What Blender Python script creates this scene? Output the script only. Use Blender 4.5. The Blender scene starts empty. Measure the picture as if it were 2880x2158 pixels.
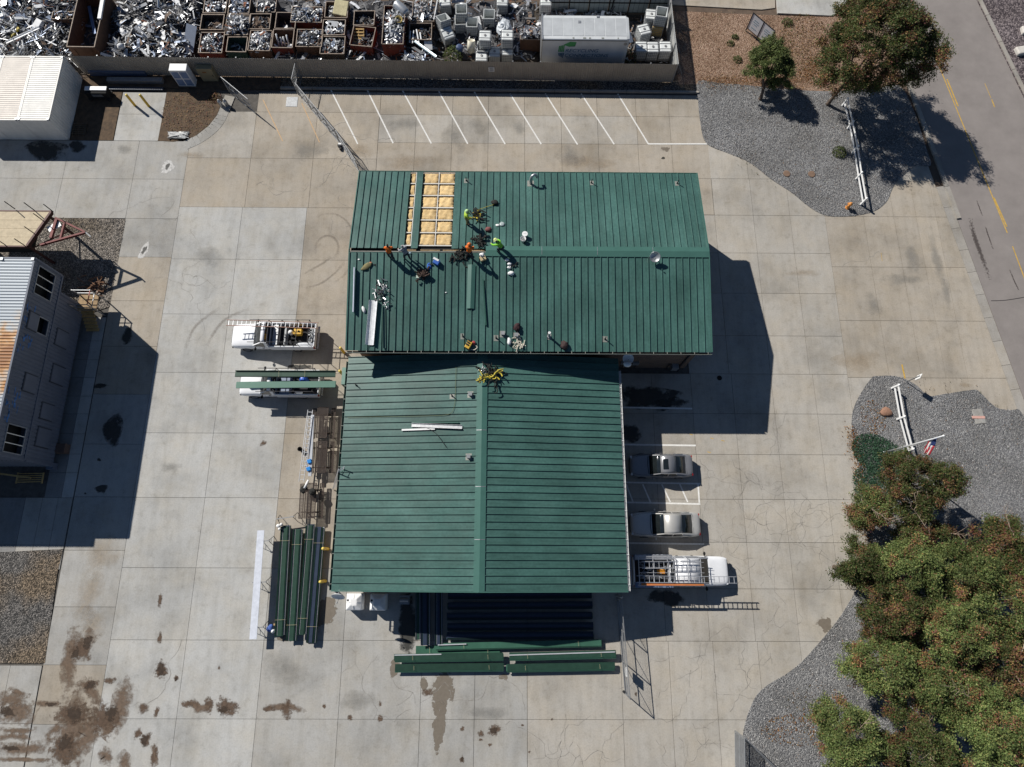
import bpy, bmesh, math, random
import numpy as np
from mathutils import Vector, Matrix
R_ = math.radians
rng = random.Random(7)
sc = bpy.context.scene
col = sc.collection

# ------------------------------------------------------------ camera, sky, sun, exposure
CAM_H = 48.0
FPX = 1796.6                       # focal length in photo pixels (2880 wide)
_w = Vector((-0.26985, 0.0067, -0.0041))
WC = Matrix.Rotation(_w.length, 3, _w.normalized())      # world -> camera
cam_d = bpy.data.cameras.new('camera')
cam_d.sensor_width = 36; cam_d.lens = FPX / 2880 * 36
cam_d.clip_start = 0.5; cam_d.clip_end = 2000
cam = bpy.data.objects.new('camera', cam_d); col.objects.link(cam)
cam.matrix_world = Matrix.Translation((0, 0, CAM_H)) @ WC.transposed().to_4x4()
sc.camera = cam
SUN_AZ, SUN_EL = R_(140.5), R_(38)                        # direction towards the sun, from +X counter-clockwise
world = bpy.data.worlds.new('World'); sc.world = world; world.use_nodes = True
nt = world.node_tree; nt.nodes.clear()
sky = nt.nodes.new('ShaderNodeTexSky'); sky.sky_type = 'NISHITA'; sky.sun_disc = False
sky.sun_elevation = SUN_EL; sky.sun_rotation = R_(90) - SUN_AZ
sky.altitude = 1500; sky.air_density = 1.0; sky.dust_density = 0.2; sky.ozone_density = 2.5
bg = nt.nodes.new('ShaderNodeBackground'); bg.inputs[1].default_value = 0.05
wo = nt.nodes.new('ShaderNodeOutputWorld')
nt.links.new(sky.outputs[0], bg.inputs[0]); nt.links.new(bg.outputs[0], wo.inputs[0])
sl = bpy.data.lights.new('sun', 'SUN'); sl.energy = 5.0; sl.angle = R_(0.5); sl.color = (1.0, 0.96, 0.895)
so = bpy.data.objects.new('sun', sl); col.objects.link(so)
sdir = Vector((math.cos(SUN_EL) * math.cos(SUN_AZ), math.cos(SUN_EL) * math.sin(SUN_AZ), math.sin(SUN_EL)))
so.rotation_euler = sdir.to_track_quat('Z', 'Y').to_euler(); so.location = sdir * 120
sc.view_settings.view_transform = 'Standard'; sc.view_settings.look = 'None'
sc.view_settings.exposure = 0.09; sc.view_settings.gamma = 1.0

# ------------------------------------------------------------ survey: photo position + height -> place on site
KZ = 720 / 2209.0
def at(px, py, z=0.0):
    v = WC.transposed() @ Vector((px - 1440, -(py - 1079), -FPX))
    t = (z - CAM_H) / v.z
    return Vector((v.x * t, v.y * t, z))
def S(c, r, x, y, z=0.0):
    return at(720 * c + KZ * x, (540 * r if r < 3 else 1618) + KZ * y, z)
def onplane(c, r, x, y, f):                               # place on a roof whose height is f(x, y)
    z = 5.0
    for _ in range(12):
        p = S(c, r, x, y, z); z = f(p.x, p.y)
    return S(c, r, x, y, z)

# ------------------------------------------------------------ materials
MATS = {}
def mat(name, c, rough=.6, metal=0., var=.12, sc_=2.5, bump=0., bsc=30., rand=0., c2=None, spec=.4, world_co=False, detail=4.):
    if name in MATS: return MATS[name]
    m = bpy.data.materials.new(name); m.use_nodes = True; n = m.node_tree; N = n.nodes; L = n.links
    b = N['Principled BSDF']; b.inputs['Roughness'].default_value = rough; b.inputs['Metallic'].default_value = metal
    b.inputs['Specular IOR Level'].default_value = spec
    if world_co:
        co = N.new('ShaderNodeNewGeometry').outputs['Position']
    else:
        co = N.new('ShaderNodeTexCoord').outputs['Object']
    no = N.new('ShaderNodeTexNoise'); no.inputs['Scale'].default_value = sc_; no.inputs['Detail'].default_value = detail
    no.inputs['Roughness'].default_value = .65
    L.new(co, no.inputs['Vector'])
    rp = N.new('ShaderNodeValToRGB'); rp.color_ramp.elements[0].position = .3; rp.color_ramp.elements[1].position = .7
    lo = [x * (1 - var) for x in c]; hi = list(c2) if c2 else [min(1, x * (1 + var)) for x in c]
    if c2: lo = list(c)
    rp.color_ramp.elements[0].color = (*lo, 1); rp.color_ramp.elements[1].color = (*hi, 1)
    L.new(no.outputs['Fac'], rp.inputs['Fac']); out = rp.outputs['Color']
    if rand > 0:
        oi = N.new('ShaderNodeObjectInfo'); mr = N.new('ShaderNodeMapRange')
        mr.inputs['To Min'].default_value = 1 - rand; mr.inputs['To Max'].default_value = 1 + rand
        L.new(oi.outputs['Random'], mr.inputs['Value'])
        mx = N.new('ShaderNodeVectorMath'); mx.operation = 'SCALE'
        L.new(out, mx.inputs[0]); L.new(mr.outputs['Result'], mx.inputs['Scale']); out = mx.outputs['Vector']
    L.new(out, b.inputs['Base Color'])
    if bump > 0:
        n2 = N.new('ShaderNodeTexNoise'); n2.inputs['Scale'].default_value = bsc; n2.inputs['Detail'].default_value = 3
        L.new(co, n2.inputs['Vector']); bp = N.new('ShaderNodeBump'); bp.inputs['Strength'].default_value = bump
        bp.inputs['Distance'].default_value = .02
        L.new(n2.outputs['Fac'], bp.inputs['Height']); L.new(bp.outputs['Normal'], b.inputs['Normal'])
    MATS[name] = m; return m

def ramp(N, stops):
    r = N.new('ShaderNodeValToRGB'); e = r.color_ramp.elements
    while len(e) < len(stops): e.new(.5)
    for i, (p, c) in enumerate(stops):
        e[i].position = p; e[i].color = (*c, 1) if len(c) == 3 else c
    return r

def concrete(name, c, warm=.0, rand=.05, stain=.32):
    """broom finished concrete: broad blotches, fine speckle, faint wear streaks; one tone per slab"""
    m = bpy.data.materials.new(name); m.use_nodes = True; n = m.node_tree; N = n.nodes; L = n.links
    b = N['Principled BSDF']; b.inputs['Roughness'].default_value = .9; b.inputs['Specular IOR Level'].default_value = .25
    pos = N.new('ShaderNodeNewGeometry').outputs['Position']
    def noise(s, d, vec=pos, r=.6):
        x = N.new('ShaderNodeTexNoise'); x.inputs['Scale'].default_value = s; x.inputs['Detail'].default_value = d
        x.inputs['Roughness'].default_value = r; L.new(vec, x.inputs['Vector']); return x.outputs['Fac']
    big = ramp(N, [(.25, tuple(v * (1 - stain) for v in c)), (.5, c), (.75, tuple(min(1, v * (1 + stain * .35)) for v in c))])
    L.new(noise(.22, 6), big.inputs['Fac'])
    mp = N.new('ShaderNodeMapping'); mp.inputs['Scale'].default_value = (2.1, .3, 1); L.new(pos, mp.inputs['Vector'])
    st = ramp(N, [(.32, (.74, .73, .71)), (.56, (1, 1, 1))]); L.new(noise(1.0, 5, mp.outputs['Vector']), st.inputs['Fac'])
    sp = ramp(N, [(.3, (.80, .80, .80)), (.55, (1, 1, 1)), (.8, (1.0, 1.0, 1.0))]); L.new(noise(9, 6, r=.75), sp.inputs['Fac'])
    wm = ramp(N, [(.4, (1, 1, 1)), (.72, (1.0, .95 - warm, .87 - warm))]); L.new(noise(.5, 4), wm.inputs['Fac'])
    mt = ramp(N, [(.28, (.78, .77, .75)), (.46, (1, 1, 1)), (.7, (1.06, 1.06, 1.06))]); L.new(noise(1.7, 8, r=.7), mt.inputs['Fac'])
    out = big.outputs['Color']
    for q, fac in ((st, .38), (sp, .85), (wm, .75), (mt, .9)):
        x = N.new('ShaderNodeMix'); x.data_type = 'RGBA'; x.blend_type = 'MULTIPLY'; x.inputs['Factor'].default_value = fac
        L.new(out, x.inputs['A']); L.new(q.outputs['Color'], x.inputs['B']); out = x.outputs['Result']
    oi = N.new('ShaderNodeObjectInfo'); mr = N.new('ShaderNodeMapRange')
    mr.inputs['To Min'].default_value = 1 - rand; mr.inputs['To Max'].default_value = 1 + rand
    L.new(oi.outputs['Random'], mr.inputs['Value']); mx = N.new('ShaderNodeVectorMath'); mx.operation = 'SCALE'
    L.new(out, mx.inputs[0]); L.new(mr.outputs['Result'], mx.inputs['Scale'])
    L.new(mx.outputs['Vector'], b.inputs['Base Color'])
    bp = N.new('ShaderNodeBump'); bp.inputs['Strength'].default_value = .15; bp.inputs['Distance'].default_value = .01
    L.new(noise(25, 4), bp.inputs['Height']); L.new(bp.outputs['Normal'], b.inputs['Normal'])
    MATS[name] = m; return m

def gravel_mat(name, stops, scale=9., bump=.9, patch=None):
    """loose stones: one tone per stone, stones proud of each other, broad patches"""
    m = bpy.data.materials.new(name); m.use_nodes = True; n = m.node_tree; N = n.nodes; L = n.links
    b = N['Principled BSDF']; b.inputs['Roughness'].default_value = .9; b.inputs['Specular IOR Level'].default_value = .2
    pos = N.new('ShaderNodeNewGeometry').outputs['Position']
    v = N.new('ShaderNodeTexVoronoi'); v.inputs['Scale'].default_value = scale; L.new(pos, v.inputs['Vector'])
    sep = N.new('ShaderNodeSeparateColor'); L.new(v.outputs['Color'], sep.inputs[0])
    r = ramp(N, stops); L.new(sep.outputs[0], r.inputs['Fac']); out = r.outputs['Color']
    nz = N.new('ShaderNodeTexNoise'); nz.inputs['Scale'].default_value = .35; nz.inputs['Detail'].default_value = 6
    L.new(pos, nz.inputs['Vector'])
    pr = ramp(N, patch or [(.3, (.75, .74, .72)), (.65, (1.1, 1.1, 1.1))]); L.new(nz.outputs['Fac'], pr.inputs['Fac'])
    x = N.new('ShaderNodeMix'); x.data_type = 'RGBA'; x.blend_type = 'MULTIPLY'; x.inputs['Factor'].default_value = 1
    L.new(out, x.inputs['A']); L.new(pr.outputs['Color'], x.inputs['B']); L.new(x.outputs['Result'], b.inputs['Base Color'])
    bp = N.new('ShaderNodeBump'); bp.inputs['Strength'].default_value = bump; bp.inputs['Distance'].default_value = .06
    bp.invert = True
    L.new(v.outputs['Distance'], bp.inputs['Height']); L.new(bp.outputs['Normal'], b.inputs['Normal'])
    MATS[name] = m; return m

def decal_mat(name, c, dens=.5, scale=1.6, rough=.85, soft=.12, aniso=(1, 1, 1), var=.25, amax=1.):
    """thin film of dirt, mud or water with a ragged, broken edge"""
    m = bpy.data.materials.new(name); m.use_nodes = True; n = m.node_tree; N = n.nodes; L = n.links
    b = N['Principled BSDF']; b.inputs['Roughness'].default_value = rough; b.inputs['Specular IOR Level'].default_value = .3
    pos = N.new('ShaderNodeNewGeometry').outputs['Position']
    mp = N.new('ShaderNodeMapping'); mp.inputs['Scale'].default_value = aniso; L.new(pos, mp.inputs['Vector'])
    nz = N.new('ShaderNodeTexNoise'); nz.inputs['Scale'].default_value = scale; nz.inputs['Detail'].default_value = 9
    nz.inputs['Roughness'].default_value = .68; L.new(mp.outputs[0], nz.inputs['Vector'])
    at_ = N.new('ShaderNodeAttribute'); at_.attribute_name = 'edge'          # 1 in the middle of the patch, 0 at its rim
    ad = N.new('ShaderNodeMath'); ad.operation = 'MULTIPLY_ADD'; ad.inputs[1].default_value = .9; ad.inputs[2].default_value = dens - .78
    L.new(at_.outputs['Fac'], ad.inputs[0])
    n3 = N.new('ShaderNodeMath'); n3.operation = 'MULTIPLY_ADD'; n3.inputs[1].default_value = 2.1; n3.inputs[2].default_value = -.55; L.new(nz.outputs['Fac'], n3.inputs[0])
    a2 = N.new('ShaderNodeMath'); a2.operation = 'ADD'; L.new(ad.outputs[0], a2.inputs[0]); L.new(n3.outputs[0], a2.inputs[1])
    r = ramp(N, [(.5 - soft, (0, 0, 0)), (.5 + soft, (amax, amax, amax))]); L.new(a2.outputs[0], r.inputs['Fac'])
    L.new(r.outputs['Color'], b.inputs['Alpha'])
    n2 = N.new('ShaderNodeTexNoise'); n2.inputs['Scale'].default_value = 5; n2.inputs['Detail'].default_value = 5; L.new(pos, n2.inputs['Vector'])
    cr = ramp(N, [(.3, tuple(v * (1 - var) for v in c)), (.7, tuple(v * (1 + var) for v in c))]); L.new(n2.outputs['Fac'], cr.inputs['Fac'])
    L.new(cr.outputs['Color'], b.inputs['Base Color'])
    MATS[name] = m; return m

# ------------------------------------------------------------ objects
def tag(o, label=None, cat=None, group=None, kind=None):
    if label: o['label'] = label
    if cat: o['category'] = cat
    if group: o['group'] = group
    if kind: o['kind'] = kind
    return o
def thing(name, label, cat, loc=(0, 0, 0), rz=0., group=None):
    o = bpy.data.objects.new(name, None); col.objects.link(o); o.empty_display_size = .2
    o.location = loc; o.rotation_euler = (0, 0, rz)
    return tag(o, label, cat, group)
def link(name, me, parent=None, loc=(0, 0, 0), rot=(0, 0, 0), scale=(1, 1, 1)):
    o = bpy.data.objects.new(name, me); col.objects.link(o)
    o.parent = parent; o.location = loc; o.rotation_euler = rot; o.scale = scale
    return o
def dup(o, parent=None):
    c = o.copy(); col.objects.link(c); c.parent = parent
    for ch in list(o.children): dup(ch, c)
    return c

class MB:
    def __init__(s): s.v = []; s.f = []; s.m = []; s.X = Matrix()
    def add(s, vs, fs, mi=0):
        o = len(s.v); s.v += [s.X @ Vector(p) for p in vs]
        s.f += [tuple(i + o for i in f) for f in fs]; s.m += [mi] * len(fs); return s
    def box(s, c, d, rz=0., mi=0, rot=None):
        M = Matrix.Translation(c) @ (rot.to_4x4() if rot is not None else Matrix.Rotation(rz, 4, 'Z'))
        a, b, h = d[0] / 2, d[1] / 2, d[2] / 2
        vs = [M @ Vector(p) for p in ((-a, -b, -h), (a, -b, -h), (a, b, -h), (-a, b, -h), (-a, -b, h), (a, -b, h), (a, b, h), (-a, b, h))]
        return s.add(vs, [(0, 3, 2, 1), (4, 5, 6, 7), (0, 1, 5, 4), (1, 2, 6, 5), (2, 3, 7, 6), (3, 0, 4, 7)], mi)
    def bar(s, p, q, w=.04, h=None, mi=0, up=(0, 0, 1)):
        p, q = Vector(p), Vector(q); d = q - p; L = d.length
        if L < 1e-6: return s
        d.normalize(); u = Vector(up)
        if abs(d.dot(u)) > .98: u = Vector((1, 0, 0))
        x = d.cross(u).normalized(); y = x.cross(d)
        M = Matrix((x, d, y)).transposed()
        return s.box((p + q) / 2, (w, L, h or w), mi=mi, rot=M)
    def tube(s, pts, r, n=6, mi=0, caps=True):
        pts = [Vector(p) for p in pts]; rs = r if isinstance(r, (list, tuple)) else [r] * len(pts)
        rings = []; ref = None
        for i, p in enumerate(pts):
            d = (pts[min(i + 1, len(pts) - 1)] - pts[max(i - 1, 0)]).normalized()
            if ref is None: ref = Vector((0, 0, 1)) if abs(d.z) < .9 else Vector((1, 0, 0))
            x = d.cross(ref).normalized(); y = x.cross(d).normalized(); ref = y
            rings.append([p + (x * math.cos(a) + y * math.sin(a)) * rs[i] for a in (2 * math.pi * k / n for k in range(n))])
        vs = [p for q in rings for p in q]; fs = []
        for i in range(len(pts) - 1):
            for k in range(n):
                a = i * n + k; b = i * n + (k + 1) % n; fs.append((a, b, b + n, a + n))
        if caps: fs += [tuple(range(n))[::-1], tuple((len(pts) - 1) * n + k for k in range(n))]
        return s.add(vs, fs, mi)
    def prism(s, poly, z0, z1, mi=0):
        n = len(poly); vs = [(p[0], p[1], z0) for p in poly] + [(p[0], p[1], z1) for p in poly]
        ar = sum(poly[i][0] * poly[(i + 1) % n][1] - poly[(i + 1) % n][0] * poly[i][1] for i in range(n))
        idx = list(range(n)) if ar > 0 else list(range(n))[::-1]
        fs = [tuple(i + n for i in idx), tuple(idx[::-1])]
        for k in range(n):
            a, b = idx[k], idx[(k + 1) % n]; fs.append((a, b, b + n, a + n))
        return s.add(vs, fs, mi)
    def extrude(s, prof, p, q, up=(0, 0, 1), mi=0, closed=True, caps=True):
        """profile points (across, up) swept from p to q"""
        p, q = Vector(p), Vector(q); d = (q - p).normalized(); u = Vector(up)
        x = d.cross(u).normalized(); y = x.cross(d); n = len(prof)
        vs = [e + x * a + y * b for e in (p, q) for a, b in prof]
        fs = [(i, (i + 1) % n, (i + 1) % n + n, i + n) for i in range(n if closed else n - 1)]
        if closed and caps: fs += [tuple(range(n))[::-1], tuple(range(n, 2 * n))]
        return s.add(vs, fs, mi)
    def ball(s, c, r, seg=10, rings=6, mi=0, sq=(1, 1, 1)):
        vs = [Vector(c) + Vector((0, 0, -r * sq[2]))]; fs = []
        for i in range(1, rings):
            t = math.pi * i / rings
            for k in range(seg):
                a = 2 * math.pi * k / seg
                vs.append(Vector(c) + Vector((r * sq[0] * math.sin(t) * math.cos(a), r * sq[1] * math.sin(t) * math.sin(a), -r * sq[2] * math.cos(t))))
        vs.append(Vector(c) + Vector((0, 0, r * sq[2])))
        for k in range(seg): fs.append((0, 1 + (k + 1) % seg, 1 + k))
        for i in range(rings - 2):
            for k in range(seg):
                a = 1 + i * seg + k; b = 1 + i * seg + (k + 1) % seg; fs.append((a, b, b + seg, a + seg))
        e = len(vs) - 1
        for k in range(seg): fs.append((e, e - seg + k, e - seg + (k + 1) % seg))
        return s.add(vs, fs, mi)
    def lathe(s, prof, n=14, mi=0, c=(0, 0, 0)):
        vs = []; fs = []
        for r, z in prof:
            for k in range(n):
                a = 2 * math.pi * k / n; vs.append((c[0] + r * math.cos(a), c[1] + r * math.sin(a), c[2] + z))
        for i in range(len(prof) - 1):
            for k in range(n):
                a = i * n + k; b = i * n + (k + 1) % n; fs.append((a, b, b + n, a + n))
        fs += [tuple(range(n))[::-1], tuple((len(prof) - 1) * n + k for k in range(n))]
        return s.add(vs, fs, mi)
    def mesh(s, name, mats, smooth=False, bevel=0):
        me = bpy.data.meshes.new(name); me.from_pydata([tuple(v) for v in s.v], [], s.f)
        for m in (mats if isinstance(mats, (list, tuple)) else [mats]): me.materials.append(m)
        if any(s.m): me.polygons.foreach_set('material_index', s.m)
        if smooth: me.polygons.foreach_set('use_smooth', [True] * len(me.polygons))
        me.update(); return me
    def build(s, name, mats, parent=None, smooth=False, wc=False, sub=0, bevel=0):
        """wc: the shape was drawn in site coordinates; store it relative to its thing"""
        if wc and parent is not None:
            M = Matrix.Translation(parent.location) @ parent.rotation_euler.to_matrix().to_4x4()
            I = M.inverted(); s.v = [I @ v for v in s.v]
        o = link(name, s.mesh(name, mats, smooth), parent)
        if bevel:
            md = o.modifiers.new('bevel', 'BEVEL'); md.width = bevel; md.segments = 2; md.limit_method = 'ANGLE'
        if sub:
            md = o.modifiers.new('sub', 'SUBSURF'); md.levels = sub; md.render_levels = sub
        return o

def smooth_loop(pts, n=6):
    """closed Catmull-Rom through the points"""
    out = []; m = len(pts)
    for i in range(m):
        a, b, c, d = (Vector(pts[(i + k - 1) % m][:2]) for k in range(4))
        for k in range(n):
            t = k / n
            out.append(.5 * ((2 * b) + (c - a) * t + (2 * a - 5 * b + 4 * c - d) * t * t + (3 * b - a - 3 * c + d) * t ** 3))
    return out
def smooth_line(pts, n=6):
    out = []; m = len(pts)
    for i in range(m - 1):
        a, b, c, d = (Vector(pts[min(max(i + k - 1, 0), m - 1)]) for k in range(4))
        for k in range(n):
            t = k / n
            out.append(.5 * ((2 * b) + (c - a) * t + (2 * a - 5 * b + 4 * c - d) * t * t + (3 * b - a - 3 * c + d) * t ** 3))
    out.append(Vector(pts[-1])); return out
def sheet(name, poly, z, m, parent=None, thick=.0):
    """flat ground surface; thick > 0 gives it an edge down to z - thick"""
    bm = bmesh.new(); vs = [bm.verts.new((p[0], p[1], z)) for p in poly]; f = bm.faces.new(vs)
    if f.normal.z < 0 or sum(poly[i][0] * poly[(i + 1) % len(poly)][1] - poly[(i + 1) % len(poly)][0] * poly[i][1] for i in range(len(poly))) < 0: f.normal_flip()
    if thick:
        r = bmesh.ops.extrude_face_region(bm, geom=[f]); up = [g for g in r['geom'] if isinstance(g, bmesh.types.BMVert)]
        for v in up: v.co.z = z
        for v in vs: v.co.z = z - thick
    bmesh.ops.triangulate(bm, faces=bm.faces[:]); bmesh.ops.recalc_face_normals(bm, faces=bm.faces[:])
    me = bpy.data.meshes.new(name); bm.to_mesh(me); bm.free(); me.materials.append(m)
    return link(name, me, parent)
def patch(name, c, rx, ry, z, m, parent, rz=0., n=28, wob=.25, seed=0):
    """irregular film on the pavement with an 'edge' attribute fading to its rim"""
    r = random.Random(seed); ph = [r.uniform(0, 6.28) for _ in range(4)]
    vs = [(c[0], c[1], z)]; att = [1.0]; rings = 5; fs = []
    for j in range(1, rings + 1):
        for k in range(n):
            a = 2 * math.pi * k / n
            q = 1 + wob * (math.sin(2 * a + ph[0]) * .5 + math.sin(3 * a + ph[1]) * .35 + math.sin(5 * a + ph[2]) * .2)
            x, y = rx * q * j / rings * math.cos(a), ry * q * j / rings * math.sin(a)
            vs.append((c[0] + x * math.cos(rz) - y * math.sin(rz), c[1] + x * math.sin(rz) + y * math.cos(rz), z)); att.append(1 - j / rings)
    for k in range(n): fs.append((0, 1 + k, 1 + (k + 1) % n))
    for j in range(rings - 1):
        for k in range(n):
            a = 1 + j * n + k; b = 1 + j * n + (k + 1) % n; fs.append((a, a + n, b + n, b))
    me = bpy.data.meshes.new(name); me.from_pydata(vs, [], fs)
    at_ = me.attributes.new('edge', 'FLOAT', 'POINT'); at_.data.foreach_set('value', att)
    me.materials.append(m); return link(name, me, parent)
# ============================================================ SETTING
C_GREY = concrete('concrete_grey', (.39, .382, .362), rand=.06)
C_PALE = concrete('concrete_pale', (.455, .452, .435), rand=.045)
C_TAN = concrete('concrete_tan', (.395, .355, .30), rand=.06)
C_LOT = concrete('concrete_lot', (.41, .385, .345), rand=.06)
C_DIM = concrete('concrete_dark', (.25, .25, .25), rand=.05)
C_JOINT = mat('joint_filler', (.10, .092, .082), .95, var=.3, world_co=True)
SOIL = mat('soil', (.085, .06, .045), .95, var=.4, sc_=1.2, bump=.6, bsc=14, world_co=True, c2=(.15, .11, .08))
PAINT_W = mat('line_paint', (.72, .71, .68), .8, var=.14, sc_=6, world_co=True)
PAINT_Y = mat('yellow_line_paint', (.52, .33, .07), .8, var=.25, sc_=5, world_co=True)
PAINT_O = mat('faded_line_paint', (.52, .36, .21), .85, var=.2, sc_=6, world_co=True)

g = sheet('ground', [(-260, -260), (260, -260), (260, 260), (-260, 260)], -.06, SOIL); tag(g, kind='structure')
yard = sheet('concrete_yard', [(-70, -40), (26, -40), (26, 14), (38.8, 14), (38.8, 29), (26, 29), (18, 36), (16.9, 40.2), (-27, 40.2), (-27, 35), (-70, 35)], -.045, C_JOINT)
tag(yard, 'pale jointed concrete yard around the buildings', kind='structure')
slab_me = {}
def slab(x0, x1, y0, y1, m, z=0., parent=None):
    if m.name not in slab_me:
        b = MB().box((0, 0, -.5), (1, 1, 1)); slab_me[m.name] = b.mesh('slab', m)
    g_ = .024
    return link('slab', slab_me[m.name], parent or yard, ((x0 + x1) / 2, (y0 + y1) / 2, z), (0, 0, 0), (x1 - x0 - g_, y1 - y0 - g_, .04))
def slabs(xs, ys, m, skip=()):
    for i in range(len(xs) - 1):
        for j in range(len(ys) - 1):
            if (i, j) in skip: continue
            a, b = sorted((xs[i], xs[i + 1])); c, d = sorted((ys[j], ys[j + 1]))
            slab(a, b, c, d, m(i, j) if callable(m) and not isinstance(m, bpy.types.Material) else m)
# west service strip, main court, court by the building
slabs([-32.05, -27.7], [31.18, 27.43, 23.9, 20.03, 16.17, 12.27, 8.37, 4.42, .6, -3.28, -7.08, -10.8, -14.6, -19], lambda i, j: C_TAN if j in (2, 3, 4, 10) else C_GREY)
slabs([-27.7, -22.4, -17.0], [28.55, 23.75, 18.92, 14.05, 9.25, 4.4, -.6, -5.45, -10.45, -15.2, -20], C_PALE)
slabs([-17.0, -11.45, -5.9, -2.2, 1.42], [-5.45, -10.45, -15.2, -20], lambda i, j: C_GREY)
slabs([1.42, 7.95, 11.33, 14.46, 17.6, 20.6], [-5.45, -10.45, -15.2, -20], C_LOT)
slabs([20.6, 24.5], [-5.45, -10.45, -15.2], C_LOT)
slabs([-17.0, -11.45], [28.55, 23.72, 18.93, 14.0, 9.23, 4.34, -.6, -5.45], lambda i, j: C_TAN if j < 6 else C_GREY)
slabs([-11.45, -5.9, -2.2, 1.42, 7.9], [-.6, -5.45], lambda i, j: C_LOT if i > 2 else C_GREY)
# north court
slabs([-27.7, -22.25, -16.9, -11.43], [33.3, 28.55], C_TAN)
slabs([-22.25, -16.9, -11.43], [40.0, 37.98, 33.3], C_TAN)
slabs([-27.7, -22.25], [38, 33.3], C_LOT)
slabs([-50, -44.0, -38.0, -32.05], [34.93, 31.18, 27.43], C_GREY)
slabs([-32.05, -27.7], [34.93, 31.18], C_GREY)
slabs([-34.3, -30.45], [39.95, 37.65, 34.95], C_PALE)
PX = [-11.42, -8.2, -5.02, -1.85, 1.34, 4.55, 7.75, 11.2, 14.12, 17.32]
slabs(PX, [39.95, 37.8, 34.95, 31.6, 28.12], lambda i, j: C_TAN if j in (0, 2) or i > 6 else C_LOT)
# east lot and street apron
slabs([14.2, 17.34, 20.6, 23.7, 26.66], [31.6, 28.1, 24.6, 21.0, 17.33, 14.15], C_LOT, skip=((0, 0),))
slabs([17.3, 20.55, 23.6, 26.0], [35.0, 31.6], C_LOT)
slabs([7.9, 11.2, 14.28, 17.5, 20.6, 23.9], [14.15, 10.95, 7.78, 4.42, 1.31, -1.93, -5.45], C_LOT); slabs([23.9, 26.66], [14.15, 10.95], C_LOT); slabs([23.9, 27.2], [10.95, 7.78, 4.42, 1.31, -1.93, -5.45], C_LOT)
slabs([26.66, 29.93, 32.5, 34.4, 36.1], [28.05, 23.4, 18.68, 13.9], C_TAN)
slabs([26.66, 29.93, 32.5, 34.4, 36.1], [31.5, 28.05], C_TAN)
slabs([29.93, 32.6, 34.6, 36.1], [13.9, 10.2], C_TAN); slabs([26.66, 29.93], [13.9, 10.97], C_LOT)
# pads beside the stacked container building
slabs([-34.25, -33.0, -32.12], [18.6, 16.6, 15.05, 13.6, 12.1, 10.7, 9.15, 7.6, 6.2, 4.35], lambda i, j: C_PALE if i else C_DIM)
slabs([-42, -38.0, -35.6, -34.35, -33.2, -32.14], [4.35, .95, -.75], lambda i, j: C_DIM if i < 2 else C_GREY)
slabs([-42, -37.2, -34.3, -32.12], [-7.12, -10.75, -14.6], C_GREY)

def stripe(p, q, w, m, z=.004, name='parking_line', parent=None):
    p, q = Vector(p[:2]), Vector(q[:2]); d = (q - p).normalized(); n = Vector((-d.y, d.x)) * w / 2
    return sheet(name, [p + n, p - n, q - n, q + n], z, m, parent or yard)
for a, b in (((1, 0, 665, 815), (1, 0, 878, 1243)), ((1, 0, 978, 815), (1, 0, 1183, 1237)), ((1, 0, 1285, 820), (1, 0, 1513, 1240)), ((1, 0, 1597, 825), (1, 0, 1827, 1242)),
             ((1, 0, 1905, 830), (1, 0, 2150, 1245)), ((2, 0, 5, 845), (2, 0, 252, 1245)), ((2, 0, 310, 845), (2, 0, 565, 1248)), ((2, 0, 620, 845), (2, 0, 882, 1246)), ((2, 0, 935, 848), (2, 0, 1178, 1246))):
    p, q = S(*a), S(*b); p += (p - q).normalized() * .5; stripe(p, q, .12, PAINT_W)
stripe(S(2, 0, 1176, 1243), S(2, 0, 1692, 1243), .13, PAINT_W, .008)
stripe(S(1, 0, 60, 860), S(1, 0, 230, 1220), .09, PAINT_O); stripe(S(1, 0, 395, 890), S(1, 0, 548, 1230), .09, PAINT_O)
# stalls and hatched bay east of the lower building
stripe(S(2, 2, 930, 203), S(2, 2, 1555, 213), .13, PAINT_W); stripe(S(2, 2, 945, 523), S(2, 2, 1585, 532), .13, PAINT_W)
stripe(S(2, 2, 975, 850), S(2, 2, 1625, 862), .12, PAINT_W); stripe(S(2, 2, 980, 1022), S(2, 2, 1625, 1037), .12, PAINT_W)
stripe(S(2, 2, 1606, 870), S(2, 2, 1616, 1026), .12, PAINT_W, .007)
for x0, x1 in ((985, 1045), (1128, 1195), (1292, 1366), (1448, 1516)): stripe(S(2, 2, x0, 866), S(2, 2, x1, 1020), .11, PAINT_W, .007)
stripe(S(2, 2, 1000, 1373), S(2, 2, 1658, 1383), .12, PAINT_W)
for x, y in ((1545, 437), (1725, 470), (1820, 490), (1700, 590)): stripe(S(2, 2, x - 14, y - 4), S(2, 2, x + 14, y + 4), .05, PAINT_Y)
stripe(S(3, 1, 1155, 1490), S(3, 1, 1182, 1610), .12, PAINT_Y, .006); stripe(S(3, 1, 975, 525), S(3, 1, 985, 600), .03, PAINT_Y, .006)

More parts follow.
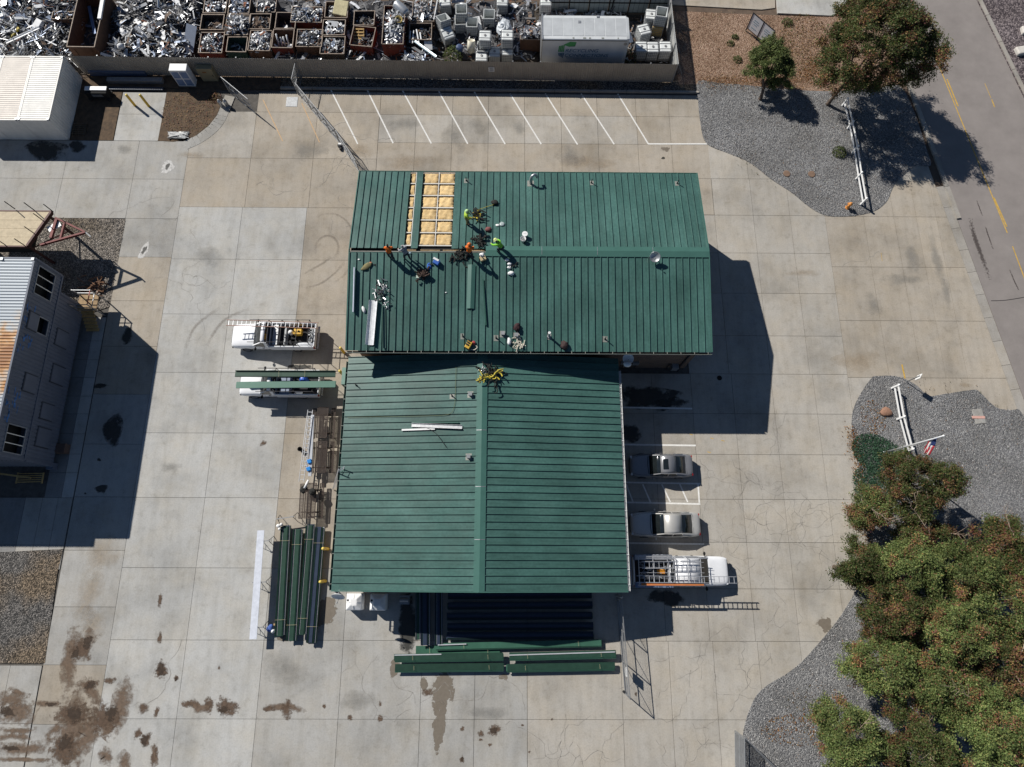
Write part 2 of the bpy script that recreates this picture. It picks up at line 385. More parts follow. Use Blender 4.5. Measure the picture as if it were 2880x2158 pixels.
# street
ASPH = mat('asphalt', (.245, .220, .206), .9, var=.12, sc_=.5, bump=.3, bsc=40, world_co=True, detail=8)
def ln(a, b, t): return a + (b - a) * t
W0, W1 = S(3, 0, 1210, 750), S(3, 1, 2160, 1657)
E0, E1 = S(3, 0, 1850, 30), S(3, 0, 2185, 720)
wd, ed = (W1 - W0).normalized(), (E1 - E0).normalized()
road = sheet('road', [W0 - wd * 60, W0, W1, W1 + wd * 80, E1 + ed * 120, E0 - ed * 60], .0, ASPH); tag(road, 'grey asphalt street', kind='structure')
KERB = concrete('kerb_concrete', (.36, .34, .31), rand=.05)
def kerb(name, pts, w, z0, z1, m=KERB, seg=3.0):
    """run of kerb stones with open joints"""
    root = thing(name, None, None); root['kind'] = 'structure'
    k = 0
    for a, b in zip(pts[:-1], pts[1:]):
        a, b = Vector(a[:2]), Vector(b[:2]); L = (b - a).length; n = max(1, round(L / seg)); d = (b - a) / n; nn = Vector((-d.y, d.x)).normalized() * w / 2
        for i in range(n):
            p, q = a + d * (i + .006), a + d * (i + .994)
            MB().prism([p + nn, p - nn, q - nn, q + nn], z0, z1).build('kerb_stone', m, root)
    return root
kn = Vector((ed.y, -ed.x, 0))
kerb('kerb', [E0 - ed * 14 + kn * .15, E1 + ed * 14 + kn * .15], .32, -.05, .13)
G1 = S(3, 1, 1600, 240)
kerb('kerb', [W0 - wd * 30 - kn * .1, W0 + wd * ((G1 - W0).dot(wd)) - kn * .1], .36, -.05, .12)
def xr(y): return W0.x + (W1.x - W0.x) * (y - W0.y) / (W1.y - W0.y)
gx = .82
for ya, yb, m_ in ((34.0, 31.5, C_LOT), (31.5, 28.05, C_TAN), (28.05, 23.4, C_TAN), (23.4, 18.68, C_TAN), (18.68, 13.9, C_TAN), (13.9, 10.2, C_TAN)):
    x0 = 36.1 if yb < 31 else 34.6
    MB().prism([(x0 + .012, ya - .012), (x0 + .012, yb + .012), (xr(yb) - gx, yb + .012), (xr(ya) - gx, ya - .012)], -.04, 0.).build('slab', m_, yard)
slab(32.5, 34.6, 31.5, 33.0, C_LOT)
kerb('gutter_pan', [(xr(31.0) - gx / 2, 31.0), (xr(9.0) - gx / 2, 9.0)], gx - .06, -.05, .004, seg=2.0)
for a, b, w in (((3, 0, 1455, 520), (3, 1, 2065, 355), .09), ((3, 0, 1545, 685), (3, 0, 1640, 918), .12), ((3, 0, 1930, 860), (3, 0, 1955, 925), .1), ((3, 0, 1870, 720), (3, 0, 1925, 850), .05),
                ((3, 1, 1950, 50), (3, 1, 2060, 300), .12), ((3, 1, 2110, 470), (3, 1, 2330, 1060), .09)):
    stripe(S(*a), S(*b), w, PAINT_Y, .005, 'road_line', road)

# planted and gravelled ground
G_GREY = gravel_mat('grey_gravel', [(.0, (.11, .11, .115)), (.35, (.17, .17, .175)), (.7, (.235, .235, .235)), (1, (.34, .335, .33))], 15)
G_WARM = gravel_mat('warm_gravel', [(.0, (.05, .045, .04)), (.4, (.13, .12, .11)), (.75, (.24, .215, .19)), (1, (.40, .37, .34))], 15, patch=[(.3, (.7, .62, .5)), (.6, (1.1, 1.08, 1.05))])
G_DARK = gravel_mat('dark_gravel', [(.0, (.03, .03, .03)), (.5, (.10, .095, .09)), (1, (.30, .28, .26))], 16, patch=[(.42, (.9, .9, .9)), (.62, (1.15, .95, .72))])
MULCH = gravel_mat('red_mulch', [(.0, (.13, .085, .06)), (.5, (.28, .185, .135)), (1, (.44, .34, .27))], 15, patch=[(.3, (.75, .68, .6)), (.65, (1.1, 1.05, 1.0))])
PURPLE = gravel_mat('purple_stone', [(.0, (.05, .04, .045)), (.5, (.12, .10, .105)), (1, (.26, .22, .22))], 8)
DIRT = mat('leafy_dirt', (.05, .036, .026), .95, var=.4, sc_=2.2, bump=.8, bsc=16, world_co=True, c2=(.15, .10, .06), detail=9)
def bed(name, label, pts, z, m, n=5):
    o = sheet(name, smooth_loop(pts, n) if n else [Vector(p[:2]) for p in pts], z, m, thick=z + .055)
    return tag(o, label, kind='structure')
ne_edge = [S(2, 0, *p) for p in ((1605, 850), (1612, 960), (1635, 1130), (1662, 1215), (1712, 1265), (1860, 1322), (2020, 1388), (2120, 1455))] + \
    [S(3, 0, 20, 1545), S(3, 1, 200, 5), S(3, 1, 330, 112), S(3, 1, 420, 172), S(3, 1, 510, 206), S(3, 1, 610, 214), S(3, 1, 750, 206), S(3, 1, 870, 182), S(3, 1, 960, 142), S(3, 1, 1030, 72), S(3, 0, 1065, 1645), S(3, 0, 1110, 1570), S(3, 0, 1240, 1450), S(3, 0, 1300, 1432), S(3, 0, 1405, 1428)]
ne_bed = bed('gravel_bed', 'grey gravel bed between the parking stalls and the street', [S(2, 0, 1605, 700)] + ne_edge + [S(3, 0, 1370, 1300), S(3, 0, 1300, 1080), S(3, 0, 1240, 920), S(3, 0, 1130, 740), S(3, 0, 900, 770), S(3, 0, 500, 790), S(3, 0, 150, 770), S(2, 0, 2000, 735), S(2, 0, 1800, 720)], .03, G_GREY, 3)
mulch = bed('mulch_bed', 'reddish mulch bed beyond the gravel by the scrap yard corner', [S(2, 0, 1360, 95), S(2, 0, 1900, 120), S(3, 0, 60, 135), S(3, 0, 560, 150), S(3, 0, 850, -60), S(3, 0, 1160, 720), S(3, 0, 900, 790), S(3, 0, 500, 810), S(3, 0, 150, 790), S(2, 0, 1990, 752), S(2, 0, 1600, 730), S(2, 0, 1440, 730)], .024, MULCH, 0)
se_edge = [S(3, 1, 905, 1592), S(3, 1, 1060, 1586), S(3, 1, 1170, 1610), S(3, 2, 1290, 20), S(3, 2, 1380, 103), S(3, 2, 1520, 88), S(3, 2, 1760, 52), S(3, 2, 1825, 70), S(3, 2, 1960, 200), S(3, 2, 2095, 226), S(3, 2, 2165, 222), S(3, 2, 2230, 330)]
se_west = [S(3, 2, 850, 2), S(3, 2, 775, 125), S(3, 2, 728, 250), S(3, 2, 720, 400), S(3, 2, 735, 510), S(3, 2, 762, 640), S(3, 2, 795, 800), S(3, 2, 835, 970), S(3, 2, 852, 1150), S(3, 2, 855, 1400), S(3, 2, 845, 1560), S(3, 3, 760, 130), S(3, 3, 700, 232), S(3, 3, 640, 330), S(3, 3, 560, 440), S(3, 3, 450, 570), S(3, 3, 300, 738), S(3, 3, 160, 850), S(3, 3, 0, 945), S(2, 3, 2110, 1035), S(2, 3, 2045, 1170), S(2, 3, 2005, 1300), S(2, 3, 1988, 1430), S(2, 3, 1995, 1657), S(2, 3, 2020, 2300)]
se_bed = bed('gravel_bed', 'wide grey gravel bed under the trees by the flagpole', [p for p in smooth_line(se_edge, 3)] + [Vector((60, -6, 0)), Vector((60, -30, 0)), Vector((19, -30, 0))] + [p for p in smooth_line(se_west, 3)][::-1], .03, G_GREY, 0)
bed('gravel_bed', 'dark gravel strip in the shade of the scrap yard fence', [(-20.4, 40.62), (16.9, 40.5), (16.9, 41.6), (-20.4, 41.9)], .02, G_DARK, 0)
bed('gravel_bed', 'gravel ground under the raised plywood deck', [S(0, 1, 470, 222), S(0, 1, 1085, 238), S(0, 1, 1010, 640), S(0, 1, 948, 990), (-34.2, 18.7), (-60, 18.7), (-60, 27.4)], .012, G_WARM, 0)
bed('gravel_bed', 'dark rusty gravel at the lower left corner', [S(0, 2, 545, 1425), S(0, 3, 492, 0), S(0, 3, 388, 760), (-60, -7.0), (-60, -.8)], .012, G_DARK, 0)
bed('dirt_bed', 'bare leafy dirt beside the yellow bollards', [S(0, 0, 1438, 815), S(0, 0, 1362, 1216), S(0, 0, 1500, 1225), S(0, 0, 1680, 1180), S(0, 0, 1800, 1085), S(0, 0, 1875, 990), S(0, 0, 1905, 900), (-26.2, 40.3), (-30.4, 40.3)], .014, DIRT, 0)
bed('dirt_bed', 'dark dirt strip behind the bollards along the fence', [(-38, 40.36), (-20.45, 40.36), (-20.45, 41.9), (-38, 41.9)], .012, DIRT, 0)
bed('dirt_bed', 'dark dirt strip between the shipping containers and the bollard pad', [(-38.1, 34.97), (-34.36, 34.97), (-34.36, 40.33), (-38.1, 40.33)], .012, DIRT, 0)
bed('stone_bed', 'dark purplish stone bed across the street', [E0 - ed * 30 + kn * .4, E1 + ed * 60 + kn * .4, (90, 0), (90, 90)], .05, PURPLE, 0)
bed('sidewalk', 'pale concrete walk across the top of the mulch bed', [S(3, 0, 65, -80), S(3, 0, 80, 120), S(3, 0, 560, 143), S(3, 0, 780, -80)], .09, C_PALE, 0)
bed('driveway', 'dusty concrete driveway behind the scrap yard', [S(2, 0, 1340, 40), S(2, 0, 2150, 85), S(3, 0, 60, 70), S(3, 0, 60, -300), S(2, 0, 1340, -300)], .02, C_TAN, 0)
kerb('kerb', [(-20.4, 40.45), (-9, 40.42), (4, 40.38), (16.9, 40.34)], .2, -.05, .14)
kerb('kerb', [(-20.4, 40.06), (-9, 40.02), (4, 39.99), (16.9, 39.96)], .1, -.05, .02)
pan = [S(0, 0, *p) for p in ((1985, 830), (1945, 930), (1900, 1035), (1830, 1120), (1720, 1200), (1600, 1255))]
kerb('gutter_pan', smooth_line(pan, 3), .9, -.04, .016, C_GREY, seg=2.2)

# stains, mud and wear on the concrete
D_MUD = decal_mat('dried_mud', (.19, .13, .085), .44, 1.9, soft=.3, amax=.75, aniso=(.7, 1.2, 1))
D_MUD2 = decal_mat('brown_mud', (.12, .08, .055), .42, 3.4, soft=.2, amax=.85)
D_WET = decal_mat('wet_concrete', (.20, .17, .135), .64, 1.6, rough=.6, soft=.05, var=.08, amax=.85)
D_OIL = decal_mat('oil_stain', (.04, .04, .036), .62, 1.2, rough=.6, soft=.16, amax=.75)
D_DUST = decal_mat('grey_scuff', (.24, .235, .22), .40, .8, soft=.4, amax=.34)
D_RUST = decal_mat('rust_stain', (.37, .29, .20), .40, .8, soft=.4, amax=.34)
def film(c, r, x, y, wx, wy, m, rz=0., z=.003, name='stain', seed=None):
    p = S(c, r, x, y); k = (S(c, r, x + 50, y) - p).length / 50
    patch(name, (p.x, p.y), wx * k / 2, wy * k / 2, z, m, yard, rz, seed=seed if seed is not None else int(x * 7 + y * 3 + c * 11 + r))
MUDTRACKS = True
for a in ((0, 3, 1390, 820, 150, 190), (0, 3, 1240, 1150, 140, 90), (0, 3, 1350, 1180, 60, 120), (0, 3, 1260, 1420, 140, 140), (0, 3, 1960, 1140, 260, 200), (0, 3, 1630, 1110, 180, 90), (0, 3, 1800, 1120, 120, 160), (0, 3, 950, 910, 120, 80), (0, 3, 700, 650, 240, 220),
          (0, 3, 780, 940, 150, 130), (0, 3, 1380, 220, 50, 160), (0, 3, 1378, 545, 50, 130), (0, 3, 1330, 1560, 70, 260), (0, 3, 620, 1200, 360, 260), (0, 3, 900, 1230, 300, 320), (0, 3, 560, 1500, 260, 350), (0, 3, 1190, 1370, 90, 120),
          (1, 3, 110, 1150, 130, 70), (1, 3, 265, 1160, 110, 200), (1, 3, 1070, 1235, 60, 90), (1, 3, 1070, 1108, 40, 50), (1, 3, 590, 1130, 40, 50), (1, 3, 1940, 1370, 70, 70), (1, 3, 2060, 1335, 140, 110), (1, 3, 2020, 1465, 40, 50), (1, 3, 1780, 1590, 50, 80), (1, 3, 1480, 1010, 100, 90), (1, 3, 810, 1230, 60, 60), (1, 3, 1780, 1325, 50, 50), (1, 3, 1940, 1420, 40, 30),
          (2, 3, 150, 1525, 30, 30), (2, 3, 345, 1245, 30, 30), (2, 3, 90, 1295, 30, 25), (2, 3, 1070, 1030, 34, 50), (1, 2, 60, 515, 70, 60), (0, 3, 1520, 890, 50, 60), (0, 3, 1890, 800, 40, 40)):
    film(*a[:6], D_MUD2, z=.0042 + .0003 * rng.random())
D_MUD3 = decal_mat('fresh_mud', (.06, .042, .03), .40, 4.5, soft=.15, amax=.9)
for a in ((0, 3, 1390, 810, 110, 150), (0, 3, 760, 580, 120, 150), (0, 3, 650, 680, 90, 120), (0, 3, 1250, 1420, 110, 120), (0, 3, 640, 1200, 220, 160), (0, 3, 780, 950, 110, 90), (0, 3, 960, 1190, 150, 160), (0, 3, 440, 1112, 150, 40), (0, 3, 560, 1450, 140, 200), (0, 3, 1520, 892, 46, 56), (0, 3, 1930, 1160, 120, 110), (1, 3, 2050, 1340, 90, 70), (1, 3, 1780, 1592, 40, 60), (0, 3, 60, 1180, 200, 120), (0, 3, 100, 1490, 220, 60)):
    film(*a[:6], D_MUD3, z=.0052)
film(1, 3, 1610, 1000, 190, 420, D_WET); film(1, 3, 1580, 1290, 110, 480, D_WET, z=.0033); film(1, 3, 1450, 930, 70, 130, D_WET, z=.0036); film(1, 3, 1195, 800, 80, 190, D_WET); film(1, 3, 590, 330, 170, 330, D_WET, rz=-.4); film(1, 3, 250, 545, 130, 60, D_WET); film(1, 3, 2140, 880, 110, 60, D_WET)
film(3, 3, 485, 425, 150, 120, D_WET, z=.004); film(2, 0, 1325, 1285, 85, 60, D_WET); film(3, 2, 1700, 10, 140, 50, D_RUST, z=.005)
film(2, 2, 1180, 120, 560, 250, D_OIL); film(2, 2, 1380, 160, 300, 100, D_OIL, z=.0034); film(2, 2, 1010, 430, 200, 190, D_OIL); film(2, 3, 1330, 190, 330, 150, D_OIL, z=.004); film(0, 2, 975, 400, 200, 260, D_OIL); film(0, 2, 865, 20, 130, 60, D_OIL); film(0, 1, 1100, 1240, 90, 190, D_OIL, z=.004)
film(0, 2, 855, 655, 40, 30, D_OIL); film(0, 2, 735, 945, 30, 30, D_OIL); film(0, 2, 880, 910, 110, 90, D_OIL); film(0, 0, 400, 1300, 420, 190, D_OIL); film(0, 0, 670, 1270, 150, 130, D_OIL, z=.004); film(2, 0, 1305, 1365, 34, 26, D_OIL, z=.004); film(1, 1, 380, 1510, 200, 50, D_OIL)
for a in ((1, 0, 1270, 1080, 330, 140), (1, 0, 1950, 1090, 240, 160), (1, 0, 1720, 1170, 260, 330), (2, 0, 60, 1100, 130, 200), (2, 0, 500, 1350, 250, 220), (3, 1, 1240, 560, 110, 420), (3, 1, 1450, 560, 100, 520), (3, 1, 1150, 760, 420, 110), (3, 1, 1540, 860, 90, 300), (3, 1, 900, 960, 160, 260), (0, 1, 1800, 560, 260, 200), (1, 3, 250, 800, 420, 300), (1, 3, 900, 1080, 420, 150), (1, 3, 2000, 1180, 360, 120), (0, 0, 1080, 1290, 130, 110), (0, 2, 1480, 720, 260, 80), (1, 0, 450, 1300, 300, 250)):
    film(*a[:6], D_DUST, z=.0028)
for a in ((0, 2, 870, 1480, 300, 420), (0, 3, 760, 200, 260, 520), (0, 3, 800, 420, 260, 300), (2, 0, 620, 1400, 500, 160), (1, 0, 1300, 1400, 420, 200), (3, 1, 760, 1460, 420, 220), (3, 1, 300, 700, 300, 80), (1, 0, 900, 1300, 300, 160), (0, 0, 1650, 1340, 260, 80)):
    film(*a[:6], D_RUST, z=.0024)
# tyre scuffs by the west eave
SCUFF = decal_mat('tyre_scuff', (.20, .17, .14), .50, 5, soft=.4, amax=.3)
def ribbon(name, pts, w, z, m, parent, edge=True):
    pts = [Vector((p[0], p[1])) for p in pts]; vs = []; at_ = []; fs = []
    for i, p in enumerate(pts):
        d = (pts[min(i + 1, len(pts) - 1)] - pts[max(i - 1, 0)]).normalized(); n = Vector((-d.y, d.x)) * (w[i] if isinstance(w, list) else w) / 2
        for k in (-1, 0, 1): vs.append((p.x + n.x * k, p.y + n.y * k, z)); at_.append((1. if k == 0 else .0) * min(1, 2.5 * i / len(pts), 2.5 * (len(pts) - 1 - i) / len(pts)))
    for i in range(len(pts) - 1):
        a = i * 3; fs += [(a, a + 1, a + 4, a + 3), (a + 1, a + 2, a + 5, a + 4)]
    me = bpy.data.meshes.new(name); me.from_pydata(vs, [], fs)
    if edge: me.attributes.new('edge', 'FLOAT', 'POINT').data.foreach_set('value', at_)
    me.materials.append(m); return link(name, me, parent)
D_TRK = decal_mat('mud_track', (.165, .115, .08), .50, 2.2, soft=.3, amax=.8)
for i, (pts, w) in enumerate(((((655, 430), (640, 560), (600, 700), (590, 900), (660, 1000)), 1.2), (((820, 480), (760, 560), (700, 640), (640, 700)), 1.1), (((690, 900), (740, 960), (820, 1040), (850, 1120)), .8), (((620, 1000), (650, 1150), (640, 1300), (560, 1450), (520, 1700)), 2.2), (((760, 1080), (780, 1250), (760, 1400), (660, 1500), (600, 1700)), 1.6),
        (((1150, 930), (1070, 1010), (1040, 1150), (980, 1280), (880, 1400)), 1.5), (((930, 1180), (920, 1300), (860, 1390)), 1.3), (((-40, 1050), (120, 1075), (250, 1090)), 1.0), (((270, 1105), (400, 1110), (530, 1115)), .45), (((-40, 1190), (150, 1190), (310, 1230)), 1.5), (((-40, 1330), (200, 1345), (320, 1330)), .4), (((-40, 1400), (130, 1390), (270, 1415)), .5), (((-40, 1500), (200, 1500), (470, 1460)), .9), (((-40, 1592), (200, 1590), (460, 1605)), .3), (((70, 970), (160, 1010), (250, 1045)), .35), (((1020, 1540), (1080, 1600), (1060, 1700)), .9), (((850, 1520), (920, 1560), (900, 1640)), .9), (((380, 1390), (470, 1330), (520, 1290)), .6), (((1310, 1460), (1330, 1540), (1360, 1640)), .35), (((1640, 1090), (1720, 1150), (1830, 1120)), .7))):
    ribbon('mud_track', smooth_line([S(0, 3, *p) for p in pts], 5), w, .0034 + .00012 * i, D_TRK, yard)
for pts, w in ((((80, 1150), (150, 1140), (300, 1130), (420, 1200)), .5),): ribbon('mud_track', smooth_line([S(1, 3, *p) for p in pts], 4), w, .0033, D_TRK, yard)
for c, r, x, y in ((0, 1, 1243, 505), (0, 0, 1445, 1440)):
    p = S(c, r, x, y); patch('spall', (p.x, p.y), .35 if c + r else .5, .75, .0036, decal_mat('pale_patch%d' % x, (.52, .51, .49), .8, 2, soft=.1), yard, -.3, seed=x); patch('spall', (p.x, p.y), .16, .42, .0044, D_OIL, yard, -.3, seed=y)
c0 = S(1, 1, 610, 490)
for rr, a0, a1, w in ((.95, -60, 210, .26), (2.6, -75, 120, .22)):
    ribbon('tyre_mark', [(c0.x + rr * math.cos(R_(a)) * (1.0 if rr < 2 else .9), c0.y + rr * math.sin(R_(a)) * 1.25) for a in range(a0, a1, 8)], w, .0035, SCUFF, yard)
for pts in (((400, 710), (500, 660), (600, 600), (650, 555)), ((420, 830), (560, 790), (680, 700), (760, 610))):
    ribbon('tyre_mark', smooth_line([S(1, 1, *p) for p in pts], 5), .24, .0035, SCUFF, yard)
for pts in (((0, 1, 1600, 1350), (0, 1, 1660, 1200), (0, 1, 1740, 1110), (0, 1, 1900, 1000)), ((0, 1, 1790, 1330), (0, 1, 1850, 1210), (0, 1, 1960, 1090), (0, 1, 2150, 1010))):
    ribbon('tyre_mark', smooth_line([S(*p) for p in pts], 5), .3, .0035, SCUFF, yard)
# cracks: one network of hairlines
CRACK = mat('crack', (.235, .22, .20), .95, var=.3, world_co=True)
cr = MB(); r2 = random.Random(3)
def crack(p, ang, L, w=.026, depth=0):
    pts = [Vector((p[0], p[1]))]; a = ang
    for _ in range(int(L / .35)):
        a += r2.gauss(0, .75); a += (ang - a) * .2
        pts.append(pts[-1] + Vector((math.cos(a), math.sin(a))) * .35)
        if depth < 2 and r2.random() < .06: crack(pts[-1], a + r2.choice((-1, 1)) * r2.uniform(.7, 1.4), L * r2.uniform(.3, .6), w * .8, depth + 1)
    for i in range(len(pts) - 1):
        d = (pts[i + 1] - pts[i]).normalized(); n = Vector((-d.y, d.x)) * w * r2.uniform(.1, .65); e = d * .006
        cr.add([(*(pts[i] + n - e), .0046), (*(pts[i] - n - e), .0046), (*(pts[i + 1] - n + e), .0046), (*(pts[i + 1] + n + e), .0046)], [(0, 1, 2, 3)])
for c, r, x, y, a, L in ((2, 2, 1620, 650, -80, 6), (2, 2, 1880, 600, -75, 9), (2, 2, 2000, 760, -30, 6), (2, 2, 1900, 960, -85, 9), (2, 2, 2090, 780, -95, 9), (2, 2, 1780, 1180, -70, 6), (2, 2, 2040, 1240, 60, 5), (2, 2, 1860, 1350, -80, 7), (2, 2, 2200, 1100, -100, 8), (3, 2, 130, 880, -60, 6), (3, 2, 225, 980, -85, 5), (3, 2, 340, 980, -65, 6), (3, 2, 160, 1280, 0, 5), (3, 2, 450, 1310, -60, 6), (3, 2, 380, 1420, -90, 4), (3, 2, 60, 200, -85, 4), (3, 2, 150, 260, -75, 4),
                         (2, 3, 1500, 700, -50, 6), (2, 3, 1400, 700, 200, 5), (2, 3, 1540, 820, -120, 5), (2, 3, 1960, 620, -100, 5), (2, 3, 1700, 760, -80, 5), (2, 3, 460, 1200, -70, 7), (2, 3, 530, 1390, -100, 7), (2, 3, 680, 1210, -80, 7), (2, 3, 560, 1460, -40, 5), (2, 3, 1240, 1420, -70, 5), (2, 3, 1520, 1450, -50, 6), (2, 3, 1440, 1400, -110, 5), (2, 3, 980, 1240, -100, 4), (2, 3, 1560, 1280, -55, 4), (2, 3, 1650, 540, -95, 6), (2, 3, 1950, 380, -95, 6), (3, 3, 40, 230, -60, 5), (3, 3, 20, 670, -55, 4), (3, 3, 290, 260, 230, 4),
                         (1, 3, 1050, 690, -75, 5), (1, 3, 1180, 900, -50, 3), (1, 3, 1420, 1100, 0, 11), (0, 1, 1720, 600, -95, 5), (0, 1, 1990, 770, 190, 4), (0, 1, 1840, 850, -100, 6), (0, 1, 1640, 320, -40, 2), (0, 0, 2209, 1600, 45, 1), (1, 0, 0, 1590, 48, 10), (1, 0, 700, 1400, -60, 3), (1, 0, 790, 1400, -95, 3), (1, 0, 540, 1185, 5, 3), (1, 0, 780, 1160, 5, 5), (1, 1, 720, 30, -100, 5), (1, 1, 660, 200, -95, 3), (0, 1, 930, 225, 35, 3), (0, 1, 1200, 90, -35, 7), (0, 3, 1150, 1130, 20, 6), (3, 1, 640, 650, 15, 5), (3, 2, 1930, 940, 5, 3)):
    crack(S(c, r, x, y), R_(a), L)
o = cr.build('crack', CRACK, yard); o['kind'] = 'stuff'
TAR = mat('tar', (.04, .035, .035), .9, var=.2, world_co=True)
D_TAR = decal_mat('tar_seal', (.09, .075, .07), .5, 5, soft=.2, amax=.75)
for pts, w in ((((1740, 220), (1780, 380), (1830, 520), (1915, 760)), .45), (((1870, 280), (1905, 390), (1945, 500)), .14), (((1800, 70), (1850, 210)), .12), (((2080, 660), (2130, 780), (2165, 850)), .14), (((1925, 940), (2050, 935), (2209, 910)), .06)):
    ribbon('tar_seal', smooth_line([S(3, 1, *p) for p in pts], 5), w, .004, D_TAR if w > .1 else TAR, road)
# ============================================================ BUILDINGS
def roof_paint(name, c, rough=.36):
    """baked green paint: chalky fading in broad clouds, faint run-off streaks down the slope, specks; each pan its own tone"""
    m = bpy.data.materials.new(name); m.use_nodes = True; n = m.node_tree; N = n.nodes; L = n.links; b = N['Principled BSDF']; b.inputs['Specular IOR Level'].default_value = .55
    tc = N.new('ShaderNodeTexCoord'); oi = N.new('ShaderNodeObjectInfo'); pos = N.new('ShaderNodeNewGeometry').outputs['Position']
    cv = N.new('ShaderNodeCombineXYZ'); L.new(oi.outputs['Random'], cv.inputs[2]); sv = N.new('ShaderNodeVectorMath'); sv.operation = 'SCALE'; sv.inputs['Scale'].default_value = 40; L.new(cv.outputs[0], sv.inputs[0])
    av = N.new('ShaderNodeVectorMath'); L.new(tc.outputs['Object'], av.inputs[0]); L.new(sv.outputs[0], av.inputs[1])
    def nz(vec, sc_, scale=(1, 1, 1), d=6):
        mp = N.new('ShaderNodeMapping'); mp.inputs['Scale'].default_value = scale; L.new(vec, mp.inputs[0]); x = N.new('ShaderNodeTexNoise'); x.inputs['Scale'].default_value = sc_; x.inputs['Detail'].default_value = d; L.new(mp.outputs[0], x.inputs['Vector']); return x.outputs['Fac']
    base = ramp(N, [(.3, tuple(v * .82 for v in c)), (.5, c), (.72, tuple(v * 1.22 + .006 for v in c))]); L.new(nz(pos, .35), base.inputs[0]); out = base.outputs[0]
    for q, fac in ((ramp(N, [(.36, (.72, .74, .72)), (.58, (1, 1, 1))]), .6), (ramp(N, [(.3, (.8, .8, .8)), (.5, (1, 1, 1)), (.78, (1.25, 1.22, 1.2))]), .7)):
        L.new(nz(av.outputs[0], 3.0, (2.2, .22, 1)) if fac == .6 else nz(pos, 6, d=8), q.inputs[0]); x = N.new('ShaderNodeMix'); x.data_type = 'RGBA'; x.blend_type = 'MULTIPLY'; x.inputs['Factor'].default_value = fac; L.new(out, x.inputs['A']); L.new(q.outputs[0], x.inputs['B']); out = x.outputs['Result']
    mr = N.new('ShaderNodeMapRange'); mr.inputs['To Min'].default_value = .9; mr.inputs['To Max'].default_value = 1.1; L.new(oi.outputs['Random'], mr.inputs['Value']); mx = N.new('ShaderNodeVectorMath'); mx.operation = 'SCALE'; L.new(out, mx.inputs[0]); L.new(mr.outputs[0], mx.inputs['Scale']); L.new(mx.outputs[0], b.inputs['Base Color'])
    rr_ = N.new('ShaderNodeMapRange'); rr_.inputs['To Min'].default_value = rough - .08; rr_.inputs['To Max'].default_value = rough + .16; L.new(nz(pos, .8), rr_.inputs['Value']); L.new(rr_.outputs[0], b.inputs['Roughness'])
    bp = N.new('ShaderNodeBump'); bp.inputs['Strength'].default_value = .25; bp.inputs['Distance'].default_value = .012; L.new(nz(av.outputs[0], 1.6, (1, .6, 1), 2), bp.inputs['Height']); L.new(bp.outputs[0], b.inputs['Normal']); return m
GREEN = roof_paint('green_roof_paint', (.055, .131, .114))
GREEN_D = mat('dark_green_trim', (.022, .085, .066), .5, var=.12)
GREEN_L = mat('green_cap_paint', (.060, .148, .124), .36, var=.08, sc_=1.2, rand=.05)
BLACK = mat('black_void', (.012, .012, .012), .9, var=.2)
STEEL_W = mat('white_purlin', (.62, .60, .55), .5, var=.12)
BATT = mat('yellow_insulation', (.56, .38, .17), .95, var=.25, sc_=3.5, bump=1.0, bsc=10, rand=.10, c2=(.74, .55, .29))
GALV = mat('galvanised_steel', (.46, .47, .48), .42, .75, var=.18, sc_=6)
GALV_D = mat('weathered_galvanised', (.30, .31, .32), .5, .5, var=.2, sc_=5)
FLASH = mat('flashing_grey', (.27, .28, .25), .6, .2, var=.15)
WHITE = mat('white_paint', (.78, .78, .77), .45, var=.06, sc_=4)
WHITE_S = mat('white_plastic', (.80, .80, .79), .5, var=.04)
RUBBER = mat('black_rubber', (.018, .018, .02), .8, var=.3)
DARKPIPE = mat('dark_pipe', (.03, .03, .032), .6, var=.2)
YELLOW = mat('safety_yellow', (.66, .42, .03), .5, var=.15, sc_=5)
def brick_mat():
    m = bpy.data.materials.new('brown_block'); m.use_nodes = True; n = m.node_tree; N = n.nodes; L = n.links; b = N['Principled BSDF']; b.inputs['Roughness'].default_value = .9
    tc = N.new('ShaderNodeTexCoord'); mp = N.new('ShaderNodeMapping'); mp.inputs['Rotation'].default_value = (R_(90), 0, 0); L.new(tc.outputs['Object'], mp.inputs[0])
    br = N.new('ShaderNodeTexBrick'); br.inputs['Color1'].default_value = (.19, .125, .09, 1); br.inputs['Color2'].default_value = (.13, .09, .07, 1); br.inputs['Mortar'].default_value = (.24, .21, .18, 1)
    br.inputs['Scale'].default_value = 1.; br.inputs['Brick Width'].default_value = .4; br.inputs['Row Height'].default_value = .2; br.inputs['Mortar Size'].default_value = .012
    L.new(mp.outputs[0], br.inputs[0]); L.new(br.outputs['Color'], b.inputs['Base Color'])
    bp = N.new('ShaderNodeBump'); bp.inputs['Strength'].default_value = .6; bp.inputs['Distance'].default_value = .01; bp.invert = True
    L.new(br.outputs['Fac'], bp.inputs['Height']); L.new(bp.outputs[0], b.inputs['Normal']); return m
BRICK = brick_mat()
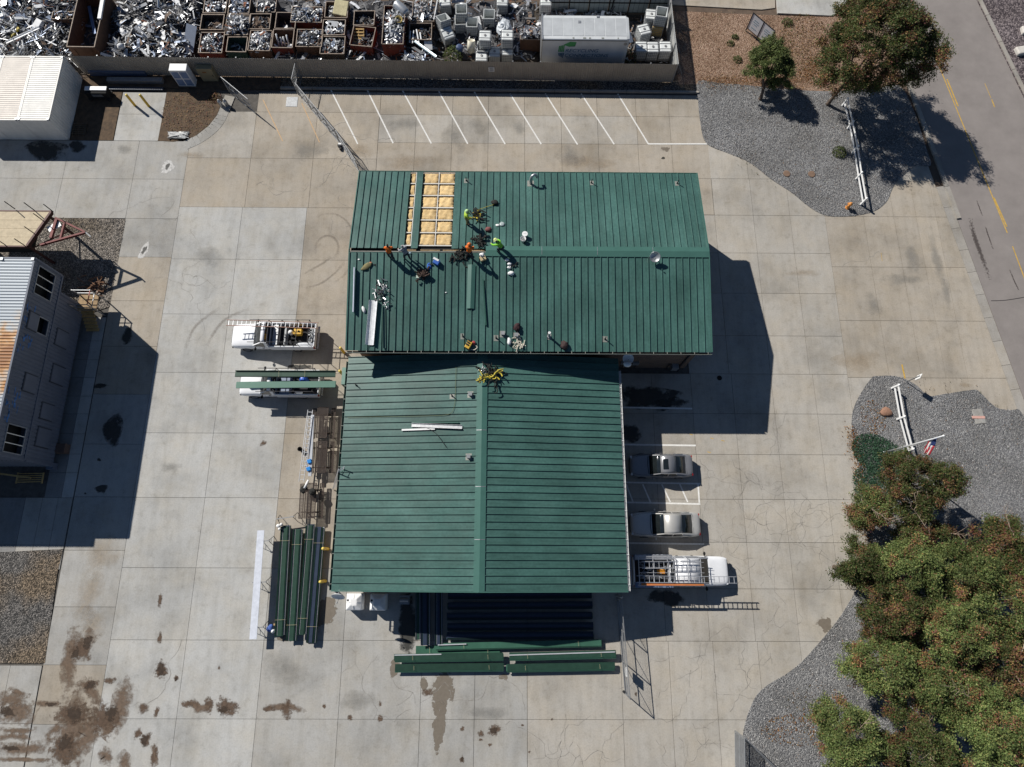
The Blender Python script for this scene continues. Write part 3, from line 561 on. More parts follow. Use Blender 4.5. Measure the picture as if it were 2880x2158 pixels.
# roof surfaces
TX0, TX1, TY0, TY1, TRY, TE, TR = -11.3, 14.22, 14.08, 28.35, 21.2, 5.6, 6.75
LX0, LX1, LY0, LY1, LRX, LE, LR = -11.6, 8.02, -1.95, 14.2, -1.8, 3.65, 4.88
def zt(x, y): return TR - (abs(y - TRY)) * (TR - TE) / 7.14
def zl(x, y): return LR - abs(x - LRX) * (LR - LE) / 9.81
def panel_mesh(w, L, m, rib=.072, rw=.03):
    """standing seam pan: x across, y down the slope, seam along one edge, a faint stiffening swell in the pan"""
    prof = [(0, 0), (w * .33, .0008), (w * .5, .0016), (w * .67, .0008), (w - rw - .004, 0), (w - rw, rib), (w, rib), (w + .003, 0)]
    b = MB(); n = len(prof); vs = [(x, y, z) for y in (0, L) for x, z in prof]
    fs = [(i, i + 1, i + 1 + n, i + n) for i in range(n - 1)]
    fs += [tuple(range(n))[::-1]]
    b.add(vs, fs); return b.mesh('roof_panel', m)
# ---------------- taller building
tall = thing('green_roofed_building', 'taller building with an east-west ridge, green standing seam roof partly stripped to insulation', 'building', (1.4, 21.2, 0))
def tl(p): return (p[0] - 1.4, p[1] - 21.2, p[2])
MB().box((1.46, 21.2, 2.72), (24.7, 13.2, 5.44)).build('wall', BRICK, tall, wc=True)
NP = 53; PW = (TX1 - TX0) / NP; SLT = math.atan((TR - TE) / 7.14); LT = 7.14 / math.cos(SLT)
GAPR = .17
pm = panel_mesh(PW, LT - GAPR, GREEN); pmf = panel_mesh(PW, LT - .62, GREEN)
OPEN = {8, 10, 11, 12, 13, 14}
for i in range(NP):
    x = TX0 + i * PW
    d = GAPR; link('roof_panel', pm, tall, tl((x + PW, TRY - d * math.cos(SLT), TR - d * math.sin(SLT) + .0)), (-SLT, 0, math.pi)).scale = (1, 1, 1)
    if i not in OPEN:
        link('roof_panel', pm, tall, tl((x, TRY + d * math.cos(SLT), TR - d * math.sin(SLT))), (-SLT, 0, 0))
# structure seen where the panels are off: black sheet painted as deck shade, purlins, batts
MB().add([(TX0 + .05, TY1 - .1, TE - .14), (TX1 - .05, TY1 - .1, TE - .14), (TX1 - .05, TRY, TR - .17), (TX0 + .05, TRY, TR - .17), (TX0 + .05, TY0 + .1, TE - .14), (TX1 - .05, TY0 + .1, TE - .14)], [(0, 1, 2, 3)[::-1], (3, 2, 5, 4)[::-1]]).build('deck_shade', BLACK, tall, wc=True)
pu_y = [TRY + .42 + k * 1.12 for k in range(7)]
for k, y in enumerate(pu_y):
    for x0, x1 in ((-7.46, -6.99), (-6.5, -4.08)):
        z = zt(0, y) - .045
        MB().box(((x0 + x1) / 2, y, z), (x1 - x0, .085, .05), rot=Matrix.Rotation(-SLT, 3, 'X')).build('purlin', STEEL_W, tall, wc=True)
for k in range(len(pu_y) - 1):
    for x0, x1 in ((-7.42, -7.03), (-6.46, -5.34), (-5.22, -4.12)):
        y0, y1 = pu_y[k] + .08, pu_y[k + 1] - .08; bm = MB(); nx, ny = 14, 14
        rr = random.Random(int(x0 * 100) + k); vs = []
        for j in range(ny + 1):
            for i in range(nx + 1):
                u, v = i / nx, j / ny; e = min(u, 1 - u, v, 1 - v)
                x = x0 + (x1 - x0) * u + (rr.uniform(-.03, .03) if e == 0 else 0); y = y0 + (y1 - y0) * v + (rr.uniform(-.03, .03) if e == 0 else 0)
                vs.append((x, y, zt(x, y) - .16 + (.0 if e == 0 else .045 + rr.uniform(-.016, .018) + .05 * min(1, e * 5) + .028 * math.sin(x * 8 + y * 5 + k * 2.3) * math.sin(y * 9 - x * 4 + k))))
        bm.add(vs, [(j * (nx + 1) + i, j * (nx + 1) + i + 1, (j + 1) * (nx + 1) + i + 1, (j + 1) * (nx + 1) + i) for j in range(ny) for i in range(nx)])
        bm.build('insulation_batt', BATT, tall, smooth=True, wc=True)
MB().bar((-5.28, pu_y[0], zt(0, pu_y[0]) - .03), (-5.28, pu_y[-1] + .1, zt(0, pu_y[-1]) - .05), .06, .02).build('batten_strap', STEEL_W, tall, wc=True)
MB().bar((-7.0, pu_y[0], zt(0, pu_y[0]) - .03), (-7.0, pu_y[-1], zt(0, pu_y[-1]) - .05), .05, .02).build('batten_strap', STEEL_W, tall, wc=True)
# open ridge to the west, capped ridge to the east
RX = -1.64
for x0, x1 in ((-7.5, -6.6), (-6.3, -4.9), (-4.7, -3.4), (-3.0, -1.75)): MB().bar((x0, TRY + .06, TR - .13), (x1, TRY + .05, TR - .13), .09, .06).build('ridge_insulation', mat('brown_insulation', (.30, .22, .13), .95, var=.4, sc_=9), tall, wc=True)  # ridge insulation coloured darker and browner than the batts
MB().bar((TX0, TRY - .10, TR - .035), (RX, TRY - .10, TR - .035), .05, .05).build('ridge_flashing', FLASH, tall, wc=True)
cuts = [RX, 2.35, 6.3, 10.25, TX1 + .06]
for a, b in zip(cuts[:-1], cuts[1:]):
    pr = [(.42, -.055), (.42, .0), (.0, .085), (-.36, .02), (-.36, -.04), (-.3, -.04), (0, .04), (.36, -.055)]
    MB().extrude(pr, (a + .006, TRY, TR), (b - .006, TRY, TR)).build('ridge_cap', GREEN_L, tall, wc=True)
for x in cuts[1:-1]: MB().extrude([(.3, .035), (.0, .092), (-.34, .03), (-.34, .02), (0, .085), (.3, .025)], (x - .015, TRY, TR), (x + .015, TRY, TR)).build('cap_joint', GALV, tall, wc=True)
for ye in (TY1 + .02,): MB().box((1.46, ye, TE - .06), (25.5, .05, .16)).build('fascia', GREEN_D, tall, wc=True)
for x in (TX0 - .03, TX1 + .04):
    MB().bar((x, TY0, TE - .03), (x, TRY, TR - .03), .06, .2).build('rake_trim', GREEN_L, tall, wc=True)
    MB().bar((x, TY1, TE - .03), (x, TRY, TR - .03), .06, .2).build('rake_trim', GREEN_L, tall, wc=True)
gut = MB().extrude([(-.0, -.14), (.16, -.14), (.16, .0), (.145, .0), (.145, -.125), (.0, -.125)], (TX0, TY0 - .02, TE), (TX1 + .05, TY0 - .02, TE))
gut.build('gutter', FLASH, tall, wc=True)
MB().box((1.46, TY0 - .09, TE - .115), (25.3, .12, .01)).build('gutter_bed', BLACK, tall, wc=True)
for k in range(27): MB().box((TX0 + .45 + k * .955, TY0 - .09, TE + .004), (.035, .17, .012)).build('gutter_strap', FLASH, tall, wc=True)
MB().tube([(13.3, TY0 - .08, TE - .1), (13.3, 14.52, TE - .45), (13.3, 14.52, .1), (13.3, 14.3, .03)], .06).build('downspout', DARKPIPE, tall, wc=True)
def plate(p, f, w=.34, h=.42, par=None):
    e = .02; x0, x1, y0, y1 = p.x - w / 2, p.x + w / 2, p.y - h / 2, p.y + h / 2
    MB().add([(x, y, f(x, y) + .012) for x, y in ((x0, y0), (x1, y0), (x1, y1), (x0, y1))] , [(0, 1, 2, 3)]).build('flashing_plate', FLASH, par, wc=True)
def pipe_vent(c, r, x, y, f, par, h=.5, rad=.035, m=None, pl=True):
    p = onplane(c, r, x, y, f)
    if pl: plate(p, f, par=par)
    MB().tube([p + Vector((0, 0, -.05)), p + Vector((0, 0, .1)), p + Vector((0, 0, .1)), p + Vector((0, 0, h))], [rad * 2.0, rad * 1.7, rad, rad], 8).build('vent_pipe', m or DARKPIPE, par, smooth=False, wc=True)
    return p
def box_vent(c, r, x, y, f, par, s=.2):
    p = onplane(c, r, x, y, f); plate(p, f, .42, .46, par)
    MB().box(p + Vector((0, 0, .12)), (s, s, .24)).box(p + Vector((0, 0, .26)), (s + .06, s + .06, .04)).build('box_vent', GALV_D, par, wc=True)
for a in ((2, 0, 685, 1580), (2, 0, 1425, 1585), (1, 0, 1815, 1562), (1, 1, 1785, 1248), (1, 1, 2072, 1262), (2, 1, 803, 1272)): pipe_vent(*a, zt, tall)
box_vent(1, 1, 2130, 1228, zt, tall); box_vent(2, 1, 38, 1243, zt, tall)
p = pipe_vent(2, 1, 318, 1250, zt, tall, .75, .075, GALV)
MB().lathe([(.1, 0), (.1, .1), (.07, .12), (.05, .1)], 12, c=p + Vector((0, 0, .72))).build('vent_cap', WHITE, tall, wc=True)
p = onplane(2, 0, 160, 1585, zt); plate(p, zt, .5, .55, tall)      # gooseneck
MB().tube(smooth_line([p, p + Vector((0, 0, .55)), p + Vector((.08, .1, .8)), p + Vector((.3, .2, .85)), p + Vector((.45, .2, .6)), p + Vector((.45, .2, .5))], 4), .1, 10).build('gooseneck_vent', GALV, tall, smooth=True, wc=True)
def dish(par, base, aim, r=.38, m=None, h=.35, name='satellite_dish', off=(0, 0, 0)):
    aim = Vector(aim).normalized(); q = aim.to_track_quat('Z', 'Y').to_matrix().to_4x4(); c = Vector(base) + Vector((0, 0, h)) + Vector(off)
    b = MB(); b.X = Matrix.Translation(c) @ q
    b.lathe([(.01, 0), (r * .5, .03), (r * .85, .09), (r, .14), (r + .015, .14), (r * .85, .075), (r * .5, .012), (.01, -.02)], 24)
    o = b.build(name, m or WHITE, par, smooth=True, wc=True)
    MB().tube([Vector(base) - Vector((0, 0, .02)), Vector(base) + Vector((0, 0, h * .6)), c - aim * .03], .025).build('dish_mast', GALV_D, par, wc=True)
    side = aim.cross(Vector((0, 0, 1))).normalized(); dn = aim.cross(side).normalized()
    if dn.z > 0: dn = -dn
    MB().tube([c + dn * r * .9 + aim * .1, c + aim * r * 1.1 + dn * .1], .014).ball(c + aim * r * 1.15 + dn * .08, .05).build('receiver_arm', GALV_D, par, wc=True)
    return o
p = onplane(2, 1, 1232, 525, zt); dish(tall, p + Vector((-.06, -.2, -.02)), (-.15, -.5, .8), .36, GALV, .34, off=(-.02, -.28, 0))
# gear on the south wall
for c, r, x, y, z, d in ((2, 1, 955, 1512, 1.6, (.3, .2, .35)), (2, 1, 1000, 1508, 1.5, (.45, .2, .5)), (2, 1, 1068, 1512, 1.5, (.5, .2, .4)), (2, 1, 1405, 1542, .9, (.5, .4, .6))):
    p = S(c, r, x, y, z); MB().box((p.x, 14.6 - d[1] / 2, z), d).build('meter_box', GALV_D, tall, wc=True, bevel=.02)
for x in (955, 1010, 1060, 1340):
    p = S(2, 1, x, 1530, .5); MB().tube([(p.x, 14.52, 1.4), (p.x, 14.52, .0)], .03).build('conduit', DARKPIPE, tall, wc=True)
p = S(2, 1, 1002, 1450, 4.1); dish(tall, (p.x, 14.5, 3.6), (-.1, -.35, .93), .38, WHITE_S, .5, off=(0, -.45, 0))
MB().ball((p.x - .08, 13.62, 4.16), .3, sq=(1, .8, .5)).build('antenna_dome', WHITE_S, tall, smooth=True, wc=True)

# ---------------- lower building
low = thing('green_roofed_building', 'lower building with a north-south ridge and an intact green standing seam roof', 'building', (-1.8, 6.1, 0))
WALLM = mat('tan_wall', (.30, .25, .19), .85, var=.1)
MB().prism([(LX0 + .35, LY0 + .5), (LX1 - .35, LY0 + .5), (LX1 - .35, 14.2), (LX0 + .35, 14.2)], 0, LE - .08).add([(LX0 + .35, LY0 + .5, LE - .1), (LX1 - .35, LY0 + .5, LE - .1), (LRX, LY0 + .5, LR - .12)], [(0, 1, 2)]).build('wall', WALLM, low, wc=True)
NL = 33; PL = (LY1 - LY0) / NL; SLL = math.atan((LR - LE) / 9.81); LL = 9.81 / math.cos(SLL)
pml = panel_mesh(PL, LL - .1, GREEN)
for i in range(NL):
    y = LY0 + i * PL
    # west slope: panel local x -> +Y, local y -> -X
    dx = .1 * math.cos(SLL); dz = .1 * math.sin(SLL)
    Mw = Matrix(((0, -math.cos(SLL), -math.sin(SLL)), (1, 0, 0), (0, -math.sin(SLL), math.cos(SLL))))
    o = link('roof_panel', pml, low); o.matrix_local = Matrix.Translation((LRX - dx + 1.8, y - 6.1, LR - dz)) @ Mw.to_4x4()
    Me = Matrix(((0, math.cos(SLL), math.sin(SLL)), (-1, 0, 0), (0, -math.sin(SLL), math.cos(SLL))))
    o = link('roof_panel', pml, low); o.matrix_local = Matrix.Translation((LRX + dx + 1.8, y + PL - 6.1, LR - dz)) @ Me.to_4x4()
cuts = [LY0 - .03, 1.3, 4.75, 8.6, 14.15]
for a, b in zip(cuts[:-1], cuts[1:]):
    MB().extrude([(-.38, -.045), (-.38, .015), (0, .085), (.36, .02), (.36, -.04), (.3, -.04), (0, .04), (-.32, -.045)], (LRX, a + .006, LR), (LRX, b - .006, LR)).build('ridge_cap', GREEN_L, low, wc=True)
for y in cuts[1:-1]: MB().extrude([(-.36, .025), (0, .093), (.34, .03), (.34, .02), (0, .085), (-.36, .015)], (LRX, y - .02, LR), (LRX, y + .02, LR)).build('cap_joint', GALV, low, wc=True)
for sx in (-1, 1):
    MB().bar((LRX, LY0 - .04, LR - .02), (LRX + sx * 9.81, LY0 - .04, LE - .02), .06, .2).build('rake_trim', GREEN_L, low, wc=True)
MB().extrude([(0, -.14), (.13, -.14), (.13, .0), (.115, .0), (.115, -.125), (0, -.125)], (LX1 + .02, LY0, LE - .02), (LX1 + .02, 13.3, LE - .02)).build('gutter', WHITE, low, wc=True)
MB().extrude([(-.13, -.14), (0, -.14), (0, -.125), (-.115, -.125), (-.115, 0), (-.13, 0)], (LX0 - .02, LY0, LE - .02), (LX0 - .02, 13.9, LE - .02)).build('gutter', GREEN_D, low, wc=True)
for k in range(16): MB().box((LX1 + .09, LY0 + .4 + k * .97, LE - .01), (.15, .035, .015)).build('gutter_strap', WHITE, low, wc=True)
for k in range(16): MB().box((LX0 - .09, LY0 + .4 + k * .97, LE - .01), (.15, .035, .015)).build('gutter_strap', FLASH, low, wc=True)
pipe_vent(1, 2, 1692, 105, zl, low, .45); box_vent(1, 2, 1850, 93, zl, low); box_vent(1, 2, 1835, 630, zl, low); pipe_vent(1, 2, 865, 12, zl, low, .35, pl=False)
p = S(1, 3, 715, 180, 3.7); dish(low, (p.x, LY0 + .35, 3.4), (-.05, -.9, .42), .44, WHITE_S, .3, off=(0, -.62, .12))
MB().box((-12.05, 13.2, 1.1), (.7, 1.3, 2.2)).build('lean_to_cabinet', mat('pale_green_metal', (.16, .26, .22), .5, .2), low, wc=True)
# white pad plate west of low building
tag(MB().box((-12.25, .6, .06), (.75, 2.2, .1)).build('door_step', WHITE_S), 'white low step block against the west eave of the lower building', 'step')

# ---------------- corrugated panels
def corr(b, p, q, z0, z1, pitch=.28, d=.035, mi=0):
    """vertical trapezoid-ribbed sheet from p to q"""
    p, q = Vector(p[:2]), Vector(q[:2]); L = (q - p).length; n = max(1, int(L / pitch)); t = (q - p) / n; nn = Vector((t.y, -t.x)).normalized()
    pts = []
    for i in range(n):
        for f, o in ((0, 0), (.28, 0), (.42, d), (.86, d)): pts.append(p + t * (i + f) + nn * o)
    pts.append(q); m = len(pts)
    b.add([(x.x, x.y, z0) for x in pts] + [(x.x, x.y, z1) for x in pts], [(i, i + 1, i + 1 + m, i + m) for i in range(m - 1)], mi); return b
def container(name, label, x0, x1, y0, y1, z0, h, ms, group=None, skip_e=False, rz=0):
    """shipping container: roof, ribbed sides, corner posts and castings, doors on the south end"""
    t = thing(name, label, 'shipping container', ((x0 + x1) / 2, (y0 + y1) / 2, z0), 0, group)
    m_top, m_side = ms; z1 = z0 + h
    n = int((y1 - y0) / .21); b = MB()
    for i in range(n):
        ya = y0 + .12 + (y1 - y0 - .24) * i / n; yb = y0 + .12 + (y1 - y0 - .24) * (i + 1) / n; d = yb - ya
        z = z1 - .035
        b.add([(x0 + .1, ya, z), (x1 - .1, ya, z), (x1 - .1, ya + d * .3, z + .028), (x0 + .1, ya + d * .3, z + .028), (x1 - .1, ya + d * .7, z + .028), (x0 + .1, ya + d * .7, z + .028), (x1 - .1, yb, z), (x0 + .1, yb, z)], [(0, 1, 2, 3), (3, 2, 4, 5), (5, 4, 6, 7)])
    b.build('roof', m_top, t, wc=True)
    for x, p, q in ((x0, (x0, y1 - .1), (x0, y0 + .1)), (x1, (x1, y0 + .1), (x1, y1 - .1))):
        corr(MB(), p, q, z0 + .12, z1 - .1).build('side_wall', m_side, t, wc=True)
    corr(MB(), (x1 - .1, y1), (x0 + .1, y1), z0 + .12, z1 - .1).build('end_wall', m_side, t, wc=True)
    f = MB()
    for z in (z0 + .07, z1 - .06):
        for x in (x0 + .03, x1 - .03): f.box((x, (y0 + y1) / 2, z), (.1, y1 - y0, .12))
        for y in (y0 + .03, y1 - .03): f.box(((x0 + x1) / 2, y, z), (x1 - x0 - .1, .1, .12))
    for x in (x0 + .04, x1 - .04):
        for y in (y0 + .04, y1 - .04): f.box((x, y, (z0 + z1) / 2), (.12, .12, h - .02))
    f.build('frame', m_side, t, wc=True)
    for x in (x0 + .08, x1 - .08):
        for y in (y0 + .09, y1 - .09): MB().box((x, y, z1 + .005), (.17, .17, .06)).build('corner_casting', GALV_D, t, wc=True)
    xm = (x0 + x1) / 2
    for a, c in ((x0 + .12, xm - .01), (xm + .01, x1 - .12)):
        d = MB().box(((a + c) / 2, y0 + .02, (z0 + z1) / 2), (c - a, .05, h - .26)).build('door', m_side, t, wc=True)
        for fx in (.3, .72):
            xx = a + (c - a) * fx; MB().tube([(xx, y0 - .03, z0 + .14), (xx, y0 - .03, z1 - .14)], .018).build('lock_bar', GALV_D, d, wc=False)
    return t
C_WHITE = mat('container_white', (.82, .80, .75), .55, var=.10, sc_=1.2)
C_CREAM = mat('container_cream', (.73, .67, .60), .55, var=.10, sc_=1.2)
C_GREYW = mat('container_grey', (.27, .285, .31), .6, var=.12, sc_=.8)
container('shipping_container', 'white shipping container nearest the dirt patch, its ribbed side towards the bollards', -40.68, -38.14, 34.98, 41.35, 0, 2.59, (C_WHITE, C_WHITE), 'row of shipping containers')
container('shipping_container', 'cream shipping container in the middle of the row of three', -43.28, -40.74, 34.98, 41.35, 0, 2.59, (C_CREAM, C_WHITE), 'row of shipping containers')
container('shipping_container', 'shipping container cut by the left edge of the picture', -45.9, -43.34, 34.98, 41.35, 0, 2.59, (C_WHITE, C_WHITE), 'row of shipping containers')

# ---------------- stacked container building at the left edge
def rusty():
    m = bpy.data.materials.new('rusty_container_roof'); m.use_nodes = True; n = m.node_tree; N = n.nodes; L = n.links; b = N['Principled BSDF']; b.inputs['Roughness'].default_value = .5; b.inputs['Metallic'].default_value = .1
    pos = N.new('ShaderNodeNewGeometry').outputs['Position']; sp = N.new('ShaderNodeSeparateXYZ'); L.new(pos, sp.inputs[0])
    nz = N.new('ShaderNodeTexNoise'); nz.inputs['Scale'].default_value = 1.1; nz.inputs['Detail'].default_value = 7; L.new(pos, nz.inputs['Vector'])
    dy = N.new('ShaderNodeMath'); dy.operation = 'SUBTRACT'; dy.inputs[1].default_value = 13.2; L.new(sp.outputs[1], dy.inputs[0])
    ab = N.new('ShaderNodeMath'); ab.operation = 'ABSOLUTE'; L.new(dy.outputs[0], ab.inputs[0])
    fa = N.new('ShaderNodeMath'); fa.operation = 'MULTIPLY_ADD'; fa.inputs[1].default_value = -.14; fa.inputs[2].default_value = .42; L.new(ab.outputs[0], fa.inputs[0])
    ad = N.new('ShaderNodeMath'); ad.operation = 'ADD'; L.new(fa.outputs[0], ad.inputs[0]); L.new(nz.outputs['Fac'], ad.inputs[1])
    r = ramp(N, [(.50, (.34, .38, .42)), (.60, (.40, .36, .32)), (.72, (.42, .22, .08)), (.86, (.26, .11, .035))]); L.new(ad.outputs[0], r.inputs[0])
    L.new(r.outputs[0], b.inputs['Base Color']); return m
RUSTROOF = rusty(); TW = mat('tower_shaded_paint', (.12, .14, .185), .6, var=.12, sc_=.9)  # wall shade put into the paint: darker and bluer than the roof
BLUE_P = mat('peeling_blue_paint', (.05, .16, .42), .6, var=.3)
tw = thing('stacked_container_building', 'grey training building of stacked containers with a rusty ribbed roof at the left edge', 'building', (-36.0, 13.5, 0))
X0, X1, YN, YS, ZT = -37.9, -33.75, 20.62, 6.6, 6.3
def wall_holes(y0, y1, z0, z1, holes, x, name, par, m):
    """ribbed east wall made of pieces around its openings"""
    ys = sorted({y0, y1, *[h[0] for h in holes], *[h[1] for h in holes]})
    b = MB()
    for a, c in zip(ys[:-1], ys[1:]):
        hs = sorted([(h[2], h[3]) for h in holes if h[0] <= a + 1e-6 and h[1] >= c - 1e-6]); z = z0
        for lo, hi in hs:
            if lo > z: corr(b, (x, a), (x, c), z, lo)
            z = hi
        if z < z1: corr(b, (x, a), (x, c), z, z1)
    return b.build(name, m, par, wc=True)
hU = [(18.2, 20.3, 4.1, 5.8), (15.6, 16.8, 3.8, 4.8), (6.9, 8.8, 3.8, 5.5)]
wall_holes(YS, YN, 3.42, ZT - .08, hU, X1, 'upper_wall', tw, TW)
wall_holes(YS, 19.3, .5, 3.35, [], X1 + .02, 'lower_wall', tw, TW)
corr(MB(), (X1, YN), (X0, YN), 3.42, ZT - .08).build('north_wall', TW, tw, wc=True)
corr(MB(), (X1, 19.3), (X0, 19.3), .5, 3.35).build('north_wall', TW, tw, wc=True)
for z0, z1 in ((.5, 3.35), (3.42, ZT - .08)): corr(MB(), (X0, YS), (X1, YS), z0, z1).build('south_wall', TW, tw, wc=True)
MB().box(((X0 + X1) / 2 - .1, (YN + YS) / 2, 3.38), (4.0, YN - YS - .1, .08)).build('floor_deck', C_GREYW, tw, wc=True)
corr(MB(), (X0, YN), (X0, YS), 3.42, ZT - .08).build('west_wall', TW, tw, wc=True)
b = MB(); n = 60
for i in range(n):
    ya = YS + (YN - YS) * i / n; d = (YN - YS) / n; z = ZT - .06
    b.add([(X0, ya, z), (X1 - .08, ya, z), (X1 - .08, ya + d * .25, z + .05), (X0, ya + d * .25, z + .05), (X1 - .08, ya + d * .62, z + .05), (X0, ya + d * .62, z + .05), (X1 - .08, ya + d, z), (X0, ya + d, z)], [(0, 1, 2, 3), (3, 2, 4, 5), (5, 4, 6, 7)])
b.build('roof', RUSTROOF, tw, wc=True)
f = MB().box((X1 - .02, (YN + YS) / 2, ZT - .05), (.13, YN - YS, .13)).box(((X0 + X1) / 2, YN, ZT - .05), (X1 - X0, .13, .13)).box(((X0 + X1) / 2, YS, ZT - .05), (X1 - X0, .13, .13))
f.box((X1 + .01, (YN + YS) / 2, 3.38), (.13, YN - YS, .15))
for y in (YN - .03, YS + .03): f.box((X1 - .0, y, 4.85), (.16, .16, 2.8)).box((X1 + .01, min(y, 19.25), 1.9), (.16, .16, 2.8)).box((X1 - .2, min(y, 19.2), .25), (.5, .5, .5))
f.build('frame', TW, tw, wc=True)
for x, y in ((X1 - .1, YN - .08), (X1 - 2.3, YN - .08)): MB().box((x, y, ZT + .02), (.2, .2, .08)).build('corner_casting', GALV_D, tw, wc=True)
for y0, y1, z0, z1 in hU:
    w = MB(); xx = X1 + .03
    for y in (y0, y1): w.box((xx, y, (z0 + z1) / 2), (.07, .07, z1 - z0))
    for z in (z0, z1): w.box((xx, (y0 + y1) / 2, z), (.07, y1 - y0 + .07, .07))
    wf = w.build('window_frame', C_GREYW, tw, wc=True)
    if y1 - y0 > 1.5:
        for k in (1, 2): MB().box((xx - tw.location.x, y0 + (y1 - y0) * k / 3 - tw.location.y, (z0 + z1) / 2), (.05, .05, z1 - z0)).build('mullion', C_WHITE, wf)
    MB().box((X1 - .5, (y0 + y1) / 2, (z0 + z1) / 2), (.02, y1 - y0 + .6, z1 - z0 + .4)).build('dark_interior', BLACK, tw, wc=True)
for y0, y1, z0, z1 in ((15.6, 16.8, 4.84, 5.7), (11.3, 12.5, 3.8, 4.9), (15.4, 16.6, 1.6, 2.8), (12.6, 13.9, 1.2, 2.5), (9.8, 10.9, 1.6, 2.8), (7.8, 9.1, 1.4, 2.7)):
    fr = MB()
    for y in (y0 - .05, y1 + .05): fr.box((X1 + .05, y, (z0 + z1) / 2), (.05, .07, z1 - z0 + .1))
    fr.box((X1 + .05, (y0 + y1) / 2, z1 + .06), (.05, y1 - y0 + .16, .07)).build('shutter_track', mat('shutter_track', (.05, .058, .075), .7), tw, wc=True)
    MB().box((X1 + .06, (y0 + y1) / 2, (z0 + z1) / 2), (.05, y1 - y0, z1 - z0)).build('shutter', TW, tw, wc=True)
rb = random.Random(5); b = MB()
for _ in range(46):
    y = rb.choice((rb.uniform(13.5, 17.3), rb.uniform(8.8, 11))); z = rb.uniform(4.9, 6.05); w, h = rb.uniform(.1, .5), rb.uniform(.04, .16)
    b.add([(X1 + .041, y, z), (X1 + .041, y + w, z + rb.uniform(-.03, .05)), (X1 + .041, y + w, z + h), (X1 + .041, y, z + h * rb.uniform(.4, 1))], [(0, 1, 2, 3)])
o = b.build('paint_flake', BLUE_P, tw, wc=True); o['kind'] = 'stuff'
# taller stair block of the same building, west of the frame
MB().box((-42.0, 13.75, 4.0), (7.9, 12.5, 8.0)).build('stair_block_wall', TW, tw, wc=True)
MB().box((-42.0, 13.75, 8.05), (8.1, 12.7, .1)).build('stair_block_roof', RUSTROOF, tw, wc=True)
# stair platform
RED = mat('red_paint', (.32, .03, .02), .5, var=.2); WOOD = mat('weathered_wood', (.33, .23, .13), .85, var=.3, sc_=6); WOOD_Y = mat('raw_lumber', (.50, .33, .13), .8, var=.25, sc_=6)
pl = MB().box((-32.95, 19.35, 1.2), (1.5, 1.3, .08)); pl.build('platform', WOOD, tw, wc=True)
for x in (-33.65, -32.25):
    for y in (18.75, 19.95): MB().box((x, y, 1.15), (.07, .07, 2.3)).build('platform_post', GALV_D, tw, wc=True)
for a, c in (((-33.65, 19.95), (-32.25, 19.95)), ((-32.25, 19.95), (-32.25, 18.75)), ((-33.65, 18.75), (-32.25, 18.75))):
    for z in (1.7, 2.25): MB().bar((*a, z), (*c, z), .05).build('platform_rail', RED if z > 2 and a[0] > -32.6 else GALV_D, tw, wc=True)
for k in range(6): MB().box((-32.95, 18.6 - .22 * k, 1.05 - .19 * k), (1.0, .24, .04)).build('stair_tread', WOOD_Y, tw, wc=True)

# ============================================================ VEHICLES
GLASS = mat('dark_glass', (.012, .016, .018), .06, var=.3, spec=.9)
CHROME = mat('chrome', (.55, .55, .56), .2, .9, var=.1)
LIGHT_R = mat('tail_light', (.30, .012, .012), .3, var=.2)
LIGHT_W = mat('head_light', (.65, .66, .68), .15, var=.1, spec=.8)
CAR_WHITE = mat('white_car_paint', (.80, .81, .83), .25, var=.03, spec=.6)
CAR_GREY = mat('dark_grey_car_paint', (.25, .255, .27), .3, .35, var=.05, spec=.6)
CAR_GOLD = mat('champagne_car_paint', (.55, .54, .51), .32, .35, var=.05, spec=.6)
BEDLINE = mat('bed_liner', (.03, .03, .033), .8, var=.3)
def loft(b, st, mi=0, caps=True):
    """st: list of (x, [(y, z) half profile from bottom centre to top centre])"""
    n = len(st[0][1]); vs = []; m = 2 * n - 2
    for x, pr in st:
        vs += [(x, y, z) for y, z in pr] + [(x, -y, z) for y, z in pr[-2:0:-1]]
    fs = [(i * m + k, i * m + (k + 1) % m, (i + 1) * m + (k + 1) % m, (i + 1) * m + k) for i in range(len(st) - 1) for k in range(m)]
    if caps: fs += [tuple(range(m))[::-1], tuple((len(st) - 1) * m + k for k in range(m))]
    b.add(vs, fs, mi); return b
def fix_normals(o):
    bm = bmesh.new(); bm.from_mesh(o.data); bmesh.ops.recalc_face_normals(bm, faces=bm.faces[:]); bm.to_mesh(o.data); bm.free(); return o
def body_prof(w, zb, zs, zt): return [(0, zb), (w * .82, zb), (w * .97, zb + .1), (w, zb + (zs - zb) * .6), (w * .965, zs), (w * .86, zt - .02), (w * .5, zt + .01), (0, zt + .02)]
def wheels(t, xs, w, r=.33, tw=.22):
    for x in xs:
        for s in (-1, 1):
            e = MB(); e.X = Matrix.Translation((x, s * (w / 2 - tw / 2 + .01), r)) @ Matrix.Rotation(R_(90), 4, 'X')
            e.lathe([(r * .6, -tw / 2), (r * .94, -tw / 2), (r, -tw / 3), (r, tw / 3), (r * .94, tw / 2), (r * .6, tw / 2)], 20)
            wl = e.build('wheel', RUBBER, t, smooth=False)
            e = MB(); e.X = Matrix.Translation((x, s * (w / 2 - tw / 2 + .01), r)) @ Matrix.Rotation(R_(90), 4, 'X')
            e.lathe([(.02, -tw / 2 - .012), (r * .58, -tw / 2 - .005), (r * .62, tw / 2 + .005), (.02, tw / 2 + .012)], 14); e.build('rim', CHROME, wl)
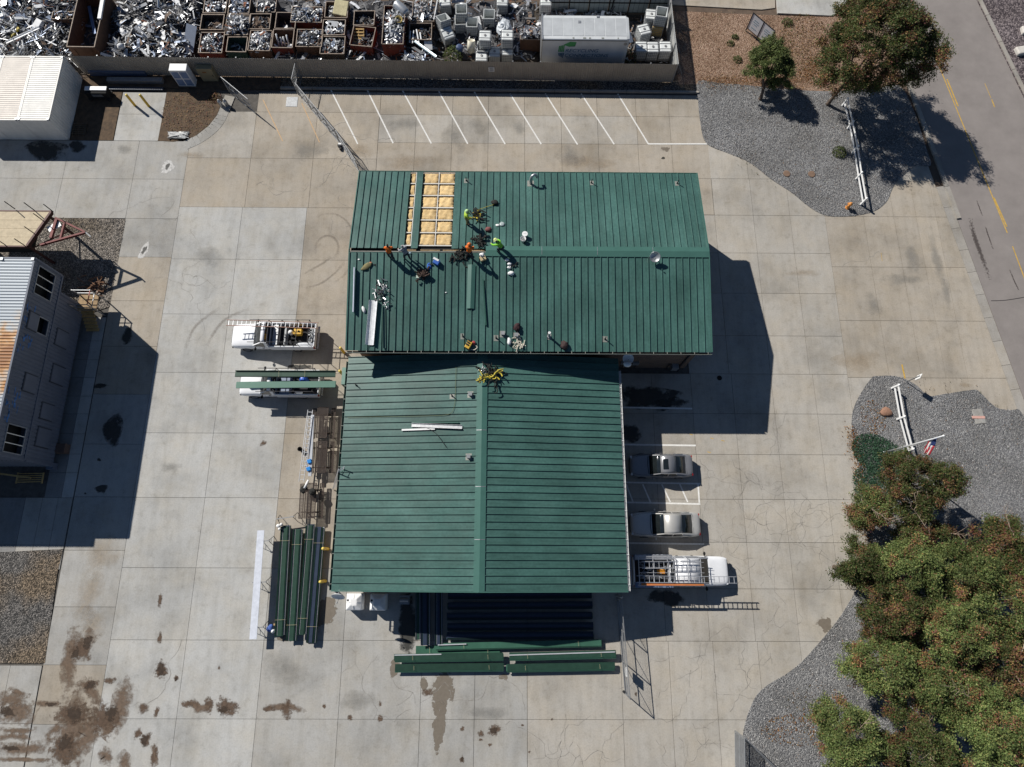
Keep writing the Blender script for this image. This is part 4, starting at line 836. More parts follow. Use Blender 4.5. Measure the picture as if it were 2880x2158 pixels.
def mirrors(t, x, w, z, m, k=1.):
    for s in (-1, 1):
        MB().ball((x, s * (w / 2 + .1 * k), z), .11 * k, 8, 6, sq=(.6, .9, .6)).bar((x, s * (w / 2 - .06), z - .03), (x, s * (w / 2 + .1), z), .04).build('mirror', m, t, smooth=True)
def sedan(name, label, loc, rz, m, L, W, roof_x=(.045, -.2), sunroof=False):
    t = thing(name, label, 'car', loc, rz)
    st = [(.5, .33, .30, .46, .55), (.485, .41, .24, .54, .64), (.42, .465, .20, .62, .72), (.3, .495, .19, .70, .83), (.2, .5, .19, .78, .91), (.0, .5, .19, .84, .93), (-.25, .5, .19, .86, .97), (-.36, .495, .20, .86, 1.0), (-.45, .47, .24, .82, .97), (-.488, .43, .30, .70, .88), (-.5, .36, .34, .6, .76)]
    o = loft(MB(), [(x * L, body_prof(w * W, a, b_, c)) for x, w, a, b_, c in st]).build('body', m, t, smooth=True, sub=2); fix_normals(o)
    g = [(.20, [(.43, .86), (.40, .885), (.30, .90), (0, .925)]), (roof_x[0], [(.465, .86), (.375, 1.31), (.29, 1.385), (0, 1.42)]), (-.08, [(.468, .86), (.38, 1.34), (.295, 1.41), (0, 1.44)]), (roof_x[1], [(.465, .86), (.365, 1.30), (.28, 1.375), (0, 1.405)]), (-.375, [(.42, .88), (.38, .955), (.3, .975), (0, .995)])]
    gs = [(x * L, [(0, .8)] + [(y * W, z) for y, z in pr]) for x, pr in g]
    o = loft(MB(), gs).build('window_glass', GLASS, t, smooth=True); fix_normals(o)
    # roof skin
    vs = []; fs = []; rows = gs[1:4]; k = 0
    for x, pr in rows:
        pts = [(x, y, z + .012) for y, z in pr[2:]]; pts = pts + [(x, -y, z) for _, y, z in pts[-2::-1]]
        vs += pts
    n = 5
    for i in range(2):
        for j in range(n - 1): fs.append((i * n + j, i * n + j + 1, (i + 1) * n + j + 1, (i + 1) * n + j))
    o = MB().add(vs, fs).build('roof', m, t, smooth=True); fix_normals(o); md = o.modifiers.new('s', 'SOLIDIFY'); md.thickness = .02; md.offset = -1
    for s in (-1, 1):
        def P_(i, j): x, pr = gs[i]; return Vector((x, s * (pr[j][0] + .006), pr[j][1] + .004))
        MB().bar(P_(0, 2), P_(1, 2), .06, .04).build('windshield_pillar', m, t)
        MB().bar(P_(4, 2), P_(3, 2), .10, .04).bar(P_(3, 2), P_(4, 1) + Vector((.12, 0, 0)), .2, .02).build('rear_pillar', m, t)
        MB().bar(Vector((-.08 * L, s * .472 * W, .86)), Vector((-.08 * L, s * .385 * W, 1.34)), .07, .03).build('door_pillar', m, t)
        MB().bar(P_(1, 2), P_(2, 2), .05, .04).bar(P_(2, 2), P_(3, 2), .05, .04).build('roof_rail', m, t)
        MB().box((.468 * L, s * .335 * W, .60), (.14, .26, .09), rz=-s * .45).build('headlight', LIGHT_W, t)
        MB().box((-.478 * L, s * .33 * W, .80), (.08, .3, .12), rz=s * .25).build('taillight', LIGHT_R, t)
        for xx in (.02, -.2): MB().bar((xx * L, s * (.5 * W + .005), .82), (xx * L - .14, s * (.5 * W + .005), .82), .03).build('door_handle', m, t)
    MB().box((.5 * L - .02, 0, .42), (.05, W * .6, .12)).build('grille', BLACK, t); MB().box((-.497 * L, 0, .62), (.04, .5, .14)).build('number_plate', WHITE, t)
    MB().tube([(.215 * L, -.36 * W, .90), (.225 * L, 0, .925), (.215 * L, .36 * W, .90)], .02).build('wiper_cowl', RUBBER, t)
    # hood seams
    for s in (-1, 1): MB().tube([(.215 * L, s * .42 * W, .875), (.33 * L, s * .40 * W, .81), (.46 * L, s * .33 * W, .67)], .006, 4).build('hood_seam', BLACK, t)
    MB().bar((-.385 * L, -.36 * W, .995), (-.385 * L, .36 * W, .995), .012).build('boot_seam', BLACK, t)
    if sunroof: MB().box((-.035 * L, 0, 1.445), (.085 * L, .42 * W, .03)).build('sunroof', GLASS, t, bevel=.03)
    mirrors(t, .155 * L, W, .93, m); wheels(t, (.30 * L, -.28 * L), W - .02)
    return t
sedan('sedan', 'dark grey sedan with a black sunroof, half in the shade of the lower building', (11.41, 6.82, 0), math.pi, CAR_GREY, 4.66, 1.80, sunroof=True)
sedan('sedan', 'champagne silver sedan without sunroof, beside the hatched bay', (11.45, 2.55, 0), math.pi, CAR_GOLD, 5.05, 1.86, roof_x=(.05, -.205))

def pickup(name, label, loc, rz, L=6.3, W=2.0, cab=(.18, -.02), m=CAR_WHITE, crew=False, ztop=1.86):
    """local +x is forward; cab=(windscreen base, cab rear) as fractions of the length"""
    t = thing(name, label, 'pickup truck', loc, rz); f0, f1 = cab; H = ztop
    st = [(.5, .40, .42, .72, .92), (.488, .455, .38, .86, 1.0), (.44, .485, .36, .95, 1.08), (.3, .495, .36, 1.0, 1.16), (f0 + .02, .5, .36, 1.04, 1.2), (f0 - .06, .5, .36, 1.06, 1.18), (f1 + .01, .5, .36, 1.06, 1.18), (f1, .495, .36, 1.04, 1.16)]
    o = loft(MB(), [(x * L, body_prof(w * W, a, b_, c)) for x, w, a, b_, c in st]).build('body', m, t, smooth=True, sub=1); fix_normals(o)
    rf, rr = f0 - .115, f1 + .018
    g = [(f0 + .005, [(.45, 1.08), (.42, 1.12), (.3, 1.15), (0, 1.18)]), (rf, [(.475, 1.08), (.405, H - .14), (.33, H - .03), (0, H)]), (rr, [(.475, 1.08), (.405, H - .14), (.33, H - .03), (0, H)]), (f1 + .004, [(.47, 1.08), (.41, H - .3), (.33, H - .22), (0, H - .2)])]
    gs = [(x * L, [(0, 1.0)] + [(y * W, z) for y, z in pr]) for x, pr in g]
    o = loft(MB(), gs).build('window_glass', GLASS, t, smooth=False); fix_normals(o)
    vs = []; fs = []
    for x, pr in (gs[1], (.5 * (gs[1][0] + gs[2][0]), [(y, z + .02) for y, z in gs[1][1]]), gs[2]):
        pts = [(x, y, z + .014) for y, z in pr[2:]]; vs += pts + [(x, -y, z) for _, y, z in pts[-2::-1]]
    for i in range(2):
        for j in range(4): fs.append((i * 5 + j, i * 5 + j + 1, (i + 1) * 5 + j + 1, (i + 1) * 5 + j))
    o = MB().add(vs, fs).build('roof', m, t, smooth=True); fix_normals(o); md = o.modifiers.new('s', 'SOLIDIFY'); md.thickness = .03; md.offset = -1
    for s in (-1, 1):
        def P_(i, j): x, pr = gs[i]; return Vector((x, s * (pr[j][0] + .006), pr[j][1] + .004))
        MB().bar(P_(0, 2), P_(1, 2), .08, .05).build('windshield_pillar', m, t)
        MB().bar(P_(2, 2), P_(2, 1), .22, .03).bar(P_(3, 1), P_(3, 3), .12, .03).build('rear_pillar', m, t)
        MB().bar(P_(1, 2), P_(2, 2), .06, .05).build('roof_rail', m, t)
        if crew:
            xm = (gs[1][0] + gs[2][0]) / 2 - .05; MB().bar((xm, s * .482 * W, 1.08), (xm, s * .412 * W, H - .14), .1, .03).build('door_pillar', m, t)
        for xx in ((f1 + .06, f1 + .22) if crew else (f1 + .05,)): MB().bar((xx * L, s * (.5 * W + .004), .98), (xx * L + .16, s * (.5 * W + .004), .98), .035).build('door_handle', BLACK, t)
        MB().box((.474 * L, s * .36 * W, .88), (.12, .28, .15), rz=-s * .35).build('headlight', LIGHT_W, t)
        MB().box((-.492 * L, s * .475 * W, .95), (.12, .12, .34)).build('taillight', LIGHT_R, t, bevel=.03)
        if s: MB().box((f1 * L * .5 - .25 * L + .0, s * (.5 * W - .05), .86), ((f1 + .5) * L - .03, .1, .76)).build('bed_side', m, t, bevel=.03)
    xb0, xb1 = -.5 * L, f1 * L - .03
    MB().box(((xb0 + xb1) / 2, 0, .62), (xb1 - xb0, W - .2, .06)).build('bed_floor', BEDLINE, t)
    MB().box((xb1 - .03, 0, .9), (.06, W - .2, .6)).build('bed_front', m, t); MB().box((xb0 + .03, 0, .9), (.06, W - .22, .58)).build('tailgate', m, t)
    MB().box((xb0 - .09, 0, .5), (.16, W * .92, .14)).build('rear_bumper', CHROME, t, bevel=.03); MB().box((.5 * L - .02, 0, .52), (.14, W * .86, .16)).build('front_bumper', CHROME if crew else BLACK, t, bevel=.04)
    MB().box((.5 * L - .015, 0, .78), (.05, W * .55, .22)).build('grille', BLACK, t)
    for s in (-.5, .5): MB().bar((f0 * L + .02, s * .2, 1.19), (f0 * L - .1, s * .95, 1.26), .02).build('wiper', RUBBER, t)
    mirrors(t, (f0 - .03) * L, W, 1.16, BLACK, 1.4); wheels(t, (.33 * L, -.27 * L), W - .04, .39, .26)
    return t
def rack(t, L, W, m, x0, x1, h, bars, r=.025, low=1.24):
    """ladder rack: two long rails on legs with cross bars"""
    k = thing('ladder_rack', None, None); k.parent = t
    for s in (-1, 1):
        y = s * (W / 2 - .1)
        MB().tube(smooth_line([(x0, y, h), ((x0 + x1) / 2, y, h), (x1 - .15, y, h), (x1, y, h - .12), (x1 + .05, y, h - .35)] if x1 > .3 * L else [(x0, y, h), (x1, y, h)], 3), r).build('rail', m, k)
        for x in bars: MB().tube([(x, y, low), (x, y, h)], r).build('leg', m, k) if x < .05 * L else None
    for x in bars: MB().tube([(x, -W / 2 + .1, h), (x, W / 2 - .1, h)], r).build('cross_bar', m, k)
    return k
def ladder(name, label, p, q, w, n, m, mr=None, group=None, up=(0, 0, 1), rail=(.035, .085)):
    """ladder lying from p to q: two rails and n rungs"""
    p, q = Vector(p), Vector(q); t = thing(name, label, 'ladder', p, 0, group); d = (q - p); L = d.length; d.normalize()
    x = d.cross(Vector(up)).normalized()
    for s in (-1, 1): MB().bar(x * s * w / 2, d * L + x * s * w / 2, rail[0], rail[1], up=up).build('rail', m, t)
    rb_ = MB().bar(-x * w / 2, x * w / 2, .035, .035, up=up).mesh('rung', mr or m)
    for i in range(n): link('rung', rb_, t, d * (L * (i + .5) / n))
    return t
ALU = mat('ladder_aluminium', (.62, .63, .65), .38, .6, var=.1)
FIBRE_O = mat('orange_fibreglass', (.52, .17, .05), .6, var=.15)
FIBRE_R = mat('faded_red_fibreglass', (.36, .20, .15), .6, var=.2)
RACKM = mat('black_rack_steel', (.035, .035, .04), .5, .3, var=.2)
BLUEBOX = mat('blue_steel_tint', (.20, .26, .38), .35, .35, var=.06)
# --- truck with a ladder on its rack, nearest the taller building
t1 = pickup('pickup_truck', 'white regular cab pickup with a ladder on its roof rack and a loaded bed', (-18.25, 16.78, 0), math.pi, 6.5, 2.04, (.22, .04))
rack(t1, 6.5, 2.0, RACKM, -3.1, 1.55, 2.05, (-3.0, -2.1, -.9, .1, 1.0))
def local(t, p): return t.matrix_basis.inverted() @ Vector(p)
def cargo(name, label, cat, b, m, loc, smooth=False, bevel=0, group=None):
    """loose item; b is drawn around the origin"""
    o = b.build(name, m, None, smooth=smooth, bevel=bevel); o.location = loc; return tag(o, label, cat, group)
ladder('ladder', 'long extension ladder tied on the rack of the pickup by the taller building', (-21.5, 17.40, 2.12), (-14.5, 17.2, 2.12), .44, 21, FIBRE_R, ALU)
YEL = mat('yellow_generator', (.72, .42, .05), .45, var=.15)
gen = thing('generator', 'yellow generator in the bed of the pickup by the taller building', 'generator', (-16.35, 17.05, .66))
MB().box((0, 0, .35), (.62, .5, .42)).build('housing', YEL, gen, bevel=.05)
fr_ = MB()
for y in (-.3, .3): fr_.tube(smooth_line([(-.36, y, .02), (-.38, y, .3), (-.36, y, .6), (0, y, .64), (.36, y, .6), (.38, y, .3), (.36, y, .02)], 3), .02)
fr_.build('tube_frame', BLACK, gen); MB().lathe([(.07, 0), (.07, .05), (.03, .07)], c=(.1, 0, .56)).build('fuel_cap', BLACK, gen)
cargo('cooler', 'white jug beside the yellow generator in the pickup bed', 'cooler', MB().lathe([(.14, 0), (.19, .05), (.19, .38), (.13, .46), (.05, .5)], 12), WHITE_S, (-16.95, 17.05, .66), True)
cargo('toolbox', 'long grey crossbed toolbox behind the cab of the laddered pickup', 'toolbox', MB().box((0, 0, .28), (.42, 1.66, .5)), GALV, (-18.05, 16.78, .66), bevel=.03)
cargo('tarp_bundle', 'white tarp bundle along the side of the laddered pickup bed', 'tarp', MB().ball((0, 0, .2), .5, 12, 8, sq=(1.5, .36, .45)), mat('white_tarp', (.72, .74, .76), .7, var=.2, sc_=5, bump=1, bsc=9), (-15.75, 16.1, .7), True)
cargo('tyre', 'dark tyre lying in the middle of the laddered pickup bed', 'tyre', MB().lathe([(.18, 0), (.3, 0), (.34, .08), (.3, .2), (.18, .2), (.18, .0)], 16), RUBBER, (-16.75, 16.35, .66))
cargo('post_bundle', 'bundle of dark pipes across the laddered pickup bed', 'pipes', MB().tube([(-.1, -.7, .1), (-.1, .75, .1)], .08).tube([(.1, -.72, .1), (.1, .7, .1)], .08).tube([(0, -.7, .25), (0, .7, .25)], .08), GALV_D, (-17.35, 16.78, .66))
cargo('bucket', 'white bucket at the tailgate of the laddered pickup', 'bucket', MB().lathe([(.12, 0), (.15, .34), (.165, .34), (.165, .3), (.13, .32), (.11, .03)], 14), WHITE_S, (-15.4, 16.4, .66), True)
cargo('scrap_heap', 'tangle of dark tools at the tailgate of the laddered pickup', 'tools', (lambda b: [b.bar((rng.uniform(-.3, .3), rng.uniform(-.6, .6), rng.uniform(.05, .35)), (rng.uniform(-.3, .3), rng.uniform(-.6, .6), rng.uniform(.05, .45)), .05) for _ in range(26)] and b)(MB()), GALV_D, (-15.3, 16.95, .66))
# --- truck carrying two long green sheets
t2 = pickup('pickup_truck', 'white pickup mostly hidden beneath two long green roof sheets', (-17.4, 12.95, 0), math.pi, 6.1, 2.0, (.22, .04))
rack(t2, 6.1, 2.0, RACKM, -2.9, 1.4, 1.92, (-2.8, -1.4, .05, .9))
GSHEET = mat('green_sheet_metal', (.045, .125, .085), .4, .1, var=.12, sc_=1.5, rand=.12)
GSHEET_D = mat('dark_green_sheet_metal', (.022, .058, .040), .42, .1, var=.15, rand=.15)
EDGE_W = mat('bare_sheet_edge', (.62, .64, .66), .4, .4, var=.1)
def channel(b, p, q, w, leg, th=.012, flip=False, skew=0.):
    s = -1 if flip else 1
    pr = [(-w / 2 - skew, s * leg), (-w / 2, 0), (w / 2, 0), (w / 2 + skew, s * leg), (w / 2 + skew - th, s * leg), (w / 2 - th, s * th), (-w / 2 + th, s * th), (-w / 2 - skew + th, s * leg)]
    if flip: pr = pr[::-1]
    b.extrude(pr, p, q); return b
def bundle(name, label, p, q, w, n=4, leg=.075, flip=False, group='bundles of green roof sheets', mats=None, shift=.028, ties=(), m_edge=None):
    """stack of nested roof sheets, each set over a little, tied with cord"""
    p, q = Vector(p), Vector(q); c = (p + q) / 2; t = thing(name, label, 'roof sheets', (c.x, c.y, 0), 0, group)
    x = (q - p).normalized().cross(Vector((0, 0, 1))).normalized(); mats = mats or [GSHEET_D, GSHEET]
    for i in range(n):
        e = rng.uniform(-.05, .05); dz = Vector((0, 0, .022 * i)); dd = (q - p).normalized() * e + x * shift * i
        channel(MB(), p + dz + dd, q + dz + dd, w, leg, flip=flip).build('roof_sheet', mats[i % len(mats)], t, wc=True)
    for k in ties:
        a = p + (q - p) * k; z = .022 * n + leg + .01
        MB().tube([a - x * (w / 2 + .02) + Vector((0, 0, .0)), a - x * w / 2 + Vector((0, 0, z)), a + x * (w / 2 + shift * n) + Vector((.02, 0, z)), a + x * (w / 2 + shift * n + .02)], .007, 5).build('tie_cord', mat('tie_cord', (.55, .48, .30), .8), t, wc=True)
    return t
bundle('roof_sheet_bundle', 'green roof sheets lying hollow side up over the pickup cab, farther from the lens', (-20.4, 13.4, 1.97), (-12.95, 13.42, 1.97), .46, 3, .11, mats=[GSHEET_D], ties=(.44, .70))
bundle('roof_sheet_bundle', 'pale green roof sheet lying flat side up over the pickup bed', (-20.2, 12.5, 2.08), (-12.85, 12.6, 2.08), .46, 2, .11, flip=True, mats=[mat('pale_green_sheet', (.10, .20, .155), .4, .1, var=.06)])
cargo('drum', 'blue plastic drum in the bed under the green sheets', 'drum', MB().lathe([(.26, 0), (.28, .05), (.28, .6), (.2, .66), (.05, .67)], 16), mat('blue_plastic', (.02, .10, .50), .4, var=.1), (-15.55, 13.2, .66), True)
cargo('toolbox', 'grey lidded box behind the cab of the pickup under green sheets', 'toolbox', MB().box((0, 0, .3), (.75, 1.6, .6)), mat('slate_blue_lid', (.22, .26, .34), .4, .3, var=.08), (-16.9, 12.8, .66), bevel=.03)
cargo('crate', 'white slatted crate in the bed under the green sheets', 'crate', MB().box((0, 0, .1), (.6, .2, .2)), WHITE_S, (-15.95, 12.2, .7), bevel=.02)
cargo('cable_pile', 'dark coil of cable near the tailgate under the green sheets', 'cable', (lambda b: [b.tube([(.2 * math.cos(a * .5 + k), .2 * math.sin(a * .5 + k), .05 + .04 * k) for a in range(13)], .03, 5) for k in range(4)] and b)(MB()), RUBBER, (-15.1, 12.45, .66))
# --- crew cab truck with racks and tool chests
t3 = pickup('pickup_truck', 'white crew cab pickup with silver racks and ladders beside the lower building', (12.3, -.70, 0), 0., 6.75, 2.12, (.28, -.11), crew=True, ztop=1.9)
rk = rack(t3, 6.75, 2.1, ALU, -3.3, 1.25, 2.12, (-3.2, -2.2, -1.2, -.72, .2, 1.1), .028)
k = MB()
for y in (-.8, -.45, -.1, .25, .6, .85): k.tube([(-3.25, y, 2.17), (1.3, y, 2.17)], .014)
k.build('long_bars', ALU, rk)
for s, lab in ((1, 'north'), (-1, 'south')):
    c = MB().box((-2.05, s * .93, 1.38), (2.65, .36, .42)).build('side_tool_chest', BLUEBOX, t3, bevel=.03)
    MB().box((-2.05, s * .93, 1.6), (2.55, .34, .02)).build('chest_lid', GALV if s > 0 else BLUEBOX, c)
    for q_ in range(5): MB().box((-2.6 + q_ * .3, s * 1.115, 1.42), (.12, .01, .16)).build('vent_slot', WHITE, c)
ladder('ladder', 'aluminium extension ladder on the crew cab pickup, overhanging its hood', (8.9, -1.22, 2.26), (15.75, -1.26, 2.26), .42, 20, ALU)
ladder('ladder', 'shorter aluminium ladder on the tool chest side of the crew cab pickup rack', (9.3, -.28, 2.24), (13.0, -.26, 2.24), .46, 11, ALU)
cargo('plank', 'orange fibreglass plank beside the ladder on the crew cab pickup', 'plank', MB().box((0, 0, .05), (4.3, .16, .06)), FIBRE_O, (11.35, -1.56, 2.14))
cargo('plastic_case', 'orange case in the bed of the crew cab pickup', 'case', MB().box((0, 0, .15), (.55, .3, .3)), mat('orange_plastic', (.70, .28, .02), .5, var=.15), (10.9, -.75, .66), bevel=.03)
cargo('tool_heap', 'heap of tools in the bed of the crew cab pickup', 'tools', (lambda b: [b.bar((rng.uniform(-1, 1), rng.uniform(-.6, .6), rng.uniform(.05, .3)), (rng.uniform(-1, 1), rng.uniform(-.6, .6), rng.uniform(.05, .45)), .05) for _ in range(34)] and b)(MB()), GALV_D, (10.3, -.7, .66))
# ============================================================ YARD FURNITURE AND GEAR
def bollard(label, p, h=1.3, r=.11):
    t = thing('bollard', label, 'bollard', (p[0], p[1], 0), 0, 'yellow steel bollards')
    MB().tube([(0, 0, 0), (0, 0, h)], r, 12).build('post', YELLOW, t); MB().ball((0, 0, h), r, 12, 6, sq=(1, 1, .6)).build('cap', mat('bollard_cap', (.72, .55, .12), .5), t, smooth=True); return t
bollard('left yellow bollard on the small concrete pad by the containers', S(0, 0, 1165, 912), 1.34)
bollard('right yellow bollard on the small concrete pad by the containers', S(0, 0, 1285, 918), 1.42)
bollard('yellow bollard at the south-west corner of the taller building', at(620 + 2020 * .172, 880 + 650 * .172), 1.15)
bollard('yellow bollard between the sheet-carrying pickup and the lower building', at(620 + 2010 * .172, 880 + 1020 * .172), 1.15)
bollard('yellow bollard west of the lower building, upper one beside the stacked sheets', S(1, 2, 622, 1424), 1.35)
bollard('yellow bollard west of the lower building, lower one near its corner', S(1, 3, 600, 52), 1.35)
# picnic tables of perforated brown steel
BROWN = mat('brown_coated_steel', (.055, .038, .030), .6, .2, var=.25)
def picnic(label, x, y, rz=0., l=2.3):
    t = thing('picnic_table', label, 'picnic table', (x, y, 0), rz, 'brown steel picnic tables')
    def lattice(name, cx, w, z):
        b = MB()
        for s in (-1, 1): b.bar((cx + s * w / 2, -l / 2, z), (cx + s * w / 2, l / 2, z), .045, .05); b.bar((cx - w / 2, s * l / 2, z), (cx + w / 2, s * l / 2, z), .045, .05)
        n = int(w / .052)
        for i in range(1, n): b.box((cx - w / 2 + w * i / n, 0, z), (.022, l, .012))
        for j in range(1, 24): b.box((cx, -l / 2 + l * j / 24, z - .006), (w, .022, .012))
        b.build(name, BROWN, t)
    lattice('table_top', 0, .78, .76)
    for s in (-1, 1): lattice('bench', s * .72, .27, .45)
    for s in (-1, 1):
        y_ = s * l * .32
        MB().tube([(-.72, y_, .43), (0, y_, .36), (.72, y_, .43)], .03).tube([(-.32, y_, .74), (-.42, y_, .02), (.42, y_, .02), (.32, y_, .74)], .03).build('leg_frame', BROWN, t)
    MB().tube([(0, -l * .32, .36), (0, l * .32, .36)], .025).build('stretcher', BROWN, t)
    return t
picnic('northernmost brown steel picnic table, half in the shade of the pickup', -13.98, 9.95, .02)
picnic('middle brown steel picnic table under the roof ladder', -13.86, 7.35, .03)
picnic('southernmost brown steel picnic table carrying bags and a white roll', -14.38, 4.15, .03, 2.5)
ladder('ladder', 'long aluminium ladder lying along the picnic tables', (-14.93, 10.9, .84), (-15.12, 5.5, .84), .36, 16, ALU)
ladder('ladder', 'second aluminium ladder stacked on the one along the picnic tables', (-14.84, 10.4, .95), (-14.93, 6.5, .95), .30, 12, ALU)
w_ = MB().box((0, 0, .03), (.24, 4.6, .05)).box((-.11, 0, .0), (.03, 4.6, .1)).box((.11, 0, 0), (.03, 4.6, .1))
o = cargo('walk_plank', 'bright aluminium walk plank beside the ladders on the picnic tables', 'plank', w_, mat('bright_aluminium', (.68, .70, .73), .3, .5, var=.06), (-14.62, 8.2, .86)); o.rotation_euler = (0, 0, .04)
BLUE_C = mat('bright_blue_plastic', (.01, .22, .62), .45, var=.08)
for x, y, l in ((-14.62, 6.98, 'upper of two bright blue pads on the ladder plank'), (-14.63, 6.42, 'lower of two bright blue pads on the ladder plank')):
    o = cargo('pad', l, 'pad', MB().box((0, 0, .06), (.30, .30, .12)), BLUE_C, (x, y, .93), bevel=.03, group='blue pads'); o.rotation_euler = (0, 0, .35)
b = MB().lathe([(.13, 0), (.16, .36), (.175, .36), (.175, .32), (.15, .33), (.12, .03)], 16)
cargo('bucket', 'black bucket standing left of the picnic table ladder', 'bucket', b, RUBBER, at(820 + 165 * .1629, 1130 + 830 * .1629), True)
cargo('paper_roll', 'white roll on the southernmost picnic table', 'roll', MB().tube([(-.12, -.3, .09), (.12, .3, .09)], .09, 12), WHITE_S, (-14.72, 5.32, .77), True)
def bag(label, loc, m, s=.26, sq=(1, 1, .7), name='bag', seed=1):
    b = MB().ball((0, 0, s * sq[2] * .9), s, 12, 8, sq=sq); r = random.Random(seed)
    b.v = [v * (1 + r.uniform(-.14, .14)) for v in b.v]
    for a in (0, 2.1): b.tube(smooth_line([(.5 * s * math.cos(a), .5 * s * math.sin(a), s), (0, 0, s * 1.5), (-.5 * s * math.cos(a), -.5 * s * math.sin(a), s)], 3), .015, 5)
    return cargo(name, label, 'bag', b, m, loc, True)
BAGK = mat('black_bag_cloth', (.022, .022, .02), .9, var=.4, sc_=8)
bag('black bag on the bench end of the southernmost picnic table', (-14.95, 4.95, .46), BAGK, .28, seed=2); bag('dark rucksack on top of the southernmost picnic table', (-14.2, 4.75, .77), BAGK, .26, seed=3)
# ladder leaning on the west eave
ladder('ladder', 'white ladder leaning against the west eave of the lower building', (-12.82, 5.15, .0), (-11.35, 6.05, 4.35), .42, 13, ALU, up=(.7, -1.1, 0))
# trestles
def trestle(label, x, y, rz, w=1.0, h=.86):
    t = thing('trestle', label, 'trestle', (x, y, 0), rz, 'folding steel trestles')
    MB().bar((-w / 2, 0, h), (w / 2, 0, h), .06).build('top_beam', GALV_D, t)
    for s in (-1, 1):
        for k in (-1, 1): MB().tube([(s * w * .42, 0, h), (s * w * .5, k * .34, 0)], .02).build('leg', DARKPIPE, t)
        MB().tube([(s * w * .46, -.17, h * .5), (s * w * .46, .17, h * .5)], .014).build('brace', DARKPIPE, t)
    return t
trestle('trestle under the upper end of the long white panel', -17.5, 1.25, .1); trestle('trestle under the middle of the long white panel', -17.42, -1.55, .05); trestle('trestle under the lower end of the long white panel', -17.28, -4.55, .1)
trestle('empty trestle beside the southernmost picnic table', -16.05, 2.9, .15, 1.3)
o = cargo('long_panel', 'long narrow white panel lying on three trestles', 'panel', MB().box((0, 0, .02), (.50, 7.3, .035)), mat('panel_white', (.64, .67, .74), .45, var=.12, sc_=3), (-17.55, -1.64, .90)); o.rotation_euler = (0, 0, .034)
cargo('glove_heap', 'white cloth and bottle beside the top of the stacked sheets', 'cloth', MB().ball((0, 0, .1), .17, 9, 6, sq=(1, .8, .7)).ball((.2, .1, .08), .12, 8, 5).ball((.1, -.22, .08), .11, 8, 5), WHITE_S, at(680 + 455 * .2293, 1460 + 85 * .2293, .5), True)
cargo('cloth_heap', 'blue cloth and white jug beside the bottom of the stacked sheets', 'cloth', MB().ball((0, 0, .12), .22, 9, 6, sq=(1, 1, .5)).ball((.1, .16, .12), .16, 8, 5, sq=(1, 1, .5)), mat('blue_cloth', (.06, .12, .36), .8, var=.3), at(680 + 345 * .2293, 1460 + 1345 * .2293, .3), True)
cargo('jug', 'white jug beside the blue cloth at the stacked sheets', 'jug', MB().lathe([(.1, 0), (.13, .04), (.13, .22), (.05, .3), (.04, .33)], 12), WHITE_S, at(680 + 395 * .2293, 1460 + 1375 * .2293, .3), True)
for y, l in ((1.2, 'upper timber bearer under the stacked green sheets west of the lower building'), (-1.5, 'middle timber bearer under the stacked green sheets west of the lower building'), (-4.4, 'lower timber bearer under the stacked green sheets west of the lower building')):
    cargo('bearer', l, 'timber', MB().box((0, 0, .14), (3.0, .12, .28)), WOOD, (-14.85, y, 0), group='timber bearers')
def row(labels, pts, **kw):
    for l, (p, q, w, n) in zip(labels, pts): bundle('roof_sheet_bundle', l, p, q, w, n, **kw)
NAVY = mat('navy_sheet_metal', (.035, .05, .085), .4, .2, var=.15)
row(['green sheet bundle west of the lower building, leftmost of the four lying north-south', 'green sheet bundle west of the lower building, second from the left', 'green sheet bundle west of the lower building, third from the left', 'green sheet bundle west of the lower building, rightmost beside the eave bollards'],
    [((-15.98, 2.35, .33), (-15.68, -5.1, .33), .50, 5), ((-15.08, 2.1, .30), (-14.85, -5.45, .30), .50, 5), ((-14.2, 2.45, .33), (-14.15, -5.0, .33), .46, 5), ((-13.45, 2.25, .31), (-13.45, -5.6, .31), .42, 6)], shift=.05, leg=.09, mats=[GSHEET_D, EDGE_W, NAVY, GSHEET, GSHEET_D, NAVY], ties=(.14, .86))
# sheets south of the lower building
p8 = lambda x, y, z: at(920 + x * .1718, 1650 + y * .1718, z)
row(['north-south sheet bundle under the south eave, leftmost of three, navy edged', 'north-south sheet bundle under the south eave, middle of three', 'north-south sheet bundle under the south eave, right of three'],
    [(p8(1500, 60, .3), p8(1500, 870, .3), .30, 3), (p8(1640, 60, .3), p8(1640, 960, .3), .42, 6), (p8(1850, 60, .3), p8(1850, 950, .3), .36, 5)], shift=.045, leg=.08, mats=[NAVY, EDGE_W, GSHEET_D, GSHEET_D, NAVY])
for i, y in enumerate((185, 275, 365, 455, 535)):
    bundle('roof_sheet_bundle', 'east-west sheet bundle shaded by the south eave, %s' % ('nearest the wall', 'second from the wall', 'third from the wall', 'fourth from the wall', 'farthest from the wall')[i], S(1, 3, 1655 - i * 2, y, .25), S(2, 3, 685 + i * 4, y - 8, .25), .36, 4, .1, shift=-.05, mats=[GSHEET_D, NAVY])
